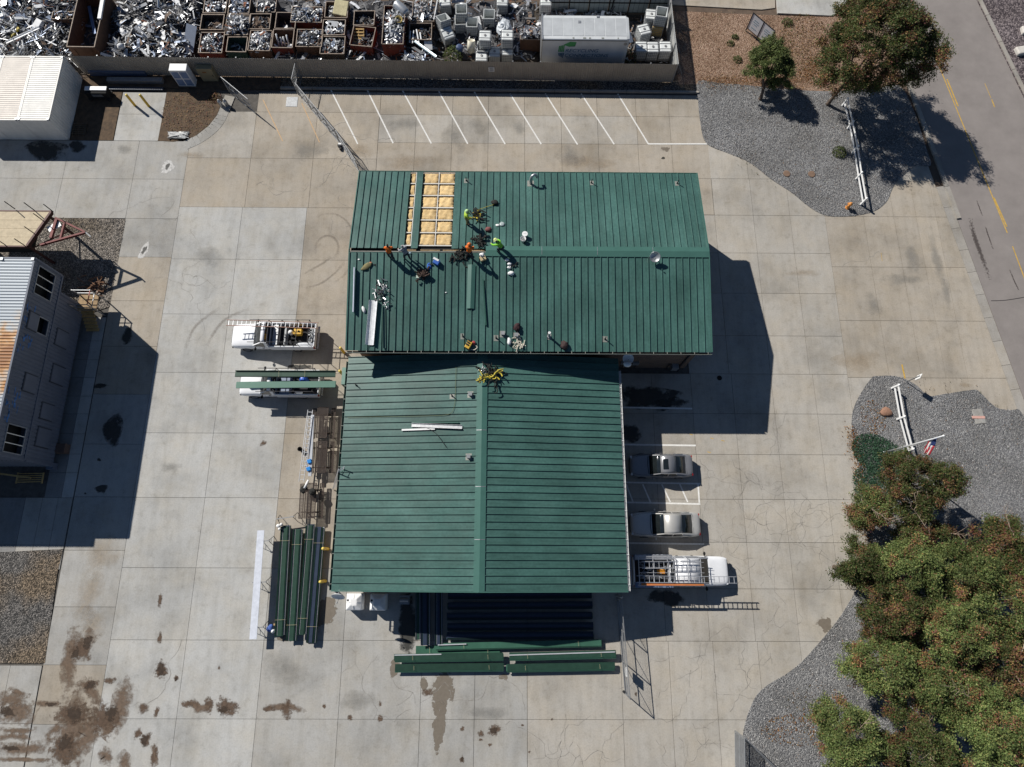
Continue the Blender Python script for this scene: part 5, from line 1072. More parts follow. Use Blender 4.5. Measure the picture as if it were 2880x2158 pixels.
row(['lone dark green sheet lying under the ends of the front bundles', 'long green bundle just south of the shaded rows', 'front green bundle at the left, white edged', 'foremost green bundle at the left, over the wet patch', 'front green bundle at the right with a bright white edge', 'foremost green bundle at the right beside the gate'],
    [(S(1, 3, 1375, 645, .12), S(1, 3, 2100, 640, .12), .5, 1), (S(1, 3, 1550, 625, .3), S(2, 3, 770, 592, .3), .4, 3), (S(1, 3, 1195, 725, .42), S(1, 3, 2132, 712, .42), .42, 4), (S(1, 3, 1205, 812, .36), S(1, 3, 2142, 802, .36), .42, 4), (S(1, 3, 2185, 712, .42), S(2, 3, 895, 690, .42), .42, 4), (S(1, 3, 2165, 812, .36), S(2, 3, 885, 795, .36), .42, 4)],
    shift=-.04, leg=.1, flip=True, mats=[GSHEET, GSHEET_D], ties=(.17, .86))
for p, q, l in ((S(1, 3, 1195, 690, .5), S(1, 3, 1600, 682, .5), 'bare white edge strip on the front left bundle'), (S(1, 3, 2185, 690, .5), S(2, 3, 890, 662, .5), 'bare white edge strip on the front right bundle'), (S(1, 3, 1570, 602, .42), S(1, 3, 1815, 594, .42), 'bare white edge strip on the bundle south of the shaded rows')):
    o = MB().bar((0, 0, 0), q - p, .07, .05).build('edge_strip', EDGE_W); o.location = p; tag(o, l, 'metal strip', 'bare edge strips')
# white plastic tanks under the south-west eave
for (x, y), l in (((842, 232), 'white square plastic tank nearer the corner under the south-west eave'), ((1048, 234), 'white square plastic tank, right of the two under the south-west eave')):
    p = S(1, 3, x, y, 1.1); t = thing('plastic_tank', l, 'tank', (p.x, p.y, 0), .0, 'white plastic tanks')
    b = MB(); h = .56
    pr = [(h, .1), (h, .92), (h - .05, 1.0), (.22, 1.2)]
    vs = []
    for e, z in pr: vs += [(-e, -e, z), (e, -e, z), (e, e, z), (-e, e, z)]
    fs = [(4 * i + k, 4 * i + (k + 1) % 4, 4 * i + 4 + (k + 1) % 4, 4 * i + 4 + k) for i in range(3) for k in range(4)] + [(12, 13, 14, 15), (3, 2, 1, 0)]
    b.add(vs, fs).build('shell', WHITE_S, t, bevel=.05)
    for a in range(4):
        c_, s_ = math.cos(a * math.pi / 2), math.sin(a * math.pi / 2)
        MB().bar((c_ * .5, s_ * .5, 1.015), (c_ * .24, s_ * .24, 1.2), .05, .03).build('rib', WHITE_S, t)
    MB().lathe([(.07, 0), (.07, .07), (.04, .09)], 12, c=(-.40, .12, 1.06)).build('filler_cap', RUBBER, t)
    MB().box((0, 0, .05), (1.1, 1.1, .1)).build('skid', WOOD, t)
cargo('hose_reel', 'dark machine in the shade right of the white tanks', 'machine', MB().box((0, 0, .3), (.7, .6, .5)).tube([(-.3, 0, .6), (.3, 0, .6)], .14, 10).bar((-.3, -.3, .1), (.5, .4, .5), .05), GALV_D, tuple(S(1, 3, 1290, 210)))
patch('stain', tuple(S(1, 3, 1310, 420))[:2], .75, 2.2, .004, D_OIL, yard, seed=9)
# chain link
CHAIN = mat('galvanised_fence', (.34, .35, .36), .45, .6, var=.15)
def mesh_gate(name, label, p, q, h, n=3, diag=True, cat='gate', sp=.085, lean=(0, 0), wire=.0038):
    p, q = Vector((p[0], p[1], 0)), Vector((q[0], q[1], 0)); t = thing(name, label, cat, p); d = q - p; u = Vector((lean[0], lean[1], h)); z0 = Vector((0, 0, .08))
    for k in range(n + 1): MB().tube([d * k / n, d * k / n + u], .036, 7).build('post', CHAIN, t)
    for f in (.03, .5, 1.0): MB().tube([u * f, d + u * f], .03, 6).build('rail', CHAIN, t)
    if diag:
        for k in range(n): MB().tube([d * k / n + z0, d * (k + 1) / n + u], .018, 5).build('brace', CHAIN, t)
    b = MB(); L = d.length; m = int(L / sp); nn = d.cross(u).normalized() * .002
    for i in range(1, m): b.bar(d * i / m + u * .03, d * i / m + u, wire)
    for j in range(1, int(h / sp)): b.bar(u * j * sp / h, d + u * j * sp / h, wire)
    b.build('wire_mesh', CHAIN, t); return t
gt = mesh_gate('yard_gate', 'open chain link gate south of the crew cab pickup', S(2, 3, 905, 200), S(2, 3, 975, 1020), 1.95, 3)
MB().box(S(2, 3, 983, 830, 1.0) - gt.location, (.04, .6, .7)).build('sign_plate', WHITE, gt)
MB().lathe([(.09, -.02), (.09, .09), (.03, .09)], 12, c=S(2, 3, 965, 1005, .1) - gt.location).build('roller', RUBBER, gt)
cargo('gate_post', 'round gate post at the south-east corner of the lower building', 'post', MB().tube([(0, 0, 0), (0, 0, 2.2)], .08, 12).ball((0, 0, 2.2), .09, 10, 6), CHAIN, tuple(S(2, 3, 900, 175)), True)
mesh_gate('yard_gate', 'long chain link gate north-west of the taller building, running to the fence', S(1, 0, 395, 850), S(1, 0, 722, 1240), 1.9, 4)
mesh_gate('yard_gate', 'short chain link gate touching the north-west corner of the taller building', S(1, 0, 735, 1250), S(1, 0, 900, 1500), 1.9, 2)
mesh_gate('yard_gate', 'chain link gate end panel standing at the scrap yard fence', S(1, 0, 365, 815), (-18.6, 41.6), 1.9, 1, False)
mesh_gate('yard_gate', 'swung-open chain link gate beside the leafy dirt patch', S(0, 0, 1985, 800), S(1, 0, 0, 985), 1.9, 3)
cargo('wheel_dolly', 'black and white gate wheel dolly at the joint of the northern gates', 'gate wheel', MB().lathe([(.1, 0), (.2, .02), (.2, .14), (.1, .16)], 14).box((.1, -.25, .12), (.16, .4, .16)), RUBBER, tuple(S(1, 0, 725, 1262)))
cargo('gate_weight', 'white block on the gate wheel dolly of the northern gates', 'block', MB().box((0, 0, .1), (.26, .16, .2)), WHITE_S, tuple(S(1, 0, 728, 1252, .17)))
cargo('steel_plate', 'grey steel plate lying at the foot of the northern gate', 'plate', MB().box((0, 0, .012), (1.0, 1.0, .02)), GALV_D, tuple(S(1, 0, 310, 880)))
# clutter by the containers
o = cargo('duct', 'long blue-grey box duct against the fence beside the white container', 'duct', MB().box((0, 0, .3), (5.0, .55, .5)), mat('blue_grey_metal', (.16, .20, .30), .4, .3, var=.1), tuple(S(0, 0, 1035, 640)), bevel=.02)
cargo('duct', 'speckled long box in front of the blue-grey duct', 'duct', MB().box((0, 0, .2), (4.9, .4, .4)), GALV_D, tuple(S(0, 0, 1180, 710)), bevel=.02)
cargo('beam', 'dark steel beam lying behind the bollards', 'beam', MB().box((0, 0, .1), (6.5, .25, .2)), mat('dark_blue_steel', (.05, .06, .08), .5, .3), tuple(S(0, 0, 1100, 775)))
mc = thing('welder_cart', 'dark equipment cart with a white lid beside the containers', 'cart', tuple(S(0, 0, 880, 840)))
MB().box((0, 0, .55), (1.9, .7, .7)).build('cabinet', BLACK, mc, bevel=.04); MB().box((0, .12, .95), (1.9, .4, .08)).build('lid', WHITE, mc, bevel=.02); MB().box((.05, -.36, .62), (.9, .02, .26)).build('name_plate', GALV, mc)
for x in (-.8, .8):
    for y in (-.3, .3): MB().lathe([(.05, -.06), (.2, -.06), (.2, .06), (.05, .06)], 12, c=(x, y, .2)).build('wheel', RUBBER, mc)
cb = thing('display_cabinet', 'white glazed cabinet standing against the scrap yard fence', 'cabinet', tuple(S(0, 0, 1620, 745)))
MB().box((0, .35, .95), (1.5, .75, 1.9)).build('case', WHITE_S, cb, bevel=.03)
for x in (-.36, .36):
    for z in (.5, 1.35): MB().box((x, -.035, z), (.6, .02, .72)).build('pane', mat('blue_pane', (.18, .26, .42), .25, var=.15), cb)
tc = thing('metal_cabinet', 'tan metal cabinet with a rust mark against the scrap yard fence', 'cabinet', tuple(S(0, 0, 1820, 700)))
MB().box((0, .2, .75), (1.35, .5, 1.5)).build('case', mat('tan_metal', (.30, .25, .15), .6, var=.15), tc, bevel=.03); MB().box((-.1, -.053, 1.1), (.35, .004, .14)).build('rust_mark', mat('rust', (.28, .11, .03), .9), tc); MB().box((.5, -.06, .7), (.04, .03, .2)).build('handle', BLACK, tc)
for (x, y), l in (((1915, 915), 'left of two steel gas bottles at the dirt corner'), ((1962, 912), 'right of two steel gas bottles at the dirt corner')):
    cargo('gas_bottle', l, 'gas bottle', MB().lathe([(.15, 0), (.17, .05), (.17, .55), (.12, .66), (.05, .7), (.07, .78)], 14), GALV, tuple(S(0, 0, x, y)), True, group='gas bottles')
cargo('plastic_scrap', 'crumpled grey plastic sheet at the corner of the leafy dirt patch', 'plastic sheet', (lambda b, r: [b.add([(r.uniform(-1, 1), r.uniform(-.4, .4), r.uniform(.02, .2)) for _ in range(3)], [(0, 1, 2)]) for _ in range(60)] and b)(MB(), random.Random(4)), mat('grey_plastic', (.30, .31, .31), .35, var=.4), tuple(S(0, 0, 1540, 1175)))
cargo('pallet', 'dark pallet in the shade beside the white container', 'pallet', (lambda b: [b.box((0, -.5 + .2 * i, .13), (1.2, .1, .025)) for i in range(6)] and [b.box((x, 0, .06), (.1, 1.1, .1)) for x in (-.5, 0, .5)] and b)(MB()), mat('dark_wood', (.10, .075, .05), .9, var=.2), tuple(S(0, 0, 690, 1120)))
# raised plywood deck
ZD = 3.35
tr = thing('raised_deck', 'raised plywood deck with upright stakes and a dark red outrigger frame at the left edge', 'deck', (-39, 25.0, 0))
DECK = mat('plywood_deck', (.56, .47, .33), .85, var=.16, sc_=3); DRED = mat('dark_red_steel', (.06, .02, .018), .6, .2, var=.3); TRED = mat('hitch_red', (.12, .022, .02), .6, .2, var=.3)
pd = [S(0, 1, 440, 172, ZD), S(0, 1, 232, 464, ZD)]
for k in range(4):
    y0, y1 = pd[1].y + (pd[0].y - pd[1].y) * k / 4 + .008, pd[1].y + (pd[0].y - pd[1].y) * (k + 1) / 4 - .008; xa, xb = pd[1].x + (pd[0].x - pd[1].x) * k / 4, pd[1].x + (pd[0].x - pd[1].x) * (k + 1) / 4
    MB().prism([(-50, y0), (xa, y0), (xb, y1), (-50, y1)], ZD - .06, ZD).build('deck_board', DECK, tr, wc=True)
MB().bar(pd[0] - Vector((0, 0, .1)), pd[1] - Vector((0, 0, .1)), .16, .3).bar((-50, pd[0].y + .06, ZD - .12), (pd[0].x, pd[0].y + .06, ZD - .12), .1, .28).bar((-50, pd[1].y - .06, ZD - .12), (pd[1].x, pd[1].y - .06, ZD - .12), .1, .28).build('edge_beam', DRED, tr, wc=True)
for x, y in ((pd[0].x - .4, pd[0].y - .15), (pd[1].x - .2, pd[1].y + .15), (-44, pd[0].y - .15), (-44, pd[1].y + .15)): MB().bar((x, y, 0), (x, y, ZD - .2), .16).build('support_post', DRED, tr, wc=True)
MB().bar((pd[0].x - .4, pd[0].y - .15, .6), (pd[1].x - .2, pd[1].y + .15, 2.6), .08).build('support_brace', DRED, tr, wc=True)
for x, y in ((130, 148), (295, 158), (460, 172), (375, 250), (300, 362), (215, 464), (50, 460)):
    p = S(0, 1, x, y, ZD - .1); MB().bar(p, p + Vector((0, 0, 1.1)), .05).build('stake', BLACK, tr, wc=True)
hp = S(0, 1, 740, 350, ZD - .3)
for p in (S(0, 1, 480, 225, ZD - .2), S(0, 1, 350, 460, ZD - .2)): MB().bar(p, hp, .13, .2).build('outrigger_arm', TRED, tr, wc=True)
MB().bar(S(0, 1, 560, 265, ZD - .25), S(0, 1, 520, 420, ZD - .25), .12, .18).bar(S(0, 1, 490, 240, ZD - .22), S(0, 1, 440, 400, ZD - .22), .2, .2).build('cross_member', TRED, tr, wc=True)
MB().bar(hp, S(0, 1, 785, 388, ZD - .4), .1, .16).build('outrigger_tip', GALV_D, tr, wc=True)
MB().box(S(0, 1, 470, 300, ZD - .3), (1.0, .5, .1), rz=.6).build('white_plate', WHITE, tr, wc=True)
MB().box((pd[1].x - 3.2, (pd[0].y + pd[1].y) / 2, ZD - 1.0), (5.0, (pd[0].y - pd[1].y) * .8, 1.4)).build('storage_box', BLACK, tr, wc=True)
fw = thing('brush_pile', 'pile of broken brown branches in the shade behind the stacked containers', 'brush pile', tuple(S(0, 1, 805, 830)))
r4 = random.Random(11)
for i in range(34):
    a = r4.uniform(0, 6.28); l = r4.uniform(.4, 1.0); c = Vector((r4.gauss(0, .55), r4.gauss(0, .55), r4.uniform(.06, .35))); d = Vector((math.cos(a) * l / 2, math.sin(a) * l / 2, r4.uniform(-.1, .1)))
    MB().tube([c - d, c + d * .2 + Vector((0, 0, .04)), c + d], [.05, .045, .02], 5).build('branch', mat('bark_brown', (.22, .12, .07), .9, var=.35), fw)
ac = thing('condenser_unit', 'small condenser box with a white lid beside the stacked containers', 'condenser', tuple(S(0, 2, 460, 560)))
MB().box((0, 0, .45), (.85, .85, .9)).build('case', DARKPIPE, ac, bevel=.03); MB().box((.05, .05, .93), (.5, .5, .05)).build('lid', WHITE, ac, bevel=.02); MB().box((.85, -.05, .3), (.8, .7, .6)).build('side_box', mat('brown_box', (.14, .09, .07), .8), ac)
sd = thing('lumber_frame', 'yellow timber frame leaning beside the south end of the stacked containers', 'timber frame', tuple(S(0, 2, 270, 815)))
for i in range(5): MB().bar((-.9, -.32 + i * .16, .2), (1.0, -.26 + i * .15, .22), .06, .05).build('slat', WOOD_Y, sd)
MB().bar((1.0, -.4, .22), (1.0, .4, .24), .1, .06).bar((-.9, -.4, .2), (-.9, .4, .2), .1, .06).build('end_board', WOOD_Y, sd); MB().bar((-2.6, .35, .3), (.2, 0, .32), .12, .08).build('handle_beam', WOOD_Y, sd)
# white rail fences and street side
def rail_fence(label, bases, h=1.05, ext=None):
    t = thing('rail_fence', label, 'fence', (bases[0].x, bases[0].y, 0))
    for p in bases:
        MB().box((p.x, p.y, h / 2), (.13, .13, h)).build('post', WHITE_S, t, wc=True); MB().add([(p.x - .08, p.y - .08, h), (p.x + .08, p.y - .08, h), (p.x + .08, p.y + .08, h), (p.x - .08, p.y + .08, h), (p.x, p.y, h + .08)], [(0, 1, 4), (1, 2, 4), (2, 3, 4), (3, 0, 4)]).build('post_cap', WHITE_S, t, wc=True)
    for a, c in zip(bases[:-1], bases[1:]):
        for z in (.42, .9): MB().bar((a.x, a.y, z), (c.x, c.y, z), .05, .15).build('rail', WHITE_S, t, wc=True)
rail_fence('white two-rail fence under the large tree by the street', [S(3, 0, 640, 915), S(3, 0, 685, 1112), S(3, 0, 725, 1322), S(3, 0, 758, 1548), S(3, 1, 797, 112)])
rail_fence('white two-rail fence near the flagpole', [S(3, 2, 1065, 38), S(3, 2, 1112, 306), S(3, 2, 1185, 580)])
fp = thing('flagpole', 'silver flagpole on the green ground cover by the trees', 'flagpole', tuple(S(3, 2, 1010, 592)))
MB().tube([(0, 0, 0), (0, 0, 6.7)], [.085, .045], 12).build('pole', mat('white_pole', (.66, .67, .68), .35, .3), fp, smooth=True); MB().lathe([(.17, 0), (.17, .05), (.1, .09)], 14).build('base_flange', GALV, fp); MB().ball((0, 0, 6.75), .08).build('ball_top', WHITE, fp, smooth=True)
MB().tube([(-.05, -.12, 1.2), (-.02, -.1, 3.8)], .012, 5).build('halyard', WHITE, fp); MB().box((0, .1, 1.2), (.04, .16, .03)).build('cleat', GALV, fp)
FR, FW, FB = mat('flag_red', (.42, .03, .045), .8, var=.08), mat('flag_white', (.72, .70, .68), .8, var=.05), mat('flag_blue', (.03, .05, .16), .8, var=.08)
fl = thing('flag', 'red, white and blue striped flag hanging limp from the flagpole', 'flag', fp.location + Vector((0, 0, 5.2)))
nU, nV = 13, 16; vs = []
for j in range(nV + 1):
    for i in range(nU + 1):
        u, v = i / nU, j / nV      # u: stripe across the hoist, v: along the fly hanging down
        drop = 1.75 * v ** .85; sw = .22 * (1 - u) + .10
        vs.append((.07 + .09 * math.sin(u * 15 + v * 4) + .12 * v, -.05 - .95 * v * (1 - .25 * u) + .06 * math.sin(u * 11), .75 - u * .95 * (1 - .35 * v) - drop * .62))
b = MB(); b.add(vs, []); fsr = {0: [], 1: [], 2: []}
for j in range(nV):
    for i in range(nU):
        k = 2 if (j < nV * .4 and i < 7) else i % 2
        fsr[k].append((j * (nU + 1) + i, j * (nU + 1) + i + 1, (j + 1) * (nU + 1) + i + 1, (j + 1) * (nU + 1) + i))
for k, (n_, m_) in enumerate((('red_stripe', FR), ('white_stripe', FW), ('canton', FB))):
    us = sorted({q for f_ in fsr[k] for q in f_}); ix = {q: w_ for w_, q in enumerate(us)}
    o = MB().add([vs[q] for q in us], [tuple(ix[q] for q in f_) for f_ in fsr[k]]).build(n_, m_, fl, smooth=True); md = o.modifiers.new('s', 'SOLIDIFY'); md.thickness = .006
hy = thing('fire_hydrant', 'orange fire hydrant in the tip of the gravel bed', 'hydrant', tuple(S(3, 1, 682, 138)))
HYD = mat('hydrant_orange', (.60, .25, .06), .5, var=.12)
MB().lathe([(.19, 0), (.19, .06), (.13, .08), (.13, .55), (.17, .58), (.17, .62), (.13, .68), (.06, .76), (.05, .8), (.03, .84)], 14).build('barrel', HYD, hy, smooth=False)
for a in (0, 1.57, 3.14): MB().tube([(0, 0, .44), (.24 * math.cos(a + .6), .24 * math.sin(a + .6), .44)], .075, 10).build('outlet', HYD, hy)
sg = thing('post_sign', 'small white sign board on a post at the tip of the flagpole bed', 'sign', tuple(S(3, 1, 1190, 1640)))
MB().bar((0, 0, 0), (0, 0, 1.75), .06).build('post', GALV_D, sg); o = MB().box((.06, 0, 1.5), (.04, .45, .6)).build('board', WHITE, sg); sg.rotation_euler = (0, 0, -.6)
cargo('utility_lid', 'grey utility lid with a pink stripe in the gravel near the street', 'utility lid', MB().box((0, 0, .03), (.8, 1.15, .06)), C_GREY, tuple(S(3, 2, 1815, 280)), bevel=.02).rotation_euler = (0, 0, .12)
cargo('pink_stripe', 'pink painted strip lying across the utility lid', 'marker', MB().box((0, 0, .01), (1.0, .2, .02)), mat('pink_paint', (.62, .36, .30), .7), tuple(S(3, 2, 1815, 288, .065)))
b = MB().ball((0, 0, .12), .42, 12, 7, sq=(1.1, .9, .42)); b.v = [v * (1 + .12 * math.sin(7 * v.x + 5 * v.y)) for v in b.v]
cargo('boulder', 'reddish brown boulder in the flagpole gravel bed', 'boulder', b, mat('red_rock', (.27, .15, .10), .85, var=.25, sc_=6, bump=.8, bsc=12), tuple(S(3, 2, 1012, 245)), True)
for (x, y), l in (((160, 1500), 'left round rusty valve lid in the gravel bed'), ((375, 1505), 'right round rusty valve lid in the gravel bed')):
    cargo('valve_lid', l, 'valve lid', MB().lathe([(.3, 0), (.3, .05), (.26, .06), (.1, .07)], 18), mat('lid_rust', (.20, .13, .09), .8, var=.2), tuple(S(3, 0, x, y, .03)), group='valve lids')
cargo('drain_cover', 'small round drain cover in the shaded lot east of the taller building', 'drain cover', MB().lathe([(.2, 0), (.2, .012), (.05, .014)], 18), BLACK, tuple(S(2, 1, 1790, 1606)))
cargo('concrete_block', 'pale rounded block at the right edge across the street', 'block', MB().box((0, 0, .2), (1.0, .8, .4)), mat('pale_block', (.60, .57, .52), .8), tuple(S(3, 0, 2170, 455)), bevel=.1).rotation_euler = (0, 0, .2)
cargo('concrete_block', 'white block cut by the right edge, upper of the two across the street', 'block', MB().box((0, 0, .2), (.9, .8, .4)), mat('pale_block', (.60, .57, .52), .8), tuple(S(3, 0, 2215, 280)), bevel=.1)
# notice boards on the mulch bed
nb = thing('notice_board', 'two white printed boards in a black frame on the mulch bed', 'notice board', (0, 0, 0))
def bp(x, y, z): return at(2060 + x * .1207, 20 + y * .1207, z)
B0, B1, B2 = bp(305, 560, .0), bp(535, 755, .0), bp(760, 950, .0)
nb.location = B0; dirb = (B2 - B0).normalized(); Lb = (B1 - B0).length * 1.05; ub = Vector((0, 0, 1)); nb_n = Vector((dirb.y, -dirb.x, 0))
INK = mat('blue_grey_ink', (.24, .34, .42), .7)
for k in range(3): MB().bar(dirb * Lb * k, dirb * Lb * k + ub * 2.05, .07).build('post', BLACK, nb)
MB().bar(dirb * 0, dirb * 2 * Lb, .04, .05).bar(ub * .35, dirb * 2 * Lb + ub * .35, .04).bar(ub * 2.02, dirb * 2 * Lb + ub * 2.02, .05).build('frame_rail', BLACK, nb)
for k in range(2):
    c = dirb * Lb * (k + .5) + ub * 1.2
    pb = MB().bar(dirb * (Lb * k + .05) + ub * 1.2, dirb * (Lb * (k + 1) - .05) + ub * 1.2, .03, 1.55).build('board', mat('board_white', (.68, .70, .74), .5, var=.04), nb)
    for j, (z, w) in enumerate(((1.55, .5), (1.35, .62), (1.15, .4), (.75, .6))):
        MB().bar(c + dirb * (-w / 2) + nb_n * .019 + ub * (z - 1.2), c + dirb * (w / 2) + nb_n * .019 + ub * (z - 1.2), .004, .07).build('print_line', INK, pb)
# chain link corner at the bottom right
mesh_gate('chain_link_fence', 'chain link fence corner at the bottom under the trees', Vector((*S(2, 3, 2010, 1405, 1.9).xy, 0)), Vector((*S(3, 3, 130, 1720, 1.9).xy, 0)), 1.9, 2, False, 'fence', .07, wire=.016)
mesh_gate('chain_link_fence', 'chain link fence side at the bottom, running along the gravel', Vector((*S(2, 3, 2008, 1415, 1.9).xy, 0)), Vector((*S(2, 3, 2020, 2100, 1.9).xy, 0)), 1.9, 2, False, 'fence', .07, wire=.016)
# ============================================================ SCRAP YARD BEYOND THE FENCE
FENCE_M = mat('tan_fence_sheet', (.33, .295, .25), .7, var=.12, sc_=.8, rand=.05)
FENCE_L = mat('pale_fence_sheet', (.48, .48, .46), .6, var=.15, sc_=1)
fn = thing('sheet_fence', 'tan ribbed sheet fence in front of the scrap yard', 'fence', (-12, 41.6, 0))
F0, F1 = Vector((-38.0, 41.78)), Vector((14.62, 41.42)); nF = 22
for i in range(nF):
    a, c = F0 + (F1 - F0) * i / nF, F0 + (F1 - F0) * (i + 1) / nF; h = 2.2 + rng.uniform(-.015, .015)
    corr(MB(), a, c, .05, h, .19, .03).build('fence_panel', FENCE_M, fn, wc=True)
    MB().box((a.x, a.y + .08, 1.1), (.09, .09, 2.2)).build('fence_post', GALV_D, fn, wc=True)
for z in (.4, 1.2, 2.05): MB().bar((F0.x, F0.y + .05, z), (F1.x, F1.y + .05, z), .05, .07).build('fence_rail', GALV_D, fn, wc=True)
ps = S(1, 0, 2032, 585, 1.35); fy = F0.y + (F1.y - F0.y) * (ps.x - F0.x) / (F1.x - F0.x) - .05
sgn = MB().box((ps.x, fy - .02, 1.35), (.52, .02, .5)).build('warning_sign', WHITE, fn, wc=True)
for z in (1.5, 1.4, 1.3, 1.2): MB().box((ps.x - fn.location.x, fy - .032 - fn.location.y, z), (.36, .002, .05)).build('print_line', mat('sign_ink', (.08, .09, .12), .8), sgn)
fe = thing('sheet_fence', 'pale slatted fence closing the east side of the scrap yard', 'fence', (14.62, 41.42, 0))
for i in range(5):
    a, c = Vector((14.62 - .07 * i, 41.42 + 2.2 * i)), Vector((14.62 - .07 * (i + 1), 41.42 + 2.2 * (i + 1)))
    n = 11
    for k in range(n):
        p = a + (c - a) * (k + .5) / n; MB().box((p.x, p.y, 1.12), (.025, .16, 2.2)).build('slat', FENCE_L, fe, wc=True)
    MB().box((a.x - .07, a.y, 1.1), (.08, .08, 2.25)).build('fence_post', GALV_D, fe, wc=True)
    for z in (.3, 1.1, 2.1): MB().bar((a.x - .04, a.y, z), (c.x - .04, c.y, z), .04, .06).build('fence_rail', GALV_D, fe, wc=True)
    MB().bar((a.x - .06, a.y, .3), (c.x - .06, c.y, 2.1), .03, .03).build('brace', GALV_D, fe, wc=True)
for x, y in ((1455, 325), (1460, 510)):
    p = S(2, 0, x, y, 1.2); MB().tube([(14.66, p.y, 1.6), (15.5, p.y - .6, .05)], .03).build('prop', GALV_D, fe, wc=True)
fb = thing('sheet_fence', 'bluish panel fence in dark frames along the back of the scrap yard', 'fence', (9, 49.0, 0))
PANEL_B = mat('blue_grey_panel', (.30, .35, .36), .5, var=.1)
for i in range(6):
    x = 3.6 + i * 1.83
    MB().box((x + .9, 49.05, 1.2), (1.74, .04, 2.2)).build('fence_panel', PANEL_B, fb, wc=True)
    for xx in (x, ): MB().box((xx, 48.98, 1.25), (.09, .1, 2.5)).build('fence_post', BLACK, fb, wc=True)
    for k in range(1, 4): MB().box((x + .45 * k, 49.02, 1.2), (.02, .03, 2.2)).build('panel_seam', DARKPIPE, fb, wc=True)
for z in (.1, 1.2, 2.32): MB().bar((3.6, 48.98, z), (14.5, 48.98, z), .06, .07).build('fence_rail', BLACK, fb, wc=True)
MB().bar((9.3, 48.9, .0), (9.5, 48.9, 2.8), .1, .1).build('fence_brace', BLACK, fb, wc=True)
scrap_ground = bed('ground', 'dark oily ground of the scrap yard', [(-60, 41.9), (14.5, 41.55), (14.2, 49.2), (-60, 52)], .01, mat('oily_dirt', (.035, .028, .024), .9, var=.5, sc_=1.5, world_co=True, c2=(.075, .06, .045)), 0)
# lorry box
LB = mat('lorry_white', (.60, .62, .63), .45, var=.10, sc_=.7); LBR = mat('lorry_roof', (.55, .57, .58), .4, .2, var=.16, sc_=.5)
lb = thing('lorry_box', 'white lorry body reading RECYCLING CONNECTIONS behind the tan fence', 'lorry body', (6.45, 43.9, 0))
x0, x1, y0, y1, z0, z1 = 2.72, 10.2, 42.6, 45.2, .75, 3.6
pr = [(y0, z0), (y1, z0), (y1, z1 - .12), (y1 - .12, z1 - .02), (y1 - .4, z1), (y0 + .4, z1), (y0 + .06, z1 - .02), (y0, z1 - .08)]
vs = [(x, y, z) for x in (x0, x1 - .25, x1) for y, z in pr]; vs = [(v[0], y0 + 1.3 + (v[1] - y0 - 1.3) * (.9 if v[0] == x1 else 1), v[2] - (.06 if v[0] == x1 and v[2] > 2 else 0)) for v in vs]
n = len(pr); fs = [(i * n + k, i * n + (k + 1) % n, (i + 1) * n + (k + 1) % n, (i + 1) * n + k) for i in range(2) for k in range(n)] + [tuple(range(n)), tuple(2 * n + k for k in range(n))[::-1]]
o = MB().add(vs, fs).build('shell', LB, lb, wc=True); fix_normals(o)
for i in range(8): MB().box((x0 + .45 + i * .9, (y0 + y1) / 2, z1 + .008), (.84, 1.85, .014)).build('roof_sheet', LBR, lb, wc=True)
for xx in (x0 + .04,): MB().box((xx, (y0 + y1) / 2, z1 - 1.3), (.1, y1 - y0 + .04, 2.7)).build('end_frame', GALV, lb, wc=True)
MB().bar((x0, y0 - .012, z1 - .12), (x1 - .2, y0 - .012, z1 - .12), .03, .07).build('top_rail', DARKPIPE, lb, wc=True)
MB().box((6.4, 43.9, .6), (7.2, 1.0, .3)).build('chassis', BLACK, lb, wc=True)
for xx in (3.6, 4.7, 9.4):
    for yy in (42.8, 45.0): MB().tube([(xx, yy - .15, .45), (xx, yy + .15, .45)], .45, 16).build('wheel', RUBBER, lb, wc=True)
for xx, yy in ((5.95, 44.4), (7.55, 45.0)): MB().box((xx, yy, z1 + .03), (.24, .24, .03)).build('roof_patch', GALV, lb, wc=True)
LET = mat('letter_blue', (.035, .12, .21), .6); LEAF = mat('logo_green', (.06, .30, .10), .6); LEAF2 = mat('logo_dark_green', (.03, .17, .10), .6)
def letters(body, x, z, size, wdt):
    cu = bpy.data.curves.new('lettering', 'FONT'); cu.body = body; cu.size = size; cu.shear = .2; cu.extrude = .004
    tmp = bpy.data.objects.new('tmp', cu); col.objects.link(tmp); dg = bpy.context.evaluated_depsgraph_get(); dg.update()
    me = bpy.data.meshes.new_from_object(tmp.evaluated_get(dg)); bpy.data.objects.remove(tmp)
    me.materials.clear(); me.materials.append(LET); xs = [v.co.x for v in me.vertices]; k = wdt / (max(xs) - min(xs))
    o = link('lettering', me, lb, (x - lb.location.x, y0 - .006 - lb.location.y, z), (R_(90), 0, 0), (k, 1, 1)); return o
letters('RECYCLING', 4.80, 2.18, .52, 2.85); letters('CONNECTIONS', 4.76, 1.66, .50, 3.80)
def flat(name, pts, m): MB().add([(x, y0 - .009, z) for x, z in pts], [tuple(range(len(pts)))]).build(name, m, lb, wc=True)
flat('logo_leaf', [(4.6, 3.0), (5.15, 3.34), (5.7, 3.3), (5.58, 2.95), (5.1, 2.78)], LEAF); flat('logo_leaf', [(5.1, 2.78), (5.58, 2.95), (5.7, 3.3), (5.62, 2.82)], LEAF2)
for i in range(4): flat('logo_finger', [(4.2 + .13 * i, 2.2), (4.3 + .13 * i, 2.2), (4.33 + .13 * i, 2.85 + .04 * i), (4.27 + .13 * i, 2.9 + .04 * i), (4.22 + .13 * i, 2.8 + .04 * i)], LEAF)
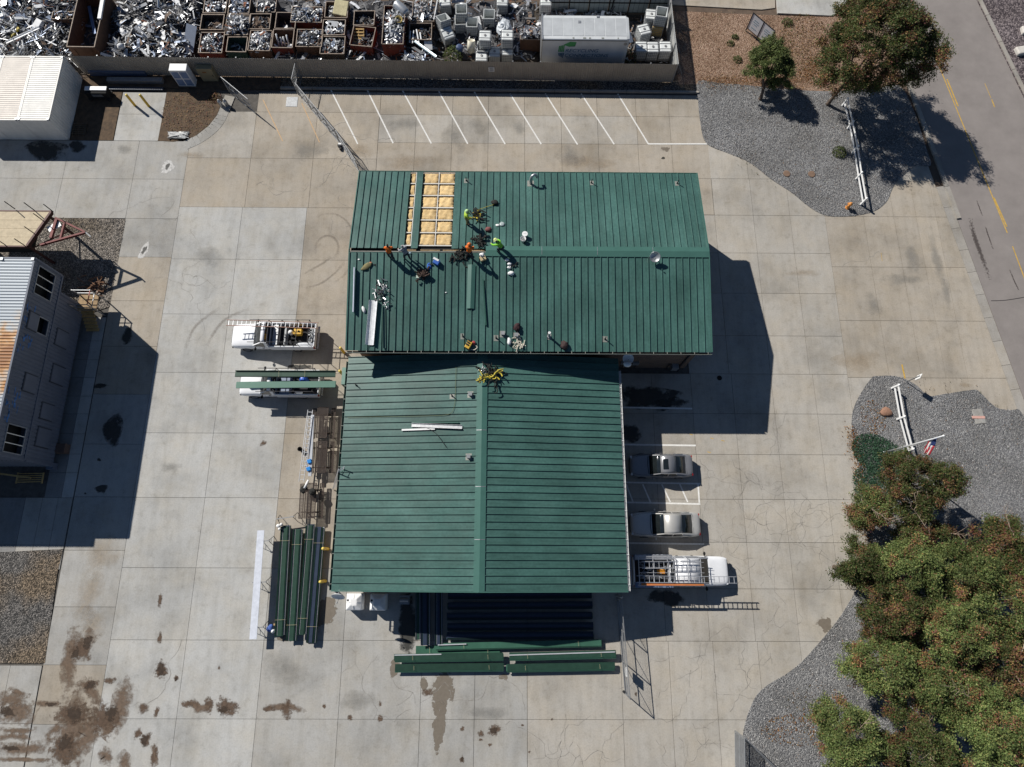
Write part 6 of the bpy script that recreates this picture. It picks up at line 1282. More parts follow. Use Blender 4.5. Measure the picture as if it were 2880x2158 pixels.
for i in range(4): flat('logo_root', [(4.2 + .14 * i, 2.08), (4.32 + .14 * i, 2.08), (4.36 + .1 * i, 1.75 - .08 * i), (4.3 + .1 * i, 1.72 - .08 * i)], LET)
for i in range(24): flat('print_line', [(4.95 + .15 * i, 1.50), (5.06 + .15 * i, 1.50), (5.07 + .15 * i, 1.55), (4.96 + .15 * i, 1.55)], LET)
MB().tube([(9.9, y0 - .01, 3.15), (9.9, y0 - .03, 3.15)], .16, 16).build('vent_disc', GALV_D, lb, wc=True)
for x in (5.4, 6.35, 6.8, 7.9, 9.2): MB().box((x, y0 + .16, z1 - .005), (rng.uniform(.1, .3), .12, .012)).build('rust_patch', FLASH, lb, wc=True)
# scrap bins
RUST_R = mat('red_bin_paint', (.20, .028, .018), .7, var=.35, sc_=2.5, c2=(.13, .045, .03)); RUST_B = mat('rusty_brown_bin', (.085, .048, .032), .85, var=.4, sc_=3, c2=(.15, .08, .05)); BIN_G = mat('dark_green_bin', (.03, .06, .05), .7, var=.3); BIN_K = mat('dark_bin', (.055, .045, .04), .85, var=.4)
RIM = mat('worn_bin_rim', (.27, .22, .18), .7, .3, var=.3, sc_=5)
AL = mat('scrap_aluminium', (.50, .51, .53), .42, .6, var=.25, sc_=3); ALW = mat('scrap_white', (.72, .73, .74), .5, var=.15, sc_=3); SD = mat('scrap_dark', (.07, .07, .075), .6, .3, var=.4); SBL = mat('scrap_blue_grey', (.18, .22, .30), .45, .3, var=.3); SBR = mat('scrap_brown', (.20, .14, .10), .8, var=.4); SGR = mat('scrap_grey', (.28, .28, .28), .5, .4, var=.3)
SRD = mat('scrap_rust', (.26, .10, .05), .8, var=.4); SMATS = [AL, ALW, SD, SBL, SBR, SGR, SRD]
def shards(b, r, n, cx, cy, wx, wy, zf, ls=(.25, .9), ws=(.03, .12), mix=(.34, .14, .22, .08, .08, .14), flat_=.3, inside=False):
    """n bent strips, plates and tubes strewn over a heap whose surface height is zf(x, y)"""
    mix = tuple(mix) + (.035,); cum = np.cumsum(mix)
    for _ in range(n):
        l = r.uniform(*ls); w = r.uniform(*ws); mi = int(np.searchsorted(cum, r.random() * cum[-1]))
        if inside: l = min(l, wx * 1.1, wy * 1.1)
        x = cx + r.uniform(-wx / 2, wx / 2); y = cy + r.uniform(-wy / 2, wy / 2)
        if inside: x = cx + r.uniform(-1, 1) * max(0, wx / 2 - l * .22); y = cy + r.uniform(-1, 1) * max(0, wy / 2 - l * .22)
        z = zf(x, y) + r.uniform(-.1, .15); a = r.uniform(0, 6.28); t = r.gauss(0, .35)
        if l > .9: w *= .6
        if r.random() < flat_: w *= r.uniform(2, 4); h = .015
        else: h = w * r.uniform(.3, 1)
        rot = Matrix.Rotation(a, 3, 'Z') @ Matrix.Rotation(t, 3, 'Y') @ Matrix.Rotation(r.uniform(-.8, .8), 3, 'X')
        if r.random() < .3:      # bent piece
            d = rot @ Vector((l / 2, 0, 0)); k = Vector((x, y, z)) + rot @ Vector((0, r.uniform(-.15, .15), r.uniform(-.1, .15)))
            b.bar(Vector((x, y, z)) - d, k, w, h, mi); b.bar(k, Vector((x, y, z)) + d, w, h, mi)
        else: b.box((x, y, z), (l, w, h), mi=mi, rot=rot)
    return b
def bin_(label, rect, h, m, fill=None, seed=1, rz=0., front=None, mf=None, mix=None, ls=(.2, .7), heap=.2, n=70):
    """open steel bin: rect is its rim seen in the photograph (source pixels)"""
    xa, ya, xb, yb = rect; P0 = at((xa + xb) / 2, ya, h); P1 = at((xa + xb) / 2, yb, h); A = at(xa, (ya + yb) / 2, h); B = at(xb, (ya + yb) / 2, h)
    w, d = B.x - A.x, P0.y - P1.y; cx, cy = (A.x + B.x) / 2, (P0.y + P1.y) / 2
    t = thing('scrap_bin', label, 'scrap bin', (cx, cy, 0), rz, 'steel scrap bins'); th = .035
    r = random.Random(seed); fill = min(.9, fill + .05) if fill and fill > .45 else fill; n = int(n * 1.7); heap += .08
    for s in (-1, 1):
        MB().box((s * (w / 2 - th / 2), 0, h / 2 + .05), (th, d, h - .1)).build('side_wall', m, t); MB().box((0, s * (d / 2 - th / 2), h / 2 + .05), (w - 2 * th - .004, th, h - .1)).build('end_wall', (mf or m) if s < 0 else m, t)
    rim = MB()
    for s in (-1, 1):
        rim.bar((s * (w / 2 - .02), -d / 2, h + r.uniform(-.03, .03)), (s * (w / 2 - .02), d / 2, h + r.uniform(-.03, .03)), .065, .065); rim.bar((-w / 2 + .04, s * (d / 2 - .02), h + r.uniform(-.03, .02)), (w / 2 - .04, s * (d / 2 - .02), h + r.uniform(-.03, .02)), .064, .062)
    rim.build('rim', RIM, t); MB().box((0, 0, .12), (w - .08, d - .08, .05)).build('floor', BIN_K, t)
    for s in (-1, 1): MB().box((s * w * .3, -d / 2 - .03, h * .5), (.07, .05, h * .8)).build('stiffener', mf or m, t)
    if fill:
        zf = lambda x, y: h * fill + heap * (1 - abs(2 * x / w) ** 2) * (1 - abs(2 * y / d) ** 2)
        b = MB(); b.box((0, 0, h * fill * .5 + .1), (w - .1, d - .1, h * fill * .9), mi=2)
        shards(b, r, n, 0, 0, w - .12, d - .12, zf, ls, (.03, .1), mix or (.34, .14, .22, .08, .08, .14), inside=True)
        o = b.build('scrap_fill', SMATS, t); o['kind'] = 'stuff'
    return t
K2 = 360 / 2212
def rc(x0, a, b, c, d): return (x0 + a * K2, b * K2, x0 + c * K2, d * K2)
BR = (.30, .17, .36, .06, .04, .07); WH = (.2, .42, .28, .03, .03, .04); DK = (.05, .03, .6, .07, .2, .05); CU = (.05, .0, .2, .0, .7, .05)
bin_('red bin with a crumpled bright bale at the fence, left of the empty green bin', rc(360, 1240, 560, 1650, 920), 1.1, RUST_R, .62, 11, mix=BR, heap=.45, n=160)
bin_('empty dark green square bin at the fence', rc(360, 1710, 640, 2055, 900), 1.1, BIN_G, None, 12)
bin_('dark bin with a little brown scrap in the second row behind the crumpled bale', rc(360, 1260, 250, 1650, 520), 1.1, BIN_K, .3, 13, mix=CU)
bin_('bin heaped with silver plates in the second row behind the green bin', rc(360, 1690, 260, 2090, 610), 1.1, RUST_B, .85, 14, mix=BR, heap=.4, ls=(.3, 1.0))
bin_('bin of white tangled scrap at the fence, right of the green bin', rc(720, -120, 530, 265, 880), 1.1, RUST_B, .7, 15, mix=WH, heap=.3, n=150)
bin_('bin with a copper-red tangle in the second row', rc(720, -110, 240, 250, 505), 1.1, BIN_K, .6, 16, mix=CU)
bin_('bright red fronted bin holding white tubes at the fence', rc(720, 285, 510, 650, 830), 1.12, RUST_B, None, 17, mf=RUST_R)
bin_('brown bin with a heap of bright castings at the fence', rc(720, 700, 510, 1150, 810), 1.1, RUST_B, .75, 18, mix=BR, heap=.35, n=130, ls=(.12, .4))
bin_('pale rimmed bin of small silver offcuts at the fence', rc(720, 1115, 630, 1535, 935), 1.05, BIN_K, .6, 19, mix=BR, n=130, ls=(.12, .5))
bin_('deep dark empty bin in the second row behind the white tubes', rc(720, 340, 220, 690, 500), 1.15, BIN_K, None, 20)
bin_('red bin loaded with a grey flattened bale in the second row', rc(720, 610, 120, 1150, 390), 1.15, RUST_R, .9, 21, mix=(.1, .05, .15, .25, 0, .45), heap=.2, n=160)
bin_('bin with a white perforated sheet in the second row', rc(720, 1150, 340, 1540, 610), 1.1, BIN_K, .6, 22, mix=WH)
bin_('bin holding a large cream yellow slab at the top edge', rc(720, 1195, 30, 1590, 310), 1.15, RUST_B, .5, 23, mix=WH)
bin_('tilted red bin with a wooden pallet inside, beside the large dumpster', rc(720, 1650, 460, 2040, 800), 1.1, RUST_R, .3, 24, rz=-.12, mix=DK)
bin_('dark bin behind the pallet bin in the second row', rc(720, 1690, 190, 2050, 440), 1.1, BIN_K, .35, 25, mix=DK)
bin_('large brown dumpster with red ribbed front at the fence', rc(1080, -20, 100, 350, 765), 1.7, RUST_R, .6, 26, heap=.7, n=330, ls=(.2, .9), mix=(.45, .2, .25, .05, .0, .05))
bin_('bin with long white extrusions beside the large dumpster', rc(1080, 435, 400, 825, 690), 1.1, BIN_K, .4, 27, mix=DK)
bin_('bin of long silver offcuts in the second row right of the dumpster', rc(1080, 490, 20, 870, 370), 1.1, RUST_B, .8, 28, mix=BR, ls=(.4, 1.3), n=90)
bin_('long deep brown roll-off bin at the left with a blue beam inside', rc(0, 1260, -150, 1740, 815), 2.0, RUST_B, .15, 29, mix=DK)
bin_('small brown bin with ragged rim at the left of the roll-off bin', rc(0, 900, 200, 1300, 330), 1.6, RUST_B, .8, 30, mix=DK)
bin_('bin of bright shredded scrap at the top edge above the crumpled bale', rc(360, 1310, -20, 1700, 230), 1.1, BIN_K, .7, 31, mix=BR)
bin_('bin with a curved silver hoop at the top edge', rc(360, 1740, -30, 2110, 240), 1.1, BIN_K, .7, 32, mix=(.3, .1, .2, .3, 0, .1))
bin_('bin of grey wire at the top edge beside the cream slab', rc(720, 20, -30, 350, 215), 1.1, BIN_K, .8, 33, mix=(.25, .05, .3, .1, 0, .3))
bin_('brown bin of bright offcuts left of the lorry body', (1463, 82, 1523, 112), 1.5, RUST_B, .9, 34, mix=(.6, .1, .1, .05, .1, .05), heap=.5, n=160)
# separate pieces that stand out
def piece(name, label, cat, b, m, loc, rot=(0, 0, 0), smooth=False, bevel=0, group=None):
    o = cargo(name, label, cat, b, m, loc, smooth, bevel, group); o.rotation_euler = rot; return o
def c1(x0, x, y, z): return tuple(at(x0 + x * K2, y * K2, z))
for i, (x, l, h) in enumerate(((400, 'tallest of', 1.0), (455, 'second of', .7), (505, 'third of', .75), (570, 'rightmost of', .9))):
    piece('tube', 'white tube, %s four standing in the bright red fronted bin' % l, 'tube', MB().tube([(0, 0, 0), (.03, .2, h)], .075, 12), ALW, c1(720, x, 800, .4), (-.3, 0, .1), True, group='white tubes')
pw = thing('pallet', 'wooden pallet standing in the tilted red bin', 'pallet', c1(720, 1775, 620, .75), -.02)
for i in range(5): MB().box((0, -.55 + .275 * i, .06), (1.0, .13, .03)).build('board', WOOD_Y, pw)
for x in (-.45, 0, .45): MB().box((x, 0, 0), (.08, 1.2, .09)).build('stringer', WOOD_Y, pw)
pw.rotation_euler = (.35, 0, .0)
piece('slab', 'cream yellow foam slab in the bin at the top edge', 'slab', MB().box((0, 0, 0), (1.25, 1.4, .35)), mat('cream_foam', (.62, .55, .33), .8, var=.2, bump=.6, bsc=8), c1(720, 1470, 150, 1.15), (.25, .1, -.15), bevel=.05)
ph = thing('perforated_sheet', 'white sheet with round holes leaning in a bin', 'sheet', c1(720, 1320, 480, 1.1), 0); ph.rotation_euler = (.5, 0, -.1)
MB().box((0, 0, 0), (.95, 1.1, .03)).build('plate', ALW, ph)
for i, (x, y) in enumerate(((-.3, -.3), (0, -.3), (.3, -.25), (-.3, 0), (0, .02), (.3, 0), (-.2, .3))): MB().lathe([(.11, .0), (.11, .012), (.02, .012)], 12, c=(x, y, .012)).build('hole', BLACK, ph)
piece('tank', 'rounded silver dome tank lying on the heap beside the large dumpster', 'tank', MB().tube(smooth_line([(-.75, 0, 0), (-.5, 0, 0), (.5, 0, 0), (.75, 0, 0)], 2), [.3, .42, .46, .46, .46, .4, .25], 18), mat('brushed_tank', (.50, .52, .54), .35, .6, var=.15), c1(1080, 300, 160, 1.6), (0, .15, -.75), True)
for i, (a, b_) in enumerate(((( 830, -40), (780, 270)), ((930, -40), (860, 340)))):
    p, q = Vector(c1(1080, *a, 1.4)), Vector(c1(1080, *b_, 1.15)); o = MB().bar((0, 0, 0), q - p, .09, .06).build('extrusion', ALW); o.location = p; tag(o, 'long white extrusion, %s of the pair right of the dome tank' % ('left', 'right')[i], 'extrusion', 'white extrusions')
for i, (x, y, x2, y2) in enumerate(((455, 540, 445, 740), (510, 530, 490, 750), (560, 510, 600, 740), (620, 560, 640, 690))):
    p, q = Vector(c1(1080, x, y, 1.0)), Vector(c1(1080, x2, y2, 1.05)); o = MB().bar((0, 0, 0), q - p, .11, .05).build('extrusion', ALW); o.location = p; tag(o, 'cream extrusion in the bin beside the dumpster, %s of four' % ('leftmost', 'second', 'third', 'rightmost')[i], 'extrusion', 'cream extrusions')
p, q = Vector(c1(1080, 530, 720, 1.2)), Vector(c1(1080, 900, 990, 1.9)); o = MB().extrude([(-.12, .05), (0, 0), (.12, .05), (.11, .08), (0, .03), (-.11, .08)], (0, 0, 0), q - p).build('gutter_length', mat('pale_blue_metal', (.42, .52, .56), .4, .3), None); o.location = p; tag(o, 'pale blue gutter length sticking up over the tan fence', 'gutter')
piece('panel', 'white square panel in the bin beside the dumpster', 'panel', MB().box((0, 0, 0), (.7, .8, .04)), ALW, c1(1080, 765, 780, .8), (.5, 0, .05))
piece('panel', 'large blue-grey panel leaning on the heap left of the crumpled bale', 'panel', MB().box((0, 0, 0), (.95, 2.2, .04)), mat('blue_grey_sheet', (.26, .30, .38), .5, .1, var=.1), c1(360, 1070, 660, 1.0), (.55, .1, -.28))
p, q = Vector(c1(0, 1540, 110, .9)), Vector(c1(0, 1640, 590, .8)); o = MB().bar((0, 0, 0), q - p, .26, .1).build('beam', mat('steel_blue_beam', (.14, .20, .34), .5, .2)); o.location = p; tag(o, 'slate blue beam lying in the long roll-off bin', 'beam')
p, q = Vector(c1(0, 1780, -30, 2.1)), Vector(c1(0, 1720, 330, 2.05)); o = MB().bar((0, 0, 0), q - p, .3, .16).build('beam', ALW); o.location = p; tag(o, 'white beam resting on the rim of the roll-off bin', 'beam')
YS = mat('scrap_yellow', (.42, .32, .03), .6, var=.25)
for i, (x, y, x2, y2) in enumerate(((100, 500, 340, 360), (170, 660, 330, 480))):
    p, q = Vector(c1(0, x, y, 1.0)), Vector(c1(0, x2, y2, 1.3)); o = MB().bar((0, 0, 0), q - p, .22, .12).build('beam', YS); o.location = p; tag(o, ('upper', 'lower')[i] + ' yellow beam piece on the left scrap heap', 'beam', 'yellow beam pieces')
p, q = Vector(c1(0, 110, 750, 1.3)), Vector(c1(0, 680, 490, 1.6)); o = MB().extrude([(-.16, .1), (-.12, 0), (.12, 0), (.16, .1), (.14, .1), (.1, .02), (-.1, .02), (-.14, .1)], (0, 0, 0), q - p).build('gutter_length', ALW); o.location = p; tag(o, 'long white gutter length on the left scrap heap', 'gutter')
piece('box_section', 'bright white box section at the end of the long gutter on the left heap', 'box', MB().box((0, 0, 0), (.6, .9, .35)), ALW, c1(0, 660, 430, 1.5), (.2, .1, -.5), bevel=.03)
piece('barrel', 'white barrel shaped casting by the fence right of the roll-off bin', 'casting', MB().tube([(0, 0, 0), (.1, -.2, .5), (.25, -.35, .9)], [.3, .26, .22], 14), ALW, c1(0, 2090, 850, .9), (0, .3, 0), True)
piece('drum', 'cream drum with open end standing among the totes', 'drum', MB().lathe([(.33, 0), (.33, 1.0), (.3, 1.0), (.3, .1), (.02, .1)], 18), mat('cream_plastic', (.70, .66, .54), .6), c1(1080, 1500, 900, .7), (-.45, .1, 0), True)
piece('drum', 'dark blue plastic drum half hidden in weeds by the fence', 'drum', MB().lathe([(.32, 0), (.34, .1), (.34, .8), (.25, .88), (.05, .9)], 16), mat('dark_blue_drum', (.06, .09, .18), .5), c1(1080, 1290, 900, .4), (.3, .2, 0), True)
piece('wire_basket', 'ochre basket of yellow scrap against the large dumpster', 'basket', MB().lathe([(.2, 0), (.32, .1), (.34, .3), (.3, .3), (.2, .1)], 14), mat('ochre', (.42, .33, .12), .8), c1(1080, 265, 370, 1.75), (.2, 0, 0), True)
piece('pot', 'rusty red tank behind the lorry body', 'tank', MB().tube([(0, 0, 0), (0, 0, .9)], [.35, .42], 14), mat('rust_red', (.36, .12, .08), .7, var=.3), (4.35, 47.4, .3), (.5, .3, 0), True)
# loose heaps
def heap(label, x0, x1, y0, y1, h, n, seed, ls=(.25, 1.1), mix=(.34, .14, .22, .08, .08, .14)):
    r = random.Random(seed); cx, cy, wx, wy = (x0 + x1) / 2, (y0 + y1) / 2, x1 - x0, y1 - y0
    ph_ = [r.uniform(0, 6) for _ in range(4)]
    zf = lambda x, y: h * max(0.05, (.65 + .25 * math.sin(x * 1.3 + ph_[0]) * math.cos(y * 1.6 + ph_[1]) + .15 * math.sin(x * 2.9 + y * 2.3 + ph_[2]))) * min(1, 2.2 * min((x - x0) / wx + .1, (x1 - x) / wx + .1) + .35)
    b = MB(); nx, ny = 24, 12; vs = [(x0 + wx * i / nx, y0 + wy * j / ny, zf(x0 + wx * i / nx, y0 + wy * j / ny) - .12 - (.4 if i in (0, nx) or j in (0, ny) else 0)) for j in range(ny + 1) for i in range(nx + 1)]
    b.add(vs, [(j * (nx + 1) + i, j * (nx + 1) + i + 1, (j + 1) * (nx + 1) + i + 1, (j + 1) * (nx + 1) + i) for j in range(ny) for i in range(nx)], 2)
    shards(b, r, n, cx, cy, wx, wy, zf, ls, (.02, .09), mix, .2); shards(b, r, n // 16, cx, cy, wx * .9, wy * .9, lambda x, y: zf(x, y) + .1, (.5, 1.4), (.10, .2), (.2, .3, .12, .22, .08, .12), .75); o = b.build('scrap_heap', SMATS); tag(o, label, 'scrap', kind='stuff')
heap('loose heap of long aluminium scrap at the far left behind the containers', -49, -38.8, 42.3, 50.5, 1.6, 1500, 41, (.4, 2.4), (.17, .13, .46, .14, .04, .06))
heap('loose heap of fine tangled scrap between the roll-off bin and the red bins', -36.2, -28.6, 42.3, 50.5, 1.4, 1700, 42, (.2, 1.3), (.19, .06, .55, .06, .05, .09))
heap('strewn scrap on the ground behind the totes', -5.5, 2.5, 43.5, 50.5, .5, 420, 43, (.15, .8))
heap('silver offcuts spilled against the tan fence beside the dumpster', -9.6, -7.3, 42.2, 43.6, 1.3, 170, 44, (.15, .7), (.6, .25, .1, .02, .0, .03))
heap('flattened silver scrap behind the lorry body', 2.6, 10.5, 46.2, 48.6, .7, 500, 45, (.2, 1.2), (.45, .25, .1, .05, .05, .1))
heap('dark debris between the bins', -28.6, -6, 42.3, 50.5, .55, 1100, 46, (.2, 1.2), (.14, .05, .48, .08, .15, .1))
heap('dark debris around the totes by the slatted fence', 10.6, 14.2, 42.3, 48.5, .3, 160, 47, (.1, .6), (.06, .06, .5, .05, .25, .08))
# intermediate bulk containers in wire cages
TOTE = mat('tote_plastic', (.66, .68, .67), .5, var=.08, sc_=3, rand=.06); TOTE_D = mat('tote_inside', (.34, .36, .34), .7, var=.15); TOTE_Y = mat('tote_amber', (.46, .31, .10), .6, var=.2); CAGE = mat('tote_cage', (.30, .31, .32), .5, .5)
def tote(label, px, py, z, rz=0., opened=False, tilt=(0, 0), h=1.0, amber=False, base=0., wrap=False):
    """px, py: middle of the top face in the photograph; z: its height"""
    p = at(px, py, z + h + .13); t = thing('bulk_tote', label, 'tote', (p.x, p.y, z), rz, 'caged bulk totes'); t.rotation_euler = (tilt[0], tilt[1], rz)
    w, d = .98, 1.06; m = TOTE_Y if amber else TOTE
    if opened:
        b = MB()
        for s in (-1, 1): b.box((s * (w / 2 - .02), 0, h / 2 + .12), (.04, d, h)); b.box((0, s * (d / 2 - .02), h / 2 + .12), (w - .09, .04, h))
        b.build('bottle', TOTE, t); MB().box((0, 0, .3), (w - .1, d - .1, .1)).build('bottle_floor', TOTE_D, t)
    else:
        MB().box((0, 0, h / 2 + .12), (w, d, h)).build('bottle', m, t, bevel=.08)
        MB().lathe([(.11, 0), (.11, .05), (.04, .06)], 12, c=(0, 0, h + .12)).build('lid', RUBBER if amber else SGR, t)
        for y in (-.28, .28): MB().bar((-w / 2 - .02, y, h + .14), (w / 2 + .02, y, h + .14), .03).build('top_bar', CAGE, t)
    b = MB()
    for i in range(7):
        x = -w / 2 + w * i / 6
        for s in (-1, 1): b.bar((x, s * (d / 2 + .015), .14), (x, s * (d / 2 + .015), h + .1), .022)
    for i in range(6):
        y = -d / 2 + d * i / 5
        for s in (-1, 1): b.bar((s * (w / 2 + .015), y, .14), (s * (w / 2 + .015), y, h + .1), .022)
    for k in range(6):
        z_ = .14 + (h - .04) * k / 5
        for s in (-1, 1): b.bar((-w / 2 - .02, s * (d / 2 + .03), z_), (w / 2 + .02, s * (d / 2 + .03), z_), .022); b.bar((s * (w / 2 + .03), -d / 2 - .02, z_), (s * (w / 2 + .03), d / 2 + .02, z_), .022)
    b.build('cage', CAGE, t); MB().box((0, 0, .06), (w + .06, d + .06, .12)).build('pallet_base', GALV_D, t)
    return t
q4 = lambda x, y: (1080 + x * K2, y * K2); q5 = lambda x, y: (1440 + x * .217, y * .217)
tote('open tilted tote showing its grey inside, leftmost of the totes', *q4(1025, 340), .5, .5, True, (-.25, .1))
tote('closed tote tipped forward below the open tilted one', *q4(1080, 530), .0, .45, False, (.2, .0))
tote('open tote at the back of the left group, highest in the picture', *q4(1335, 150), .6, .03, True)
tote('open tote with brown inside in the middle of the left group', *q4(1320, 340), .0, .05, True)
tote('open white tote in front of the brown one', *q4(1520, 380), .1, -.03, True)
tote('open tote right of the loose silver pipes', *q4(1815, 240), .3, -.03, True)
tote('closed white tote raised on a stack, left of the tarp covered one', *q4(1745, 610), 1.1, -.03)
tote('tote with a grey inset below the raised one', *q4(1710, 800), .2, -.03, True)
tote('lowest tote at the fence in the left group', *q4(1685, 960), .35, -.02, False, h=.7)
tote('tote with a dark opening at the fence, beside the lowest one', *q4(1910, 890), .3, -.02, False, h=.75)
tote('tall tote with a pale cover, rightmost of the left group', *q4(2130, 600), 1.15, -.02)
tote('tote under the tall pale covered one', *q4(2130, 860), .05, -.02)
tote('tote cut by the top edge right of the white extrusions', *q4(1050, 10), .0, .1); tote('tote cut by the top edge above the tarp', *q4(2045, 10), .0, -.03); tote('tote cut by the top edge left of the lorry body', *q5(440, 5), .3, 0.)
tote('left of three white topped totes at the fence corner', *q5(1680, 600), .35, -.0); tote('middle of three white topped totes at the fence corner', *q5(1828, 605), .35, -.0); tote('right of three white topped totes at the fence corner', *q5(1990, 600), .35, -.0)
tote('amber tote turned askew behind the three white topped ones', *q5(1715, 375), .3, .3, amber=False); tote('amber tote under the open one by the slatted fence', *q5(1900, 300), .0, -.15, amber=True); tote('open white tote stacked by the slatted fence', *q5(1945, 150), 1.14, -.15, True)
tote('narrow tote behind the stacked open one by the slatted fence', *q5(1810, 180), .4, -.1)
piece('tarp_bundle', 'crumpled translucent tarp over the tote right of the silver pipes', 'tarp', (lambda b, r: (b.ball((0, 0, 0), .75, 14, 9, sq=(.9, 1.1, .55)), setattr(b, 'v', [v * (1 + r.uniform(-.16, .16)) for v in b.v]))[0])(MB(), random.Random(8)), mat('tarp_grey', (.50, .53, .56), .4, var=.25, sc_=8, bump=1.2, bsc=7), c1(1080, 2080, 480, 1.5))
# ============================================================ TREES AND PLANTS
def leaf_mat(name, rough=.6):
    m = bpy.data.materials.new(name); m.use_nodes = True; n = m.node_tree; N = n.nodes; L = n.links; b = N['Principled BSDF']; b.inputs['Roughness'].default_value = rough; b.inputs['Specular IOR Level'].default_value = .25
    a = N.new('ShaderNodeAttribute'); a.attribute_name = 'leaf_colour'; nz = N.new('ShaderNodeTexNoise'); nz.inputs['Scale'].default_value = 3
    mx = N.new('ShaderNodeMix'); mx.data_type = 'RGBA'; mx.blend_type = 'MULTIPLY'; mx.inputs['Factor'].default_value = .35; L.new(a.outputs['Color'], mx.inputs['A']); L.new(nz.outputs['Color'], mx.inputs['B'])
    L.new(a.outputs['Color'], b.inputs['Base Color'])
    tr_ = N.new('ShaderNodeBsdfTranslucent'); L.new(a.outputs['Color'], tr_.inputs['Color']); ad = N.new('ShaderNodeMixShader'); ad.inputs[0].default_value = .22
    o = N['Material Output']; L.new(b.outputs[0], ad.inputs[1]); L.new(tr_.outputs[0], ad.inputs[2]); L.new(ad.outputs[0], o.inputs['Surface']); return m
LEAFM = leaf_mat('leaf'); BARK = mat('bark', (.12, .09, .07), .95, var=.35, sc_=6, bump=.8, bsc=20); TWIG = mat('bare_twig', (.34, .26, .20), .9, var=.25)
nr = np.random.default_rng(5)
def quads(name, Vq, C, m, parent=None):
    """Vq (n,4,3) leaf quads, C (n,3) colours"""
    n = len(Vq); me = bpy.data.meshes.new(name); me.vertices.add(4 * n); me.vertices.foreach_set('co', Vq.reshape(-1).astype(np.float32))
    me.loops.add(4 * n); me.polygons.add(n); me.loops.foreach_set('vertex_index', np.arange(4 * n, dtype=np.int32)); me.polygons.foreach_set('loop_start', np.arange(0, 4 * n, 4, dtype=np.int32))
    me.update(calc_edges=True); a = me.color_attributes.new('leaf_colour', 'FLOAT_COLOR', 'CORNER'); c = np.ones((4 * n, 4), np.float32); c[:, :3] = np.repeat(C, 4, 0); a.data.foreach_set('color', c.reshape(-1))
    me.materials.append(m); return link(name, me, parent)
def leaves(cent, nrm, size, asp=.42):
    """quads at cent (n,3) roughly facing nrm with random spin; diamond-ish leaf with a fold"""
    n = len(cent); d = nr.normal(size=(n, 3)); d -= (d * nrm).sum(1, keepdims=True) * nrm; d /= np.linalg.norm(d, axis=1, keepdims=True) + 1e-9; s = np.cross(nrm, d)
    l = (size * nr.uniform(.6, 1.3, n))[:, None]; w = l * asp * nr.uniform(.7, 1.3, n)[:, None]
    return np.stack([cent - d * l * .5, cent + s * w * .5 + nrm * w * .15, cent + d * l * .5, cent - s * w * .5 + nrm * w * .15], 1)
GREENS = np.array([(.076, .106, .033), (.094, .128, .038), (.122, .152, .050), (.060, .084, .028), (.150, .158, .056)])
DARKS = np.array([(.055, .085, .024), (.075, .105, .028), (.085, .095, .030), (.11, .085, .040), (.060, .080, .026)])
RUSTS = np.array([(.20, .085, .045), (.15, .055, .05), (.22, .13, .05), (.14, .085, .05), (.18, .14, .05)])
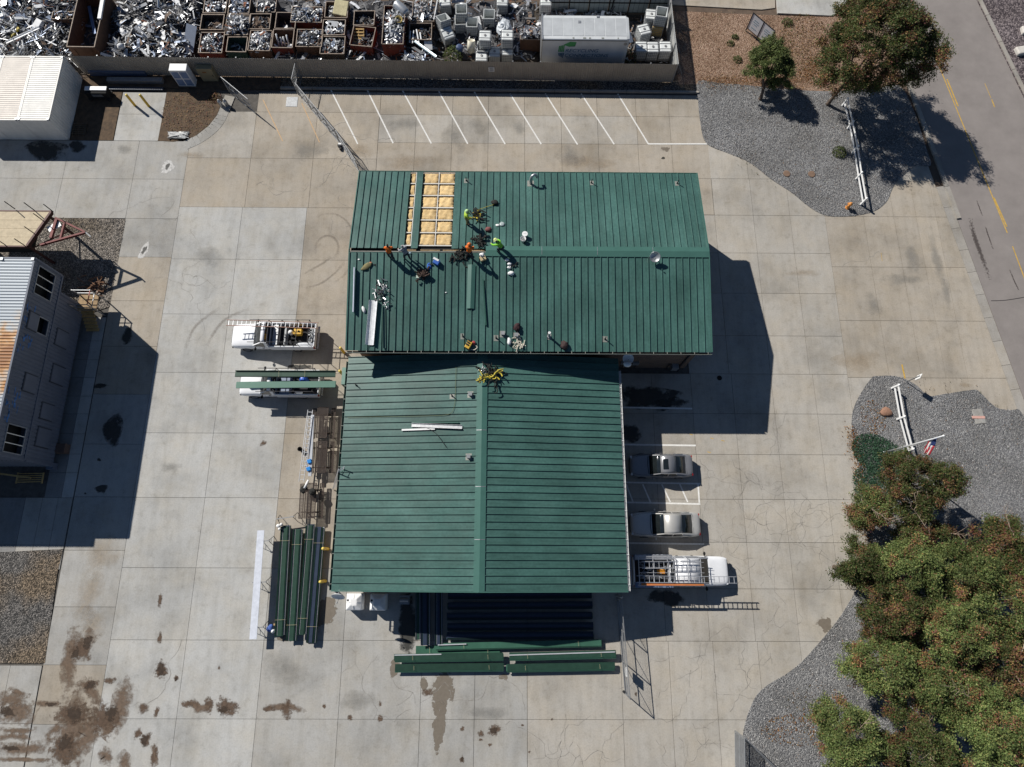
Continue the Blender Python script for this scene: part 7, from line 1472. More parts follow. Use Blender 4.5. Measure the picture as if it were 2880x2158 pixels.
def tree(name, label, base, crown, rad, pal=GREENS, rust=.15, ncl=90, per=150, size=.24, cl=.62, group='trees at the street side', lim=7, bare=0, seed=1, gap=.0, low=.72, lum=1.):
    """tapered trunk forking into limbs; leaf sprays clustered at limb ends through the crown's volume"""
    global nr; nr = np.random.default_rng(seed); r = random.Random(seed)
    base, crown = Vector(base), Vector(crown); t = thing(name, label, 'tree', base, 0, group)
    c = crown - base; rx, ry, rz_ = rad
    # cluster centres: uneven shell of an ellipsoid, some inside
    P = []
    while len(P) < ncl:
        v = nr.normal(size=3); v /= np.linalg.norm(v); v[2] = abs(v[2]) if r.random() < low else v[2]
        q = nr.uniform(.45, 1.0) ** .6; lob = 1 + .22 * math.sin(3 * math.atan2(v[1], v[0]) + seed) + .12 * math.sin(7 * math.atan2(v[1], v[0]) + seed * 2)
        P.append((v[0] * rx * q * lob, v[1] * ry * q * lob, v[2] * rz_ * q))
    P = np.array(P) + np.array(c)
    tb = MB(); h0 = c.z * .38; fork = Vector((c.x * .3, c.y * .3, h0))
    tb.tube(smooth_line([(0, 0, -.05), (c.x * .08, c.y * .08, h0 * .5), fork], 3), [.2, .17, .16, .15, .14, .135, .13], 8)
    trunk = tb.build('trunk', BARK, t, smooth=True)
    for k in range(lim):
        q = Vector(P[k * len(P) // lim]); mid = fork.lerp(q, .5) + Vector((r.uniform(-.3, .3), r.uniform(-.3, .3), .35))
        lb_ = MB().tube(smooth_line([fork, mid, q], 3), [.10, .085, .07, .055, .045, .03, .015], 6)
        for _ in range(5):
            j = Vector(P[r.randrange(len(P))]); s0 = mid.lerp(q, r.random())
            if (j - s0).length < max(rx, ry) * .9: lb_.tube([s0, s0.lerp(j, .5) + Vector((0, 0, .1)), j], [.035, .022, .01], 5)
        lb_.build('limb', BARK, trunk, smooth=True)
    cen = np.repeat(P, per, 0); n = len(cen); off = nr.normal(size=(n, 3)) * np.array([cl, cl, cl * .62]) * .55
    # sprays: leaves drawn out along short shoots
    sh = nr.normal(size=(len(P) * 9, 3)); sh[:, 2] = np.abs(sh[:, 2]) * .8; sh /= np.linalg.norm(sh, axis=1, keepdims=True); k = np.repeat(np.arange(len(P)) * 9, per) + nr.integers(0, 9, n)
    cen = cen + off * .45 + sh[k] * (nr.uniform(.1, 1., n)[:, None] * cl)
    keep = nr.random(n) > gap; cen = cen[keep]; k = k[keep]; n = len(cen)
    nrm = nr.normal(size=(n, 3)) * .6 + np.array([0, 0, .75]); nrm /= np.linalg.norm(nrm, axis=1, keepdims=True)
    clc = np.arange(len(P) * 9) // 9; isr = nr.random(len(P)) < rust; jit = nr.uniform(.7, 1.3, len(P))
    ci = clc[k]; C = pal[nr.integers(0, len(pal), n)].copy(); rs = isr[ci] & (nr.random(n) < .75) | (nr.random(n) < rust * .35); C[rs] = RUSTS[nr.integers(0, len(RUSTS), rs.sum())]; C *= jit[ci][:, None] * nr.uniform(.75, 1.25, n)[:, None] * lum
    quads('crown', leaves(cen, nrm, size), C, LEAFM, t)
    if bare:
        for i in range(bare):
            s0 = Vector(max((P[r.randrange(len(P))] for _ in range(6)), key=lambda q_: q_[2])) + Vector((0, 0, .25)); a = r.uniform(0, 6.28); b = MB()
            l = r.uniform(1.3, 2.4); d_ = Vector((math.cos(a), math.sin(a), .12)); n_ = Vector((-d_.y, d_.x, .15)); st_ = [s0 + d_ * l * k / 7 + n_ * r.gauss(0, .05) for k in range(8)]
            b.tube(st_, [.03 - .0035 * k for k in range(8)], 5)
            for k in range(1, 8):
                for _ in range(2):
                    e = st_[k] + (d_ * r.uniform(.2, .6) + n_ * r.uniform(-.7, .7) + Vector((0, 0, r.uniform(0, .3)))) * r.uniform(.5, 1.1); b.tube([st_[k], st_[k].lerp(e, .5) + Vector((0, 0, .05)), e], [.013, .009, .004], 4)
            b.build('bare_branch', TWIG, t)
    return t
def crown_at(c, r, x, y, z): return S(c, r, x, y, z)
tree('large_tree', 'large dark tree at the top right leaning over the street', S(3, 0, 512, 905), S(3, 0, 930, 420, 5.3), (4.7, 4.1, 3.3), DARKS, .22, 340, 280, .17, .62, lim=10, seed=3, low=.5, lum=1.15)
tree('young_tree', 'young bright green tree between the notice boards and the gravel', S(2, 0, 2140, 860), S(3, 0, 10, 560, 2.2), (1.75, 2.1, 1.7), GREENS * .75, .0, 110, 300, .14, .42, lim=6, seed=4, low=.5, lum=1.5)
SE = [((3, 2, 1280, 860, 3.6), (2.9, 2.3, 2.0), DARKS, .35, 'dark brownish tree directly below the flagpole', 100, 1),
      ((3, 2, 850, 1080, 2.8), (1.7, 1.5, 1.4), GREENS, .55, 'orange tinged small tree at the edge of the lot below the flagpole', 46, 1),
      ((3, 2, 1300, 1330, 3.0), (2.3, 1.5, 1.5), DARKS, .5, 'half bare reddish tree below the dark brownish one', 50, 3),
      ((3, 2, 760, 1560, 3.4), (1.5, 1.6, 1.6), DARKS, .1, 'dark green tree pushing out over the lot edge', 50, 0),
      ((3, 2, 1180, 1560, 4.0), (2.4, 2.0, 1.9), GREENS, .12, 'bright green tree right of the one over the lot edge', 85, 0),
      ((3, 2, 1980, 1420, 4.0), (2.3, 2.3, 1.8), DARKS, .55, 'rust speckled tree at the right edge below the gravel', 80, 1),
      ((3, 2, 1650, 1640, 4.2), (2.4, 2.2, 2.0), GREENS, .2, 'green tree in the middle of the clump, left of the rust speckled one', 85, 0),
      ((3, 3, 1050, 300, 3.8), (2.5, 1.9, 1.8), DARKS, .35, 'dark reddish tree over the curve of the gravel edge', 80, 0),
      ((3, 3, 1500, 470, 4.2), (2.7, 2.3, 2.0), GREENS, .25, 'broad green tree in the heart of the clump', 100, 0),
      ((3, 3, 2050, 260, 4.4), (2.8, 2.6, 2.0), GREENS, .45, 'green and orange tree at the right edge of the clump', 100, 0),
      ((3, 3, 930, 760, 3.6), (2.3, 2.0, 1.8), GREENS, .22, 'light green tree beside the wide gravel curve', 85, 0),
      ((3, 3, 1440, 950, 4.0), (2.5, 2.2, 2.0), GREENS, .25, 'mid green tree below the broad one', 90, 1),
      ((3, 3, 1980, 760, 4.2), (2.6, 2.2, 2.0), DARKS, .5, 'reddish brown tree at the right edge with bare branches', 85, 3),
      ((3, 3, 640, 1360, 3.6), (2.1, 2.2, 1.8), GREENS, .12, 'green tree at the bottom beside the chain link corner', 80, 1),
      ((3, 3, 1220, 1480, 4.2), (2.4, 2.2, 2.0), DARKS, .15, 'tree with grey bare twigs at the bottom', 80, 3),
      ((3, 3, 1850, 1330, 4.6), (3.2, 2.8, 2.2), GREENS, .08, 'wide bright green tree at the bottom right corner', 125, 0)]
for i, (cp, rad, pal, ru, lab, ncl, bare) in enumerate(SE):
    c = S(*cp); b0 = Vector((c.x + .2, c.y - .2, 0)); tree('shade_tree', lab, b0, c, (rad[0] * .92, rad[1] * .92, rad[2] * 1.25), pal, ru * .62, int(ncl * 1.2), 400, .125, .5, group='clump of shade trees', lim=6, bare=min(bare, 2), seed=20 + i, lum=(1.0, 1.3, 1.05, 1.05, 1.5, 1.2, 1.35, 1.1, 1.6, 1.45, 1.7, 1.35, 1.1, 1.5, 1.15, 1.75)[i])
def shrub(label, p, r_=.5, h=.5, pal=GREENS, n=420, size=.13, name='shrub', seed=1, rust=0.):
    global nr; nr = np.random.default_rng(seed); t = thing(name, label, 'shrub', (p[0], p[1], p[2]), 0, 'low shrubs')
    a = nr.uniform(0, 6.28, n); q = np.sqrt(nr.random(n)) * r_; cen = np.stack([np.cos(a) * q, np.sin(a) * q, nr.uniform(.05, 1, n) * h * (1.05 - (q / r_) ** 2)], 1)
    nrm = nr.normal(size=(n, 3)) * .7 + np.array([0, 0, .6]); nrm /= np.linalg.norm(nrm, axis=1, keepdims=True); C = pal[nr.integers(0, len(pal), n)] * nr.uniform(.7, 1.3, n)[:, None]
    if rust: k = nr.random(n) < rust; C[k] = RUSTS[nr.integers(0, 5, k.sum())]
    quads('foliage', leaves(cen, nrm, size), C, LEAFM, t); b = MB()
    for k in range(5): b.tube([(0, 0, 0), (r_ * .5 * math.cos(k * 1.3), r_ * .5 * math.sin(k * 1.3), h * .7)], [.02, .008], 5)
    b.build('stem', BARK, t)
shrub('lone green shrub in the gravel beside the white rail fence', S(3, 0, 612, 1320), .62, .7, n=600)
shrub('green weeds against the tan fence among the totes', S(1, 0, 1700, 490, .6), .9, 1.1, n=500, size=.2, seed=2)
shrub('weedy bush at the fence right of the lorry body', S(2, 0, 1010, 520, .8), .7, 1.3, DARKS, n=420, size=.16, seed=3, rust=.2)
shrub('round green shrub at the top of the mulch bed', S(3, 0, 165, 200), .55, .5, n=350, seed=4)
shrub('green shrub left of the young tree on the mulch bed', S(2, 0, 1945, 520), .45, .4, n=260, seed=5); shrub('small green shrub in the middle of the mulch bed', S(2, 0, 1885, 380), .38, .3, n=200, seed=6); shrub('green shrub below the notice boards', S(2, 0, 1925, 325), .35, .3, n=200, seed=7)
shrub('dry orange shrub at the corner of the gas bottles', S(0, 0, 1860, 850), .6, .35, RUSTS, n=300, seed=8)
# ground cover, litter, grass: not countable
def scatter(name, label, cat, polyf, n, size, pal, z=.03, up=.6, seed=1, asp=.42):
    global nr; nr = np.random.default_rng(seed); pts = np.array([polyf(nr) for _ in range(n)]); cen = np.concatenate([pts, np.full((n, 1), z) + nr.uniform(0, size * .6, (n, 1))], 1)
    nrm = nr.normal(size=(n, 3)) * .5 + np.array([0, 0, up]); nrm /= np.linalg.norm(nrm, axis=1, keepdims=True); C = np.array(pal)[nr.integers(0, len(pal), n)] * nr.uniform(.6, 1.3, n)[:, None]
    o = quads(name, leaves(cen, nrm, size, asp), C, LEAFM); return tag(o, label, cat, kind='stuff')
def blob(c, rx, ry, rz=0., p=.5):
    def f(g):
        a = g.uniform(0, 6.28); q = g.random() ** p; x, y = rx * q * math.cos(a), ry * q * math.sin(a); return (c[0] + x * math.cos(rz) - y * math.sin(rz), c[1] + x * math.sin(rz) + y * math.cos(rz))
    return f
def line_blob(pts, w):
    pts = [Vector(p[:2]) for p in pts]
    def f(g):
        i = g.integers(0, len(pts) - 1); p = pts[i].lerp(pts[i + 1], g.random()); return (p.x + g.normal() * w, p.y + g.normal() * w)
    return f
IVY = np.array([(.040, .095, .055), (.055, .12, .065), (.032, .075, .045)])
scatter('ground_cover', 'dark green creeping ground cover around the flagpole', 'ground cover', blob(S(3, 2, 960, 620), 2.2, 1.5, -.5, .62), 4200, .14, IVY, .06, .9, 51); scatter('ground_cover', 'dark green creeping ground cover under the first tree', 'ground cover', blob(S(3, 2, 900, 860), 1.6, 1.4, 0, .62), 2000, .14, IVY, .06, .9, 52)
ORG = np.array([(.30, .13, .03), (.22, .09, .03), (.36, .20, .05), (.15, .08, .03)])
scatter('leaf_litter', 'orange fallen leaves along the kerb edge of the flagpole bed', 'leaves', line_blob(se_west[3:11], .28), 1500, .11, ORG, .035, 1.2, 53); scatter('leaf_litter', 'orange fallen leaves around the boulder', 'leaves', blob(S(3, 2, 900, 290), 1.0, 1.4), 260, .12, ORG, .035, 1.2, 54)
scatter('leaf_litter', 'brown leaves over the dirt by the bollards', 'leaves', blob(S(0, 0, 1620, 980), 2.3, 2.3), 900, .11, RUSTS * 1.4, .02, 1.2, 55); scatter('leaf_litter', 'orange leaves under the bottom trees', 'leaves', blob(S(3, 3, 250, 1330), 2.6, 1.0), 380, .12, ORG, .035, 1.2, 56)
scatter('dry_grass', 'orange dry grass along the lower edge of the mulch bed', 'grass', line_blob([S(2, 0, 1620, 700), S(2, 0, 1990, 715), S(3, 0, 330, 690), S(3, 0, 420, 500)], .45), 3000, .16, np.array([(.34, .15, .05), (.28, .12, .04), (.36, .22, .09), (.16, .13, .05)]), .03, .3, 57, .2)
scatter('dry_grass', 'mixed weeds between the young tree and the large tree', 'grass', blob(S(3, 0, 330, 400), 2.6, 3.6), 2600, .17, np.array([(.30, .15, .06), (.10, .12, .03), (.22, .14, .07), (.36, .22, .10)]), .03, .3, 58, .25)
scatter('dry_grass', 'sparse weeds over the mulch bed', 'grass', blob(S(2, 0, 1850, 400), 4.2, 4.0), 900, .13, np.array([(.30, .18, .09), (.14, .14, .05), (.36, .24, .14)]), .03, .4, 59, .3)
for k_, (c_, rx_, ry_, l_) in enumerate(((S(3, 0, 200, 1250), 5.5, 4.5, 'scattered weeds and leaves over the gravel bed by the street'), (S(3, 2, 1500, 400), 6.5, 4.5, 'scattered weeds and leaves over the flagpole gravel bed'), (S(3, 3, 420, 1150), 2.2, 1.6, 'scattered leaves over the curve of gravel under the trees'))):
    scatter('leaf_litter', l_, 'leaves', blob(c_, rx_, ry_), 420, .10, np.array([(.16, .10, .05), (.10, .08, .05), (.08, .10, .03), (.24, .13, .05)]), .04, 1.0, 70 + k_)
# loose stones, for the relief of the gravel
def pebbles(label, poly, n, z, pal, seed):
    g = np.random.default_rng(seed); P2 = np.array([(p[0], p[1]) for p in poly]); lo, hi = P2.min(0), P2.max(0); pts = []
    hi = np.minimum(hi, [46, 60]); lo = np.maximum(lo, [-50, -16])
    while len(pts) < n:
        q = g.uniform(lo, hi); x, y = P2[:, 0], P2[:, 1]; x2, y2 = np.roll(x, -1), np.roll(y, -1)
        if ((((y > q[1]) != (y2 > q[1])) & (q[0] < (x2 - x) * (q[1] - y) / (y2 - y + 1e-12) + x)).sum() % 2): pts.append(q)
    c = np.concatenate([np.array(pts), np.full((n, 1), z)], 1); s = g.uniform(.03, .075, (n, 1)); a = g.uniform(0, 6.28, n); u = np.stack([np.cos(a), np.sin(a), g.uniform(-.4, .4, n)], 1); v = np.stack([-np.sin(a), np.cos(a), g.uniform(-.4, .4, n)], 1); w = np.array([[0, 0, 1.]])
    V = np.stack([c + u * s, c + v * s * .7, c - u * s, c - v * s * .7, c + w * s * .8], 1).reshape(-1, 3); F = (np.arange(n)[:, None, None] * 5 + np.array([(0, 1, 4), (1, 2, 4), (2, 3, 4), (3, 0, 4)])[None]).reshape(-1, 3)
    me = bpy.data.meshes.new('gravel'); me.from_pydata(V.tolist(), [], F.tolist()); a_ = me.color_attributes.new('leaf_colour', 'FLOAT_COLOR', 'CORNER'); C = np.ones((len(F) * 3, 4), np.float32); C[:, :3] = np.repeat(np.array(pal)[g.integers(0, len(pal), n)] * g.uniform(.7, 1.3, (n, 1)), 12, 0); a_.data.foreach_set('color', C.reshape(-1)); me.materials.append(STONE)
    tag(link('gravel', me), label, 'gravel', kind='stuff')
STONE = bpy.data.materials.new('loose_stone'); STONE.use_nodes = True; _a = STONE.node_tree.nodes.new('ShaderNodeAttribute'); _a.attribute_name = 'leaf_colour'; STONE.node_tree.links.new(_a.outputs['Color'], STONE.node_tree.nodes['Principled BSDF'].inputs['Base Color']); STONE.node_tree.nodes['Principled BSDF'].inputs['Roughness'].default_value = .9
GP = [(.14, .14, .145), (.20, .20, .20), (.28, .275, .27), (.17, .165, .16), (.38, .37, .36), (.22, .19, .17)]
pebbles('loose grey stones of the bed by the street', ne_edge + [S(3, 0, 1240, 920), S(3, 0, 500, 800), S(2, 0, 1700, 740)], 9000, .03, GP, 61); pebbles('loose grey stones of the flagpole bed', se_edge + [Vector((45, 2, 0)), Vector((45, -16, 0)), Vector((19.5, -16, 0))] + se_west[:-2][::-1], 14000, .03, GP, 62)
pebbles('loose stones under the raised deck', [S(0, 1, 470, 222), S(0, 1, 1085, 238), S(0, 1, 948, 990), (-34.2, 18.7), (-45, 18.7), (-45, 27.4)], 4500, .012, [(.10, .09, .08), (.22, .2, .18), (.34, .31, .28)], 63)
# ============================================================ PEOPLE
SKIN = mat('skin', (.42, .25, .17), .6, var=.06); HAIRM = mat('dark_hair', (.03, .022, .018), .8, var=.3); JEAN = mat('dark_work_trousers', (.03, .035, .05), .85, var=.3, sc_=10); BOOT = mat('brown_boot', (.09, .06, .04), .8, var=.3)
HIVIS_O = mat('hivis_orange', (.75, .16, .015), .75, var=.12, sc_=8, bump=.4, bsc=20); HOOD_G = mat('grey_hoodie', (.27, .28, .30), .85, var=.12, sc_=8, bump=.4, bsc=20); HIVIS_Y = mat('hivis_lime', (.42, .62, .06), .75, var=.12, sc_=8, bump=.4, bsc=20); HIVIS_G = mat('lime_green_jacket', (.22, .55, .05), .75, var=.12, sc_=8); KHAKI = mat('khaki_cloth', (.22, .19, .09), .85, var=.2)
def person(label, foot, face, pose, shirt, legs=JEAN, head_m=None, hat=None, sleeve=None):
    """one continuous skinned body grown over a posed skeleton; x forward, y left, z up"""
    t = thing('person', label, 'person', foot, face); V = []; E = []; Rr = []; K = []
    def jn(p, r, par, kind):
        V.append(Vector(p)); Rr.append(r if isinstance(r, tuple) else (r, r)); K.append(kind)
        if par is not None: E.append((par, len(V) - 1))
        return len(V) - 1
    bend, crouch, arms, spread, reach = (pose.get(k, d) for k, d in (('bend', 0.), ('crouch', 0.), ('arms', .5), ('spread', .13), ('reach', .1)))
    hz = .93 * (1 - .48 * crouch); pel = Vector((-.12 * bend - .05 * crouch, 0, hz))
    def sp(d, back=0): return pel + Vector((math.sin(bend) * d - math.cos(bend) * back, 0, math.cos(bend) * d + math.sin(bend) * back))
    p0 = jn(pel, (.19, .16), None, 'leg'); p1 = jn(sp(.16), (.20, .17), p0, 'shirt'); p2 = jn(sp(.36), (.225, .18), p1, 'shirt'); p3 = jn(sp(.50), (.17, .13), p2, 'shirt'); p4 = jn(sp(.56), (.06, .06), p3, 'skin')
    hb = bend * .75; hd = sp(.56) + Vector((math.sin(hb) * .10, 0, math.cos(hb) * .10)); p5 = jn(hd, (.085, .095), p4, 'head'); p6 = jn(hd + Vector((math.sin(hb) * .12, 0, math.cos(hb) * .12)), (.08, .09), p5, 'head'); jn(hd + Vector((math.cos(hb) * .105, 0, .01 - math.sin(hb) * .1)), .022, p5, 'skin')
    for s in (-1, 1):
        step = pose.get('step', 0.) * s; h = pel + Vector((0, s * .1, -.04)); ft = Vector((.02 + step, s * spread, .07)); kn = (h + ft) / 2 + Vector((.06 + .42 * crouch, s * .03, .02 + .05 * crouch))
        a = jn(h, .12, p0, 'leg'); a = jn(kn, .088, a, 'leg'); a = jn(ft + Vector((-.03, 0, .06)), .065, a, 'leg'); a = jn(ft + Vector((-.02, 0, -.01)), .05, a, 'boot'); jn(ft + Vector((.17, s * .02, -.03)), .042, a, 'boot')
        sh = sp(.47) + Vector((0, s * .2, 0)); fa = arms * .55 * (1 if s > 0 else pose.get('arm2', 1.)); el = sh + Vector((math.sin(fa + bend * .3) * .27, s * .07, -math.cos(fa + bend * .3) * .27)); wr = el + Vector((math.sin(fa + .35) * .25 + reach * .1, -s * .06, -math.cos(fa + .35) * .25))
        a = jn(sh, .098, p3, 'shirt'); a = jn(el, .072, a, 'shirt'); a = jn(wr, .05, a, 'shirt'); d = (wr - el).normalized(); hnd = jn(wr + d * .07, (.042, .024), a, 'skin')
        sd = Vector((0, 1, 0)) * s
        for q, (o, l) in enumerate(((-.03, .075), (-.01, .085), (.01, .08), (.03, .06))):
            f = jn(wr + d * .11 + sd * o, .0095, hnd, 'skin'); jn(wr + d * (.11 + l * .6) + sd * o + Vector((0, 0, -.015)), .0085, f, 'skin')
        f = jn(wr + d * .05 - sd * .045, .0105, hnd, 'skin'); jn(wr + d * .09 - sd * .065, .009, f, 'skin')
    me = bpy.data.meshes.new('body'); me.from_pydata([tuple(v) for v in V], E, []); o = link('body', me, t)
    sk = o.modifiers.new('skin', 'SKIN'); sk.use_smooth_shade = True; o.modifiers.new('sub', 'SUBSURF').render_levels = 1; o.modifiers['sub'].levels = 1
    for i, d in enumerate(me.skin_vertices[0].data): d.radius = Rr[i]; d.use_root = (i == 0)
    PEOPLE.append((o, V, E, K, {'leg': legs, 'shirt': shirt, 'skin': SKIN, 'boot': BOOT, 'head': head_m or HAIRM}))
    top = V[p6]; dn = Vector((math.sin(hb), 0, math.cos(hb)))
    if hat:
        b = MB(); b.X = Matrix.Translation(top - dn * .02) @ dn.to_track_quat('Z', 'Y').to_matrix().to_4x4(); b.lathe([(.165, -.03), (.165, -.015), (.13, .0), (.125, .05), (.09, .105), (.03, .125)], 16); b.build('hard_hat', hat, t, smooth=True)
    return t
PEOPLE = []
def rp(c, r, x, y): return onplane(c, r, x, y, zt)
person('person in an orange hooded jacket and dark trousers standing at the open ridge', rp(1, 1, 1168, 572), R_(95), dict(bend=.35, arms=.5, step=.08), HIVIS_O)
person('person in a grey hoodie with hood up reaching to the open ridge', rp(1, 1, 1308, 580), R_(130), dict(bend=.5, arms=.9, step=.12, reach=.3), HOOD_G, head_m=HOOD_G)
person('person in a lime vest and green hard hat standing beside the stripped bay', rp(1, 1, 1820, 272), R_(10), dict(bend=.2, arms=.4), HIVIS_Y, KHAKI, hat=mat('green_hat', (.42, .62, .30), .4))
person('person in orange with an orange hard hat at the end of the ridge cap', rp(1, 1, 1848, 565), R_(80), dict(bend=.25, arms=.7, step=.1), HIVIS_O, hat=mat('orange_hat', (.72, .17, .03), .4))
person('person in a bright green jacket bending over the ridge cap', rp(1, 1, 2112, 515), R_(140), dict(bend=1.05, crouch=.45, arms=1.0, reach=.3), HIVIS_G, hat=mat('pale_lime_hat', (.66, .72, .30), .4))
bpy.context.view_layer.update(); dg = bpy.context.evaluated_depsgraph_get()
for o, V, E, K, mm in PEOPLE:
    me = bpy.data.meshes.new_from_object(o.evaluated_get(dg)); keys = list(mm); me.materials.clear()
    for k in keys: me.materials.append(mm[k])
    A = np.array([V[a] for a, b in E]); B = np.array([V[b] for a, b in E]); kind = [K[b] for a, b in E]; idx = []
    for p in me.polygons:
        c = np.array(p.center); d = B - A; u = np.clip(((c - A) * d).sum(1) / ((d * d).sum(1) + 1e-9), 0, 1); dist = np.linalg.norm(A + d * u[:, None] - c, axis=1); idx.append(keys.index(kind[int(dist.argmin())]))
    me.polygons.foreach_set('material_index', idx); me.polygons.foreach_set('use_smooth', [True] * len(me.polygons)); o.modifiers.clear(); o.data = me
# ============================================================ LOOSE GEAR ON THE ROOFS
def put(name, label, cat, b, m, c, r, x, y, f=zt, rz=0., smooth=False, bevel=0, dz=.0, group=None, tilt=True):
    p = onplane(c, r, x, y, f); o = cargo(name, label, cat, b, m, p + Vector((0, 0, dz)), smooth, bevel, group)
    e = .05; n = Vector((-(f(p.x + e, p.y) - f(p.x - e, p.y)) / (2 * e), -(f(p.x, p.y + e) - f(p.x, p.y - e)) / (2 * e), 1)).normalized()
    q = n.to_track_quat('Z', 'Y') if tilt else Matrix().to_quaternion(); z = Vector((0, 0, 1)).rotation_difference(n)
    o.rotation_euler = (z.to_matrix() @ Matrix.Rotation(rz, 3, 'Z')).to_euler(); return o
def tangle(seed, n=14, r=.3, w=.022, h=.16, mix=1):
    g_ = random.Random(seed); b = MB()
    for i in range(n):
        a = g_.uniform(0, 6.28); pts = []
        p = Vector((g_.gauss(0, r * .45), g_.gauss(0, r * .45), g_.uniform(.02, h)))
        for _ in range(5): a += g_.gauss(0, 1.0); pts.append(p.copy()); p = p + Vector((math.cos(a), math.sin(a), 0)) * r * .3; p.z = min(h, max(.02, p.z + g_.uniform(-.06, .06)))
        b.tube(smooth_line(pts, 2), w * g_.uniform(.7, 1.5), 5, mi=g_.randrange(mix))
    return b
def lump(seed, r=.25, sq=(1, .8, .5)):
    g_ = random.Random(seed); b = MB().ball((0, 0, r * sq[2] * .8), r, 11, 7, sq=sq); b.v = [v * (1 + g_.uniform(-.15, .15)) for v in b.v]; return b
HARN = [BAGK, mat('harness_yellow', (.55, .45, .06), .8, var=.2), BAGK]; ROPE_W = mat('white_rope', (.62, .58, .48), .9); REDM = mat('red_tool', (.40, .06, .06), .5)
put('harness_pile', 'black and yellow harness pile beside the person in the lime vest', 'harness', tangle(1, 26, .5, .035, .3, 3), HARN, 1, 1, 1900, 205)
o = put('pole', 'thin yellow pole running from the harness pile to a black bag', 'pole', MB().tube([(-.75, -.32, .04), (.75, .32, .04)], .018, 6), HARN[1], 1, 1, 1995, 135, dz=.06)
put('bag', 'black bag at the end of the yellow pole', 'bag', lump(2, .27), BAGK, 1, 1, 2060, 100, smooth=True)
put('tool_bag', 'dull red tool bag right of the person in the lime vest', 'bag', lump(3, .24), mat('dull_red_cloth', (.20, .07, .07), .8, var=.3), 1, 1, 2005, 330, smooth=True)
put('rag', 'white rag nearest the dull red tool bag', 'rag', lump(4, .15, (1, .7, .4)), WHITE_S, 1, 1, 2085, 292, smooth=True); put('plastic_wrap', 'crumpled clear plastic right of the white rag', 'plastic', lump(5, .19, (1, 1, .35)), mat('clear_plastic', (.40, .46, .46), .25, var=.3), 1, 1, 2125, 282, smooth=True)
put('tool_bag', 'black tool bag above the ridge between the two hard hats', 'bag', tangle(6, 20, .42, .05, .3), BAGK, 1, 1, 1925, 430); put('tool_bag', 'flat black tool heap below the ridge at the person with orange hat', 'bag', tangle(7, 18, .45, .05, .18), BAGK, 1, 1, 1765, 558)
bx = put('carton', 'opened cardboard carton below the ridge cap end', 'carton', MB().box((0, 0, .14), (.42, .32, .26)), mat('cardboard', (.50, .40, .24), .85, var=.1), 1, 1, 1958, 580, rz=.4, bevel=.01)
put('paper_bag', 'white paper sack on the opened carton', 'sack', lump(9, .2, (1, .8, .7)), WHITE_S, 1, 1, 1950, 555, smooth=True, dz=.12)
for x, y, l in ((95, 425, 'open white bucket just above the ridge cap'), (110, 385, 'second white bucket behind the open one')):
    p = rp(2, 1, x, y); t = thing('bucket', l, 'bucket', p, 0, 'white buckets'); MB().lathe([(.15, 0), (.19, .38), (.205, .38), (.205, .34), (.175, .35), (.14, .03)], 16).build('pail', WHITE_S, t, smooth=True)
    if y < 400: MB().lathe([(.205, .385), (.205, .41), (.05, .415)], 16).build('lid', WHITE_S, t)
    MB().tube([(.2 * math.cos(a), .03, .33 + .1 * math.sin(a)) for a in np.linspace(0, math.pi, 7)], .006, 4).build('handle', GALV, t)
put('box', 'blue and white box below the open ridge', 'box', MB().box((0, 0, .17), (.42, .36, .34)), mat('blue_carton', (.03, .12, .45), .6, var=.1), 1, 1, 1560, 612, rz=-.5, bevel=.015)
put('label_strip', 'white printed band on the blue box', 'band', MB().box((0, 0, .02), (.43, .14, .012)), WHITE_S, 1, 1, 1558, 600, rz=-.5, dz=.345)
put('cloth', 'blue cloth left of the blue box', 'cloth', lump(11, .2, (.8, 1.2, .3)), mat('royal_blue_cloth', (.03, .13, .48), .8, var=.3), 1, 1, 1495, 645, smooth=True); put('hand_tool', 'black drill left of the blue box', 'tool', MB().box((0, 0, .06), (.3, .08, .09)).box((-.08, -.1, .05), (.08, .2, .07)), RUBBER, 1, 1, 1507, 628)
put('coat', 'khaki coat dropped on the south slope near the west end', 'coat', lump(12, .3, (1.5, .7, .3)), KHAKI, 1, 1, 958, 645, rz=.6, smooth=True); put('glove', 'red and white glove beside the khaki coat', 'glove', lump(13, .12, (1, .8, .5)), mat('salmon_cloth', (.52, .2, .13), .8), 1, 1, 990, 618, smooth=True)
hm = MB().bar((0, 0, .03), (.12, -.42, .03), .03).bar((-.12, .02, .04), (.1, .05, .04), .05); put('hammer', 'dark hammer right of the khaki coat', 'hammer', hm, RUBBER, 1, 1, 1030, 632)
put('tool_bag', 'dark brown tool bag in the shadow of the person in grey', 'bag', tangle(14, 24, .42, .055, .34), mat('dark_leather', (.05, .03, .022), .8, var=.4), 1, 1, 1428, 715); put('carton', 'small pale carton beside the dark brown tool bag', 'carton', MB().box((0, 0, .06), (.3, .2, .12)), mat('mint_card', (.50, .58, .50), .7), 1, 1, 1402, 735)
g_ = random.Random(15); b = MB()
for _ in range(60): b.box((g_.gauss(0, .24), g_.gauss(0, .42), g_.uniform(.03, .24)), (g_.uniform(.1, .55), g_.uniform(.03, .07), .015), mi=g_.randrange(2), rot=Matrix.Rotation(g_.gauss(1.9, .7), 3, 'Z') @ Matrix.Rotation(g_.uniform(-.6, .6), 3, 'Y'))
put('metal_clips', 'heap of metal clips and strips on the south slope', 'metal clips', b, [GALV, DARKPIPE], 1, 1, 1082, 868)
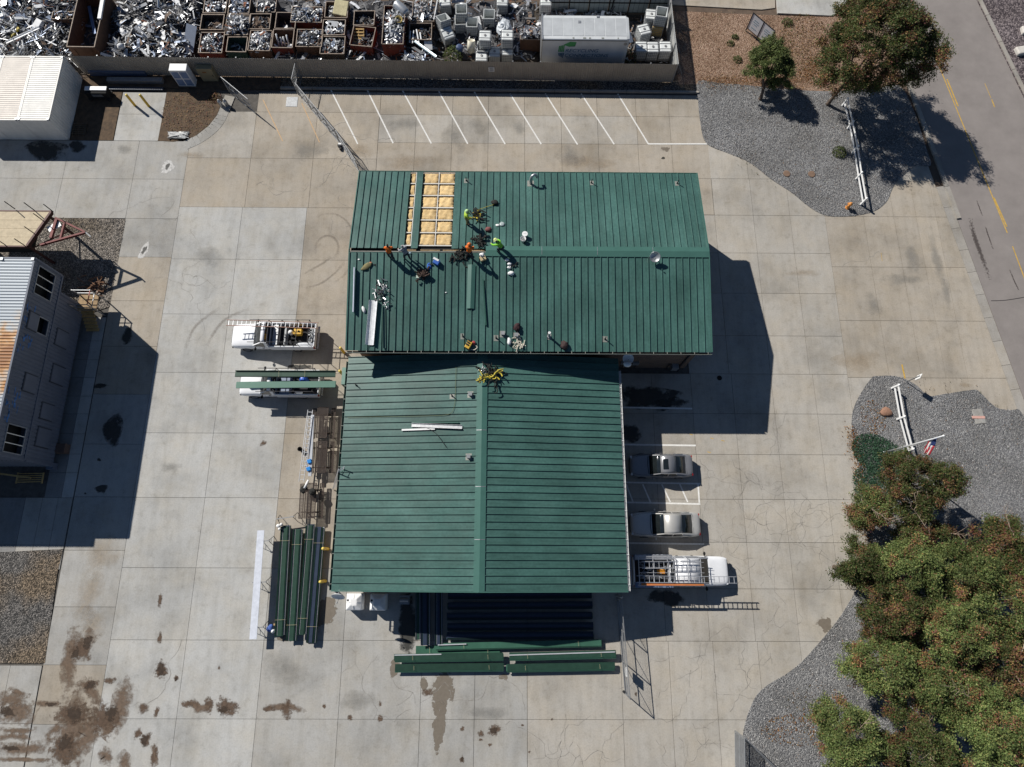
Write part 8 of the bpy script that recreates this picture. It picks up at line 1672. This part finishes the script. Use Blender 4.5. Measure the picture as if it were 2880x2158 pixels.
def strip(name, label, cat, p, q, prof, m, f=zt, dz=.0, group=None):
    P_, Q_ = onplane(*p, f), onplane(*q, f); up = Vector((0, -.16 if f is zt and P_.y < TRY else 0, 1)).normalized(); o = MB().extrude(prof, (0, 0, 0), Q_ - P_, up=up).build(name, m); o.location = P_ + Vector((0, 0, dz)); return tag(o, label, cat, group)
strip('trim_strip', 'thin white trim strip standing on the south slope at the west end', 'trim', (1, 1, 855, 662), (1, 1, 845, 1045), [(-.035, 0), (.035, 0), (.035, .2), (-.035, .2)], mat('white_trim', (.62, .66, .76), .4), dz=.1)
strip('ridge_cap_piece', 'upturned white backed ridge cap lying on the south slope', 'ridge cap', (1, 1, 1018, 940), (1, 1, 985, 1325), [(-.30, .16), (-.17, .03), (0, .0), (.17, .03), (.30, .16), (.29, .175), (.17, .045), (0, .02), (-.17, .045), (-.29, .175)], mat('cap_underside', (.66, .68, .70), .5, var=.2, sc_=4), dz=.07)
strip('ridge_cap_piece', 'green ridge cap piece lying over the seams below the opened carton', 'ridge cap', (1, 1, 1862, 632), (1, 1, 1850, 1010), [(-.27, .0), (0, .09), (.27, 0), (.27, .015), (0, .105), (-.27, .015)], GREEN_L, dz=.055)
strip('dark_strip', 'bent dark strip beside the green ridge cap piece', 'metal strip', (1, 1, 1958, 757), (1, 1, 1985, 1155), [(-.045, 0), (.045, 0), (.045, .08), (-.045, .08)], GREEN_D, dz=.06)
strip('channel', 'pale green channel lying right of the upturned ridge cap', 'channel', (1, 1, 1105, 985), (1, 1, 1110, 1352), [(-.09, 0), (.09, 0), (.09, .14), (.07, .14), (.07, .02), (-.09, .02)], mat('pale_green_channel', (.10, .19, .16), .45), dz=.06); strip('offcut', 'short silver offcut at the top of the pale green channel', 'metal strip', (1, 1, 1098, 988), (1, 1, 1150, 955), [(-.03, 0), (.03, 0), (.03, .05), (-.03, .05)], GALV, dz=.2)
put('rag', 'white rag left of the upturned ridge cap', 'rag', lump(16, .2, (.6, 1.3, .4)), WHITE_S, 1, 1, 930, 1018, rz=.4, smooth=True)
yb = put('tool_case', 'yellow tool case at the south eave', 'tool case', MB().box((0, 0, .13), (.36, .56, .26)), mat('yellow_case', (.66, .42, .06), .5, var=.1), 1, 1, 1835, 1322, rz=-.5, bevel=.03)
put('tool_tray', 'row of black sockets on the yellow tool case', 'sockets', MB().box((0, -.16, .02), (.2, .1, .05)).box((0, 0, .02), (.2, .1, .05)).box((0, .16, .02), (.2, .1, .05)), RUBBER, 1, 1, 1835, 1310, rz=-.5, dz=.27)
put('cap', 'dull red cap beside the yellow tool case', 'cap', lump(17, .14, (1, 1, .6)), REDM, 1, 1, 1878, 1305, smooth=True); put('hose', 'short pale hose at the south eave below the red cap', 'hose', MB().tube(smooth_line([(-.25, -.05, .04), (0, -.1, .05), (.2, .08, .05), (.1, .2, .05)], 3), .03, 6), ROPE_W, 1, 1, 1885, 1352)
put('sack', 'white sack on the south slope near the box vents', 'sack', lump(18, .26, (.55, 1.1, .5)), WHITE_S, 1, 1, 2185, 1292, smooth=True, tilt=True); put('rope_coil', 'tangled white rope near the south eave', 'rope', tangle(19, 22, .42, .028, .16), ROPE_W, 2, 1, 55, 1300)
put('bag', 'dark maroon bag above the white rope', 'bag', lump(20, .32, (.8, 1, .55)), mat('maroon_cloth', (.045, .02, .022), .85, var=.4), 2, 1, 42, 1172, smooth=True); put('rucksack', 'dark rucksack beside the south eave at the pipe shadow', 'bag', lump(21, .32, (.9, 1, .55)), mat('brown_black_cloth', (.05, .03, .028), .85, var=.4), 2, 1, 450, 1325, smooth=True)
g_ = random.Random(22)
for k, (x, y) in enumerate(((2165, 590), (2190, 625), (2185, 655), (2200, 705), (1150, 850), (1012, 878), (890, 585), (1330, 530), (1640, 870))):
    put('debris', ('white scrap of packing, topmost below the ridge cap', 'white scrap of packing, second below the ridge cap', 'white scrap of packing, third below the ridge cap', 'white plastic bottle below the packing scraps', 'small white chip right of the metal clips', 'small white chip left of the metal clips', 'small white chip above the khaki coat', 'small blue scrap below the person in grey', 'small white chip in the middle of the south slope')[k], 'debris', lump(30 + k, (.15, .17, .15, .24, .07, .07, .08, .1, .07)[k], (1, .7, .5)), WHITE_S if k != 7 else mat('pale_blue_scrap', (.3, .42, .5), .6), 1, 1, x, y, smooth=True, group='scraps of packing')
put('offcut', 'dark bent offcut below the ridge cap right of the packing scraps', 'metal strip', tangle(44, 6, .3, .03, .1), RUBBER, 2, 1, 40, 640)
# lower roof
put('harness_pile', 'yellow and black harness heap on the ridge of the lower building', 'harness', tangle(45, 34, .62, .04, .34, 3), HARN, 1, 1, 2030, 1590, f=zl, dz=.06); put('harness_pile', 'yellow strap end left of the ridge harness heap', 'harness', tangle(46, 10, .3, .03, .14), HARN[1], 1, 1, 1948, 1620, f=zl, dz=.02); put('clip_cluster', 'silver clips above the ridge harness heap', 'clips', tangle(47, 8, .3, .022, .08), GALV, 1, 1, 1965, 1540, f=zl, dz=.06)
strip('gutter_length', 'crumpled silver gutter length on the west slope of the lower building', 'gutter', (1, 2, 1345, 358), (1, 2, 1780, 376), [(-.14, .1), (-.12, 0), (.12, 0), (.14, .1), (.125, .1), (.105, .02), (-.105, .02), (-.125, .1)], GALV, f=zl, dz=.07)
strip('trim_strip', 'white trim strip beside the silver gutter length', 'trim', (1, 2, 1260, 400), (1, 2, 1545, 390), [(-.06, 0), (.06, 0), (.06, .05), (-.06, .05)], WHITE_S, f=zl, dz=.06); strip('dark_strip', 'dark strip behind the silver gutter length', 'metal strip', (1, 2, 1345, 335), (1, 2, 1750, 335), [(-.05, 0), (.05, 0), (.05, .07), (-.05, .07)], GREEN_D, f=zl, dz=.06)
b = MB(); pts = [onplane(1, 2, x, y, zl) + Vector((0, 0, .1)) for x, y in ((1400, 378), (1475, 385), (1530, 410), (1580, 460), (1645, 552))]; b.tube(smooth_line(pts, 4), .018, 5); tag(b.build('cable', RUBBER), 'black cable trailing from the silver gutter length', 'cable')
b = MB(); pts = [onplane(1, 2, x, y, zl) + Vector((0, 0, .075)) for x, y in ((1728, -140), (1722, 40), (1720, 130), (1705, 220), (1660, 265), (1500, 278), (1150, 285), (790, 290))]; b.tube(smooth_line(pts, 5), .013, 5); tag(b.build('power_cord', mat('dull_cord', (.12, .13, .05), .8)), 'thin cord running down and across the west slope of the lower building', 'cord')
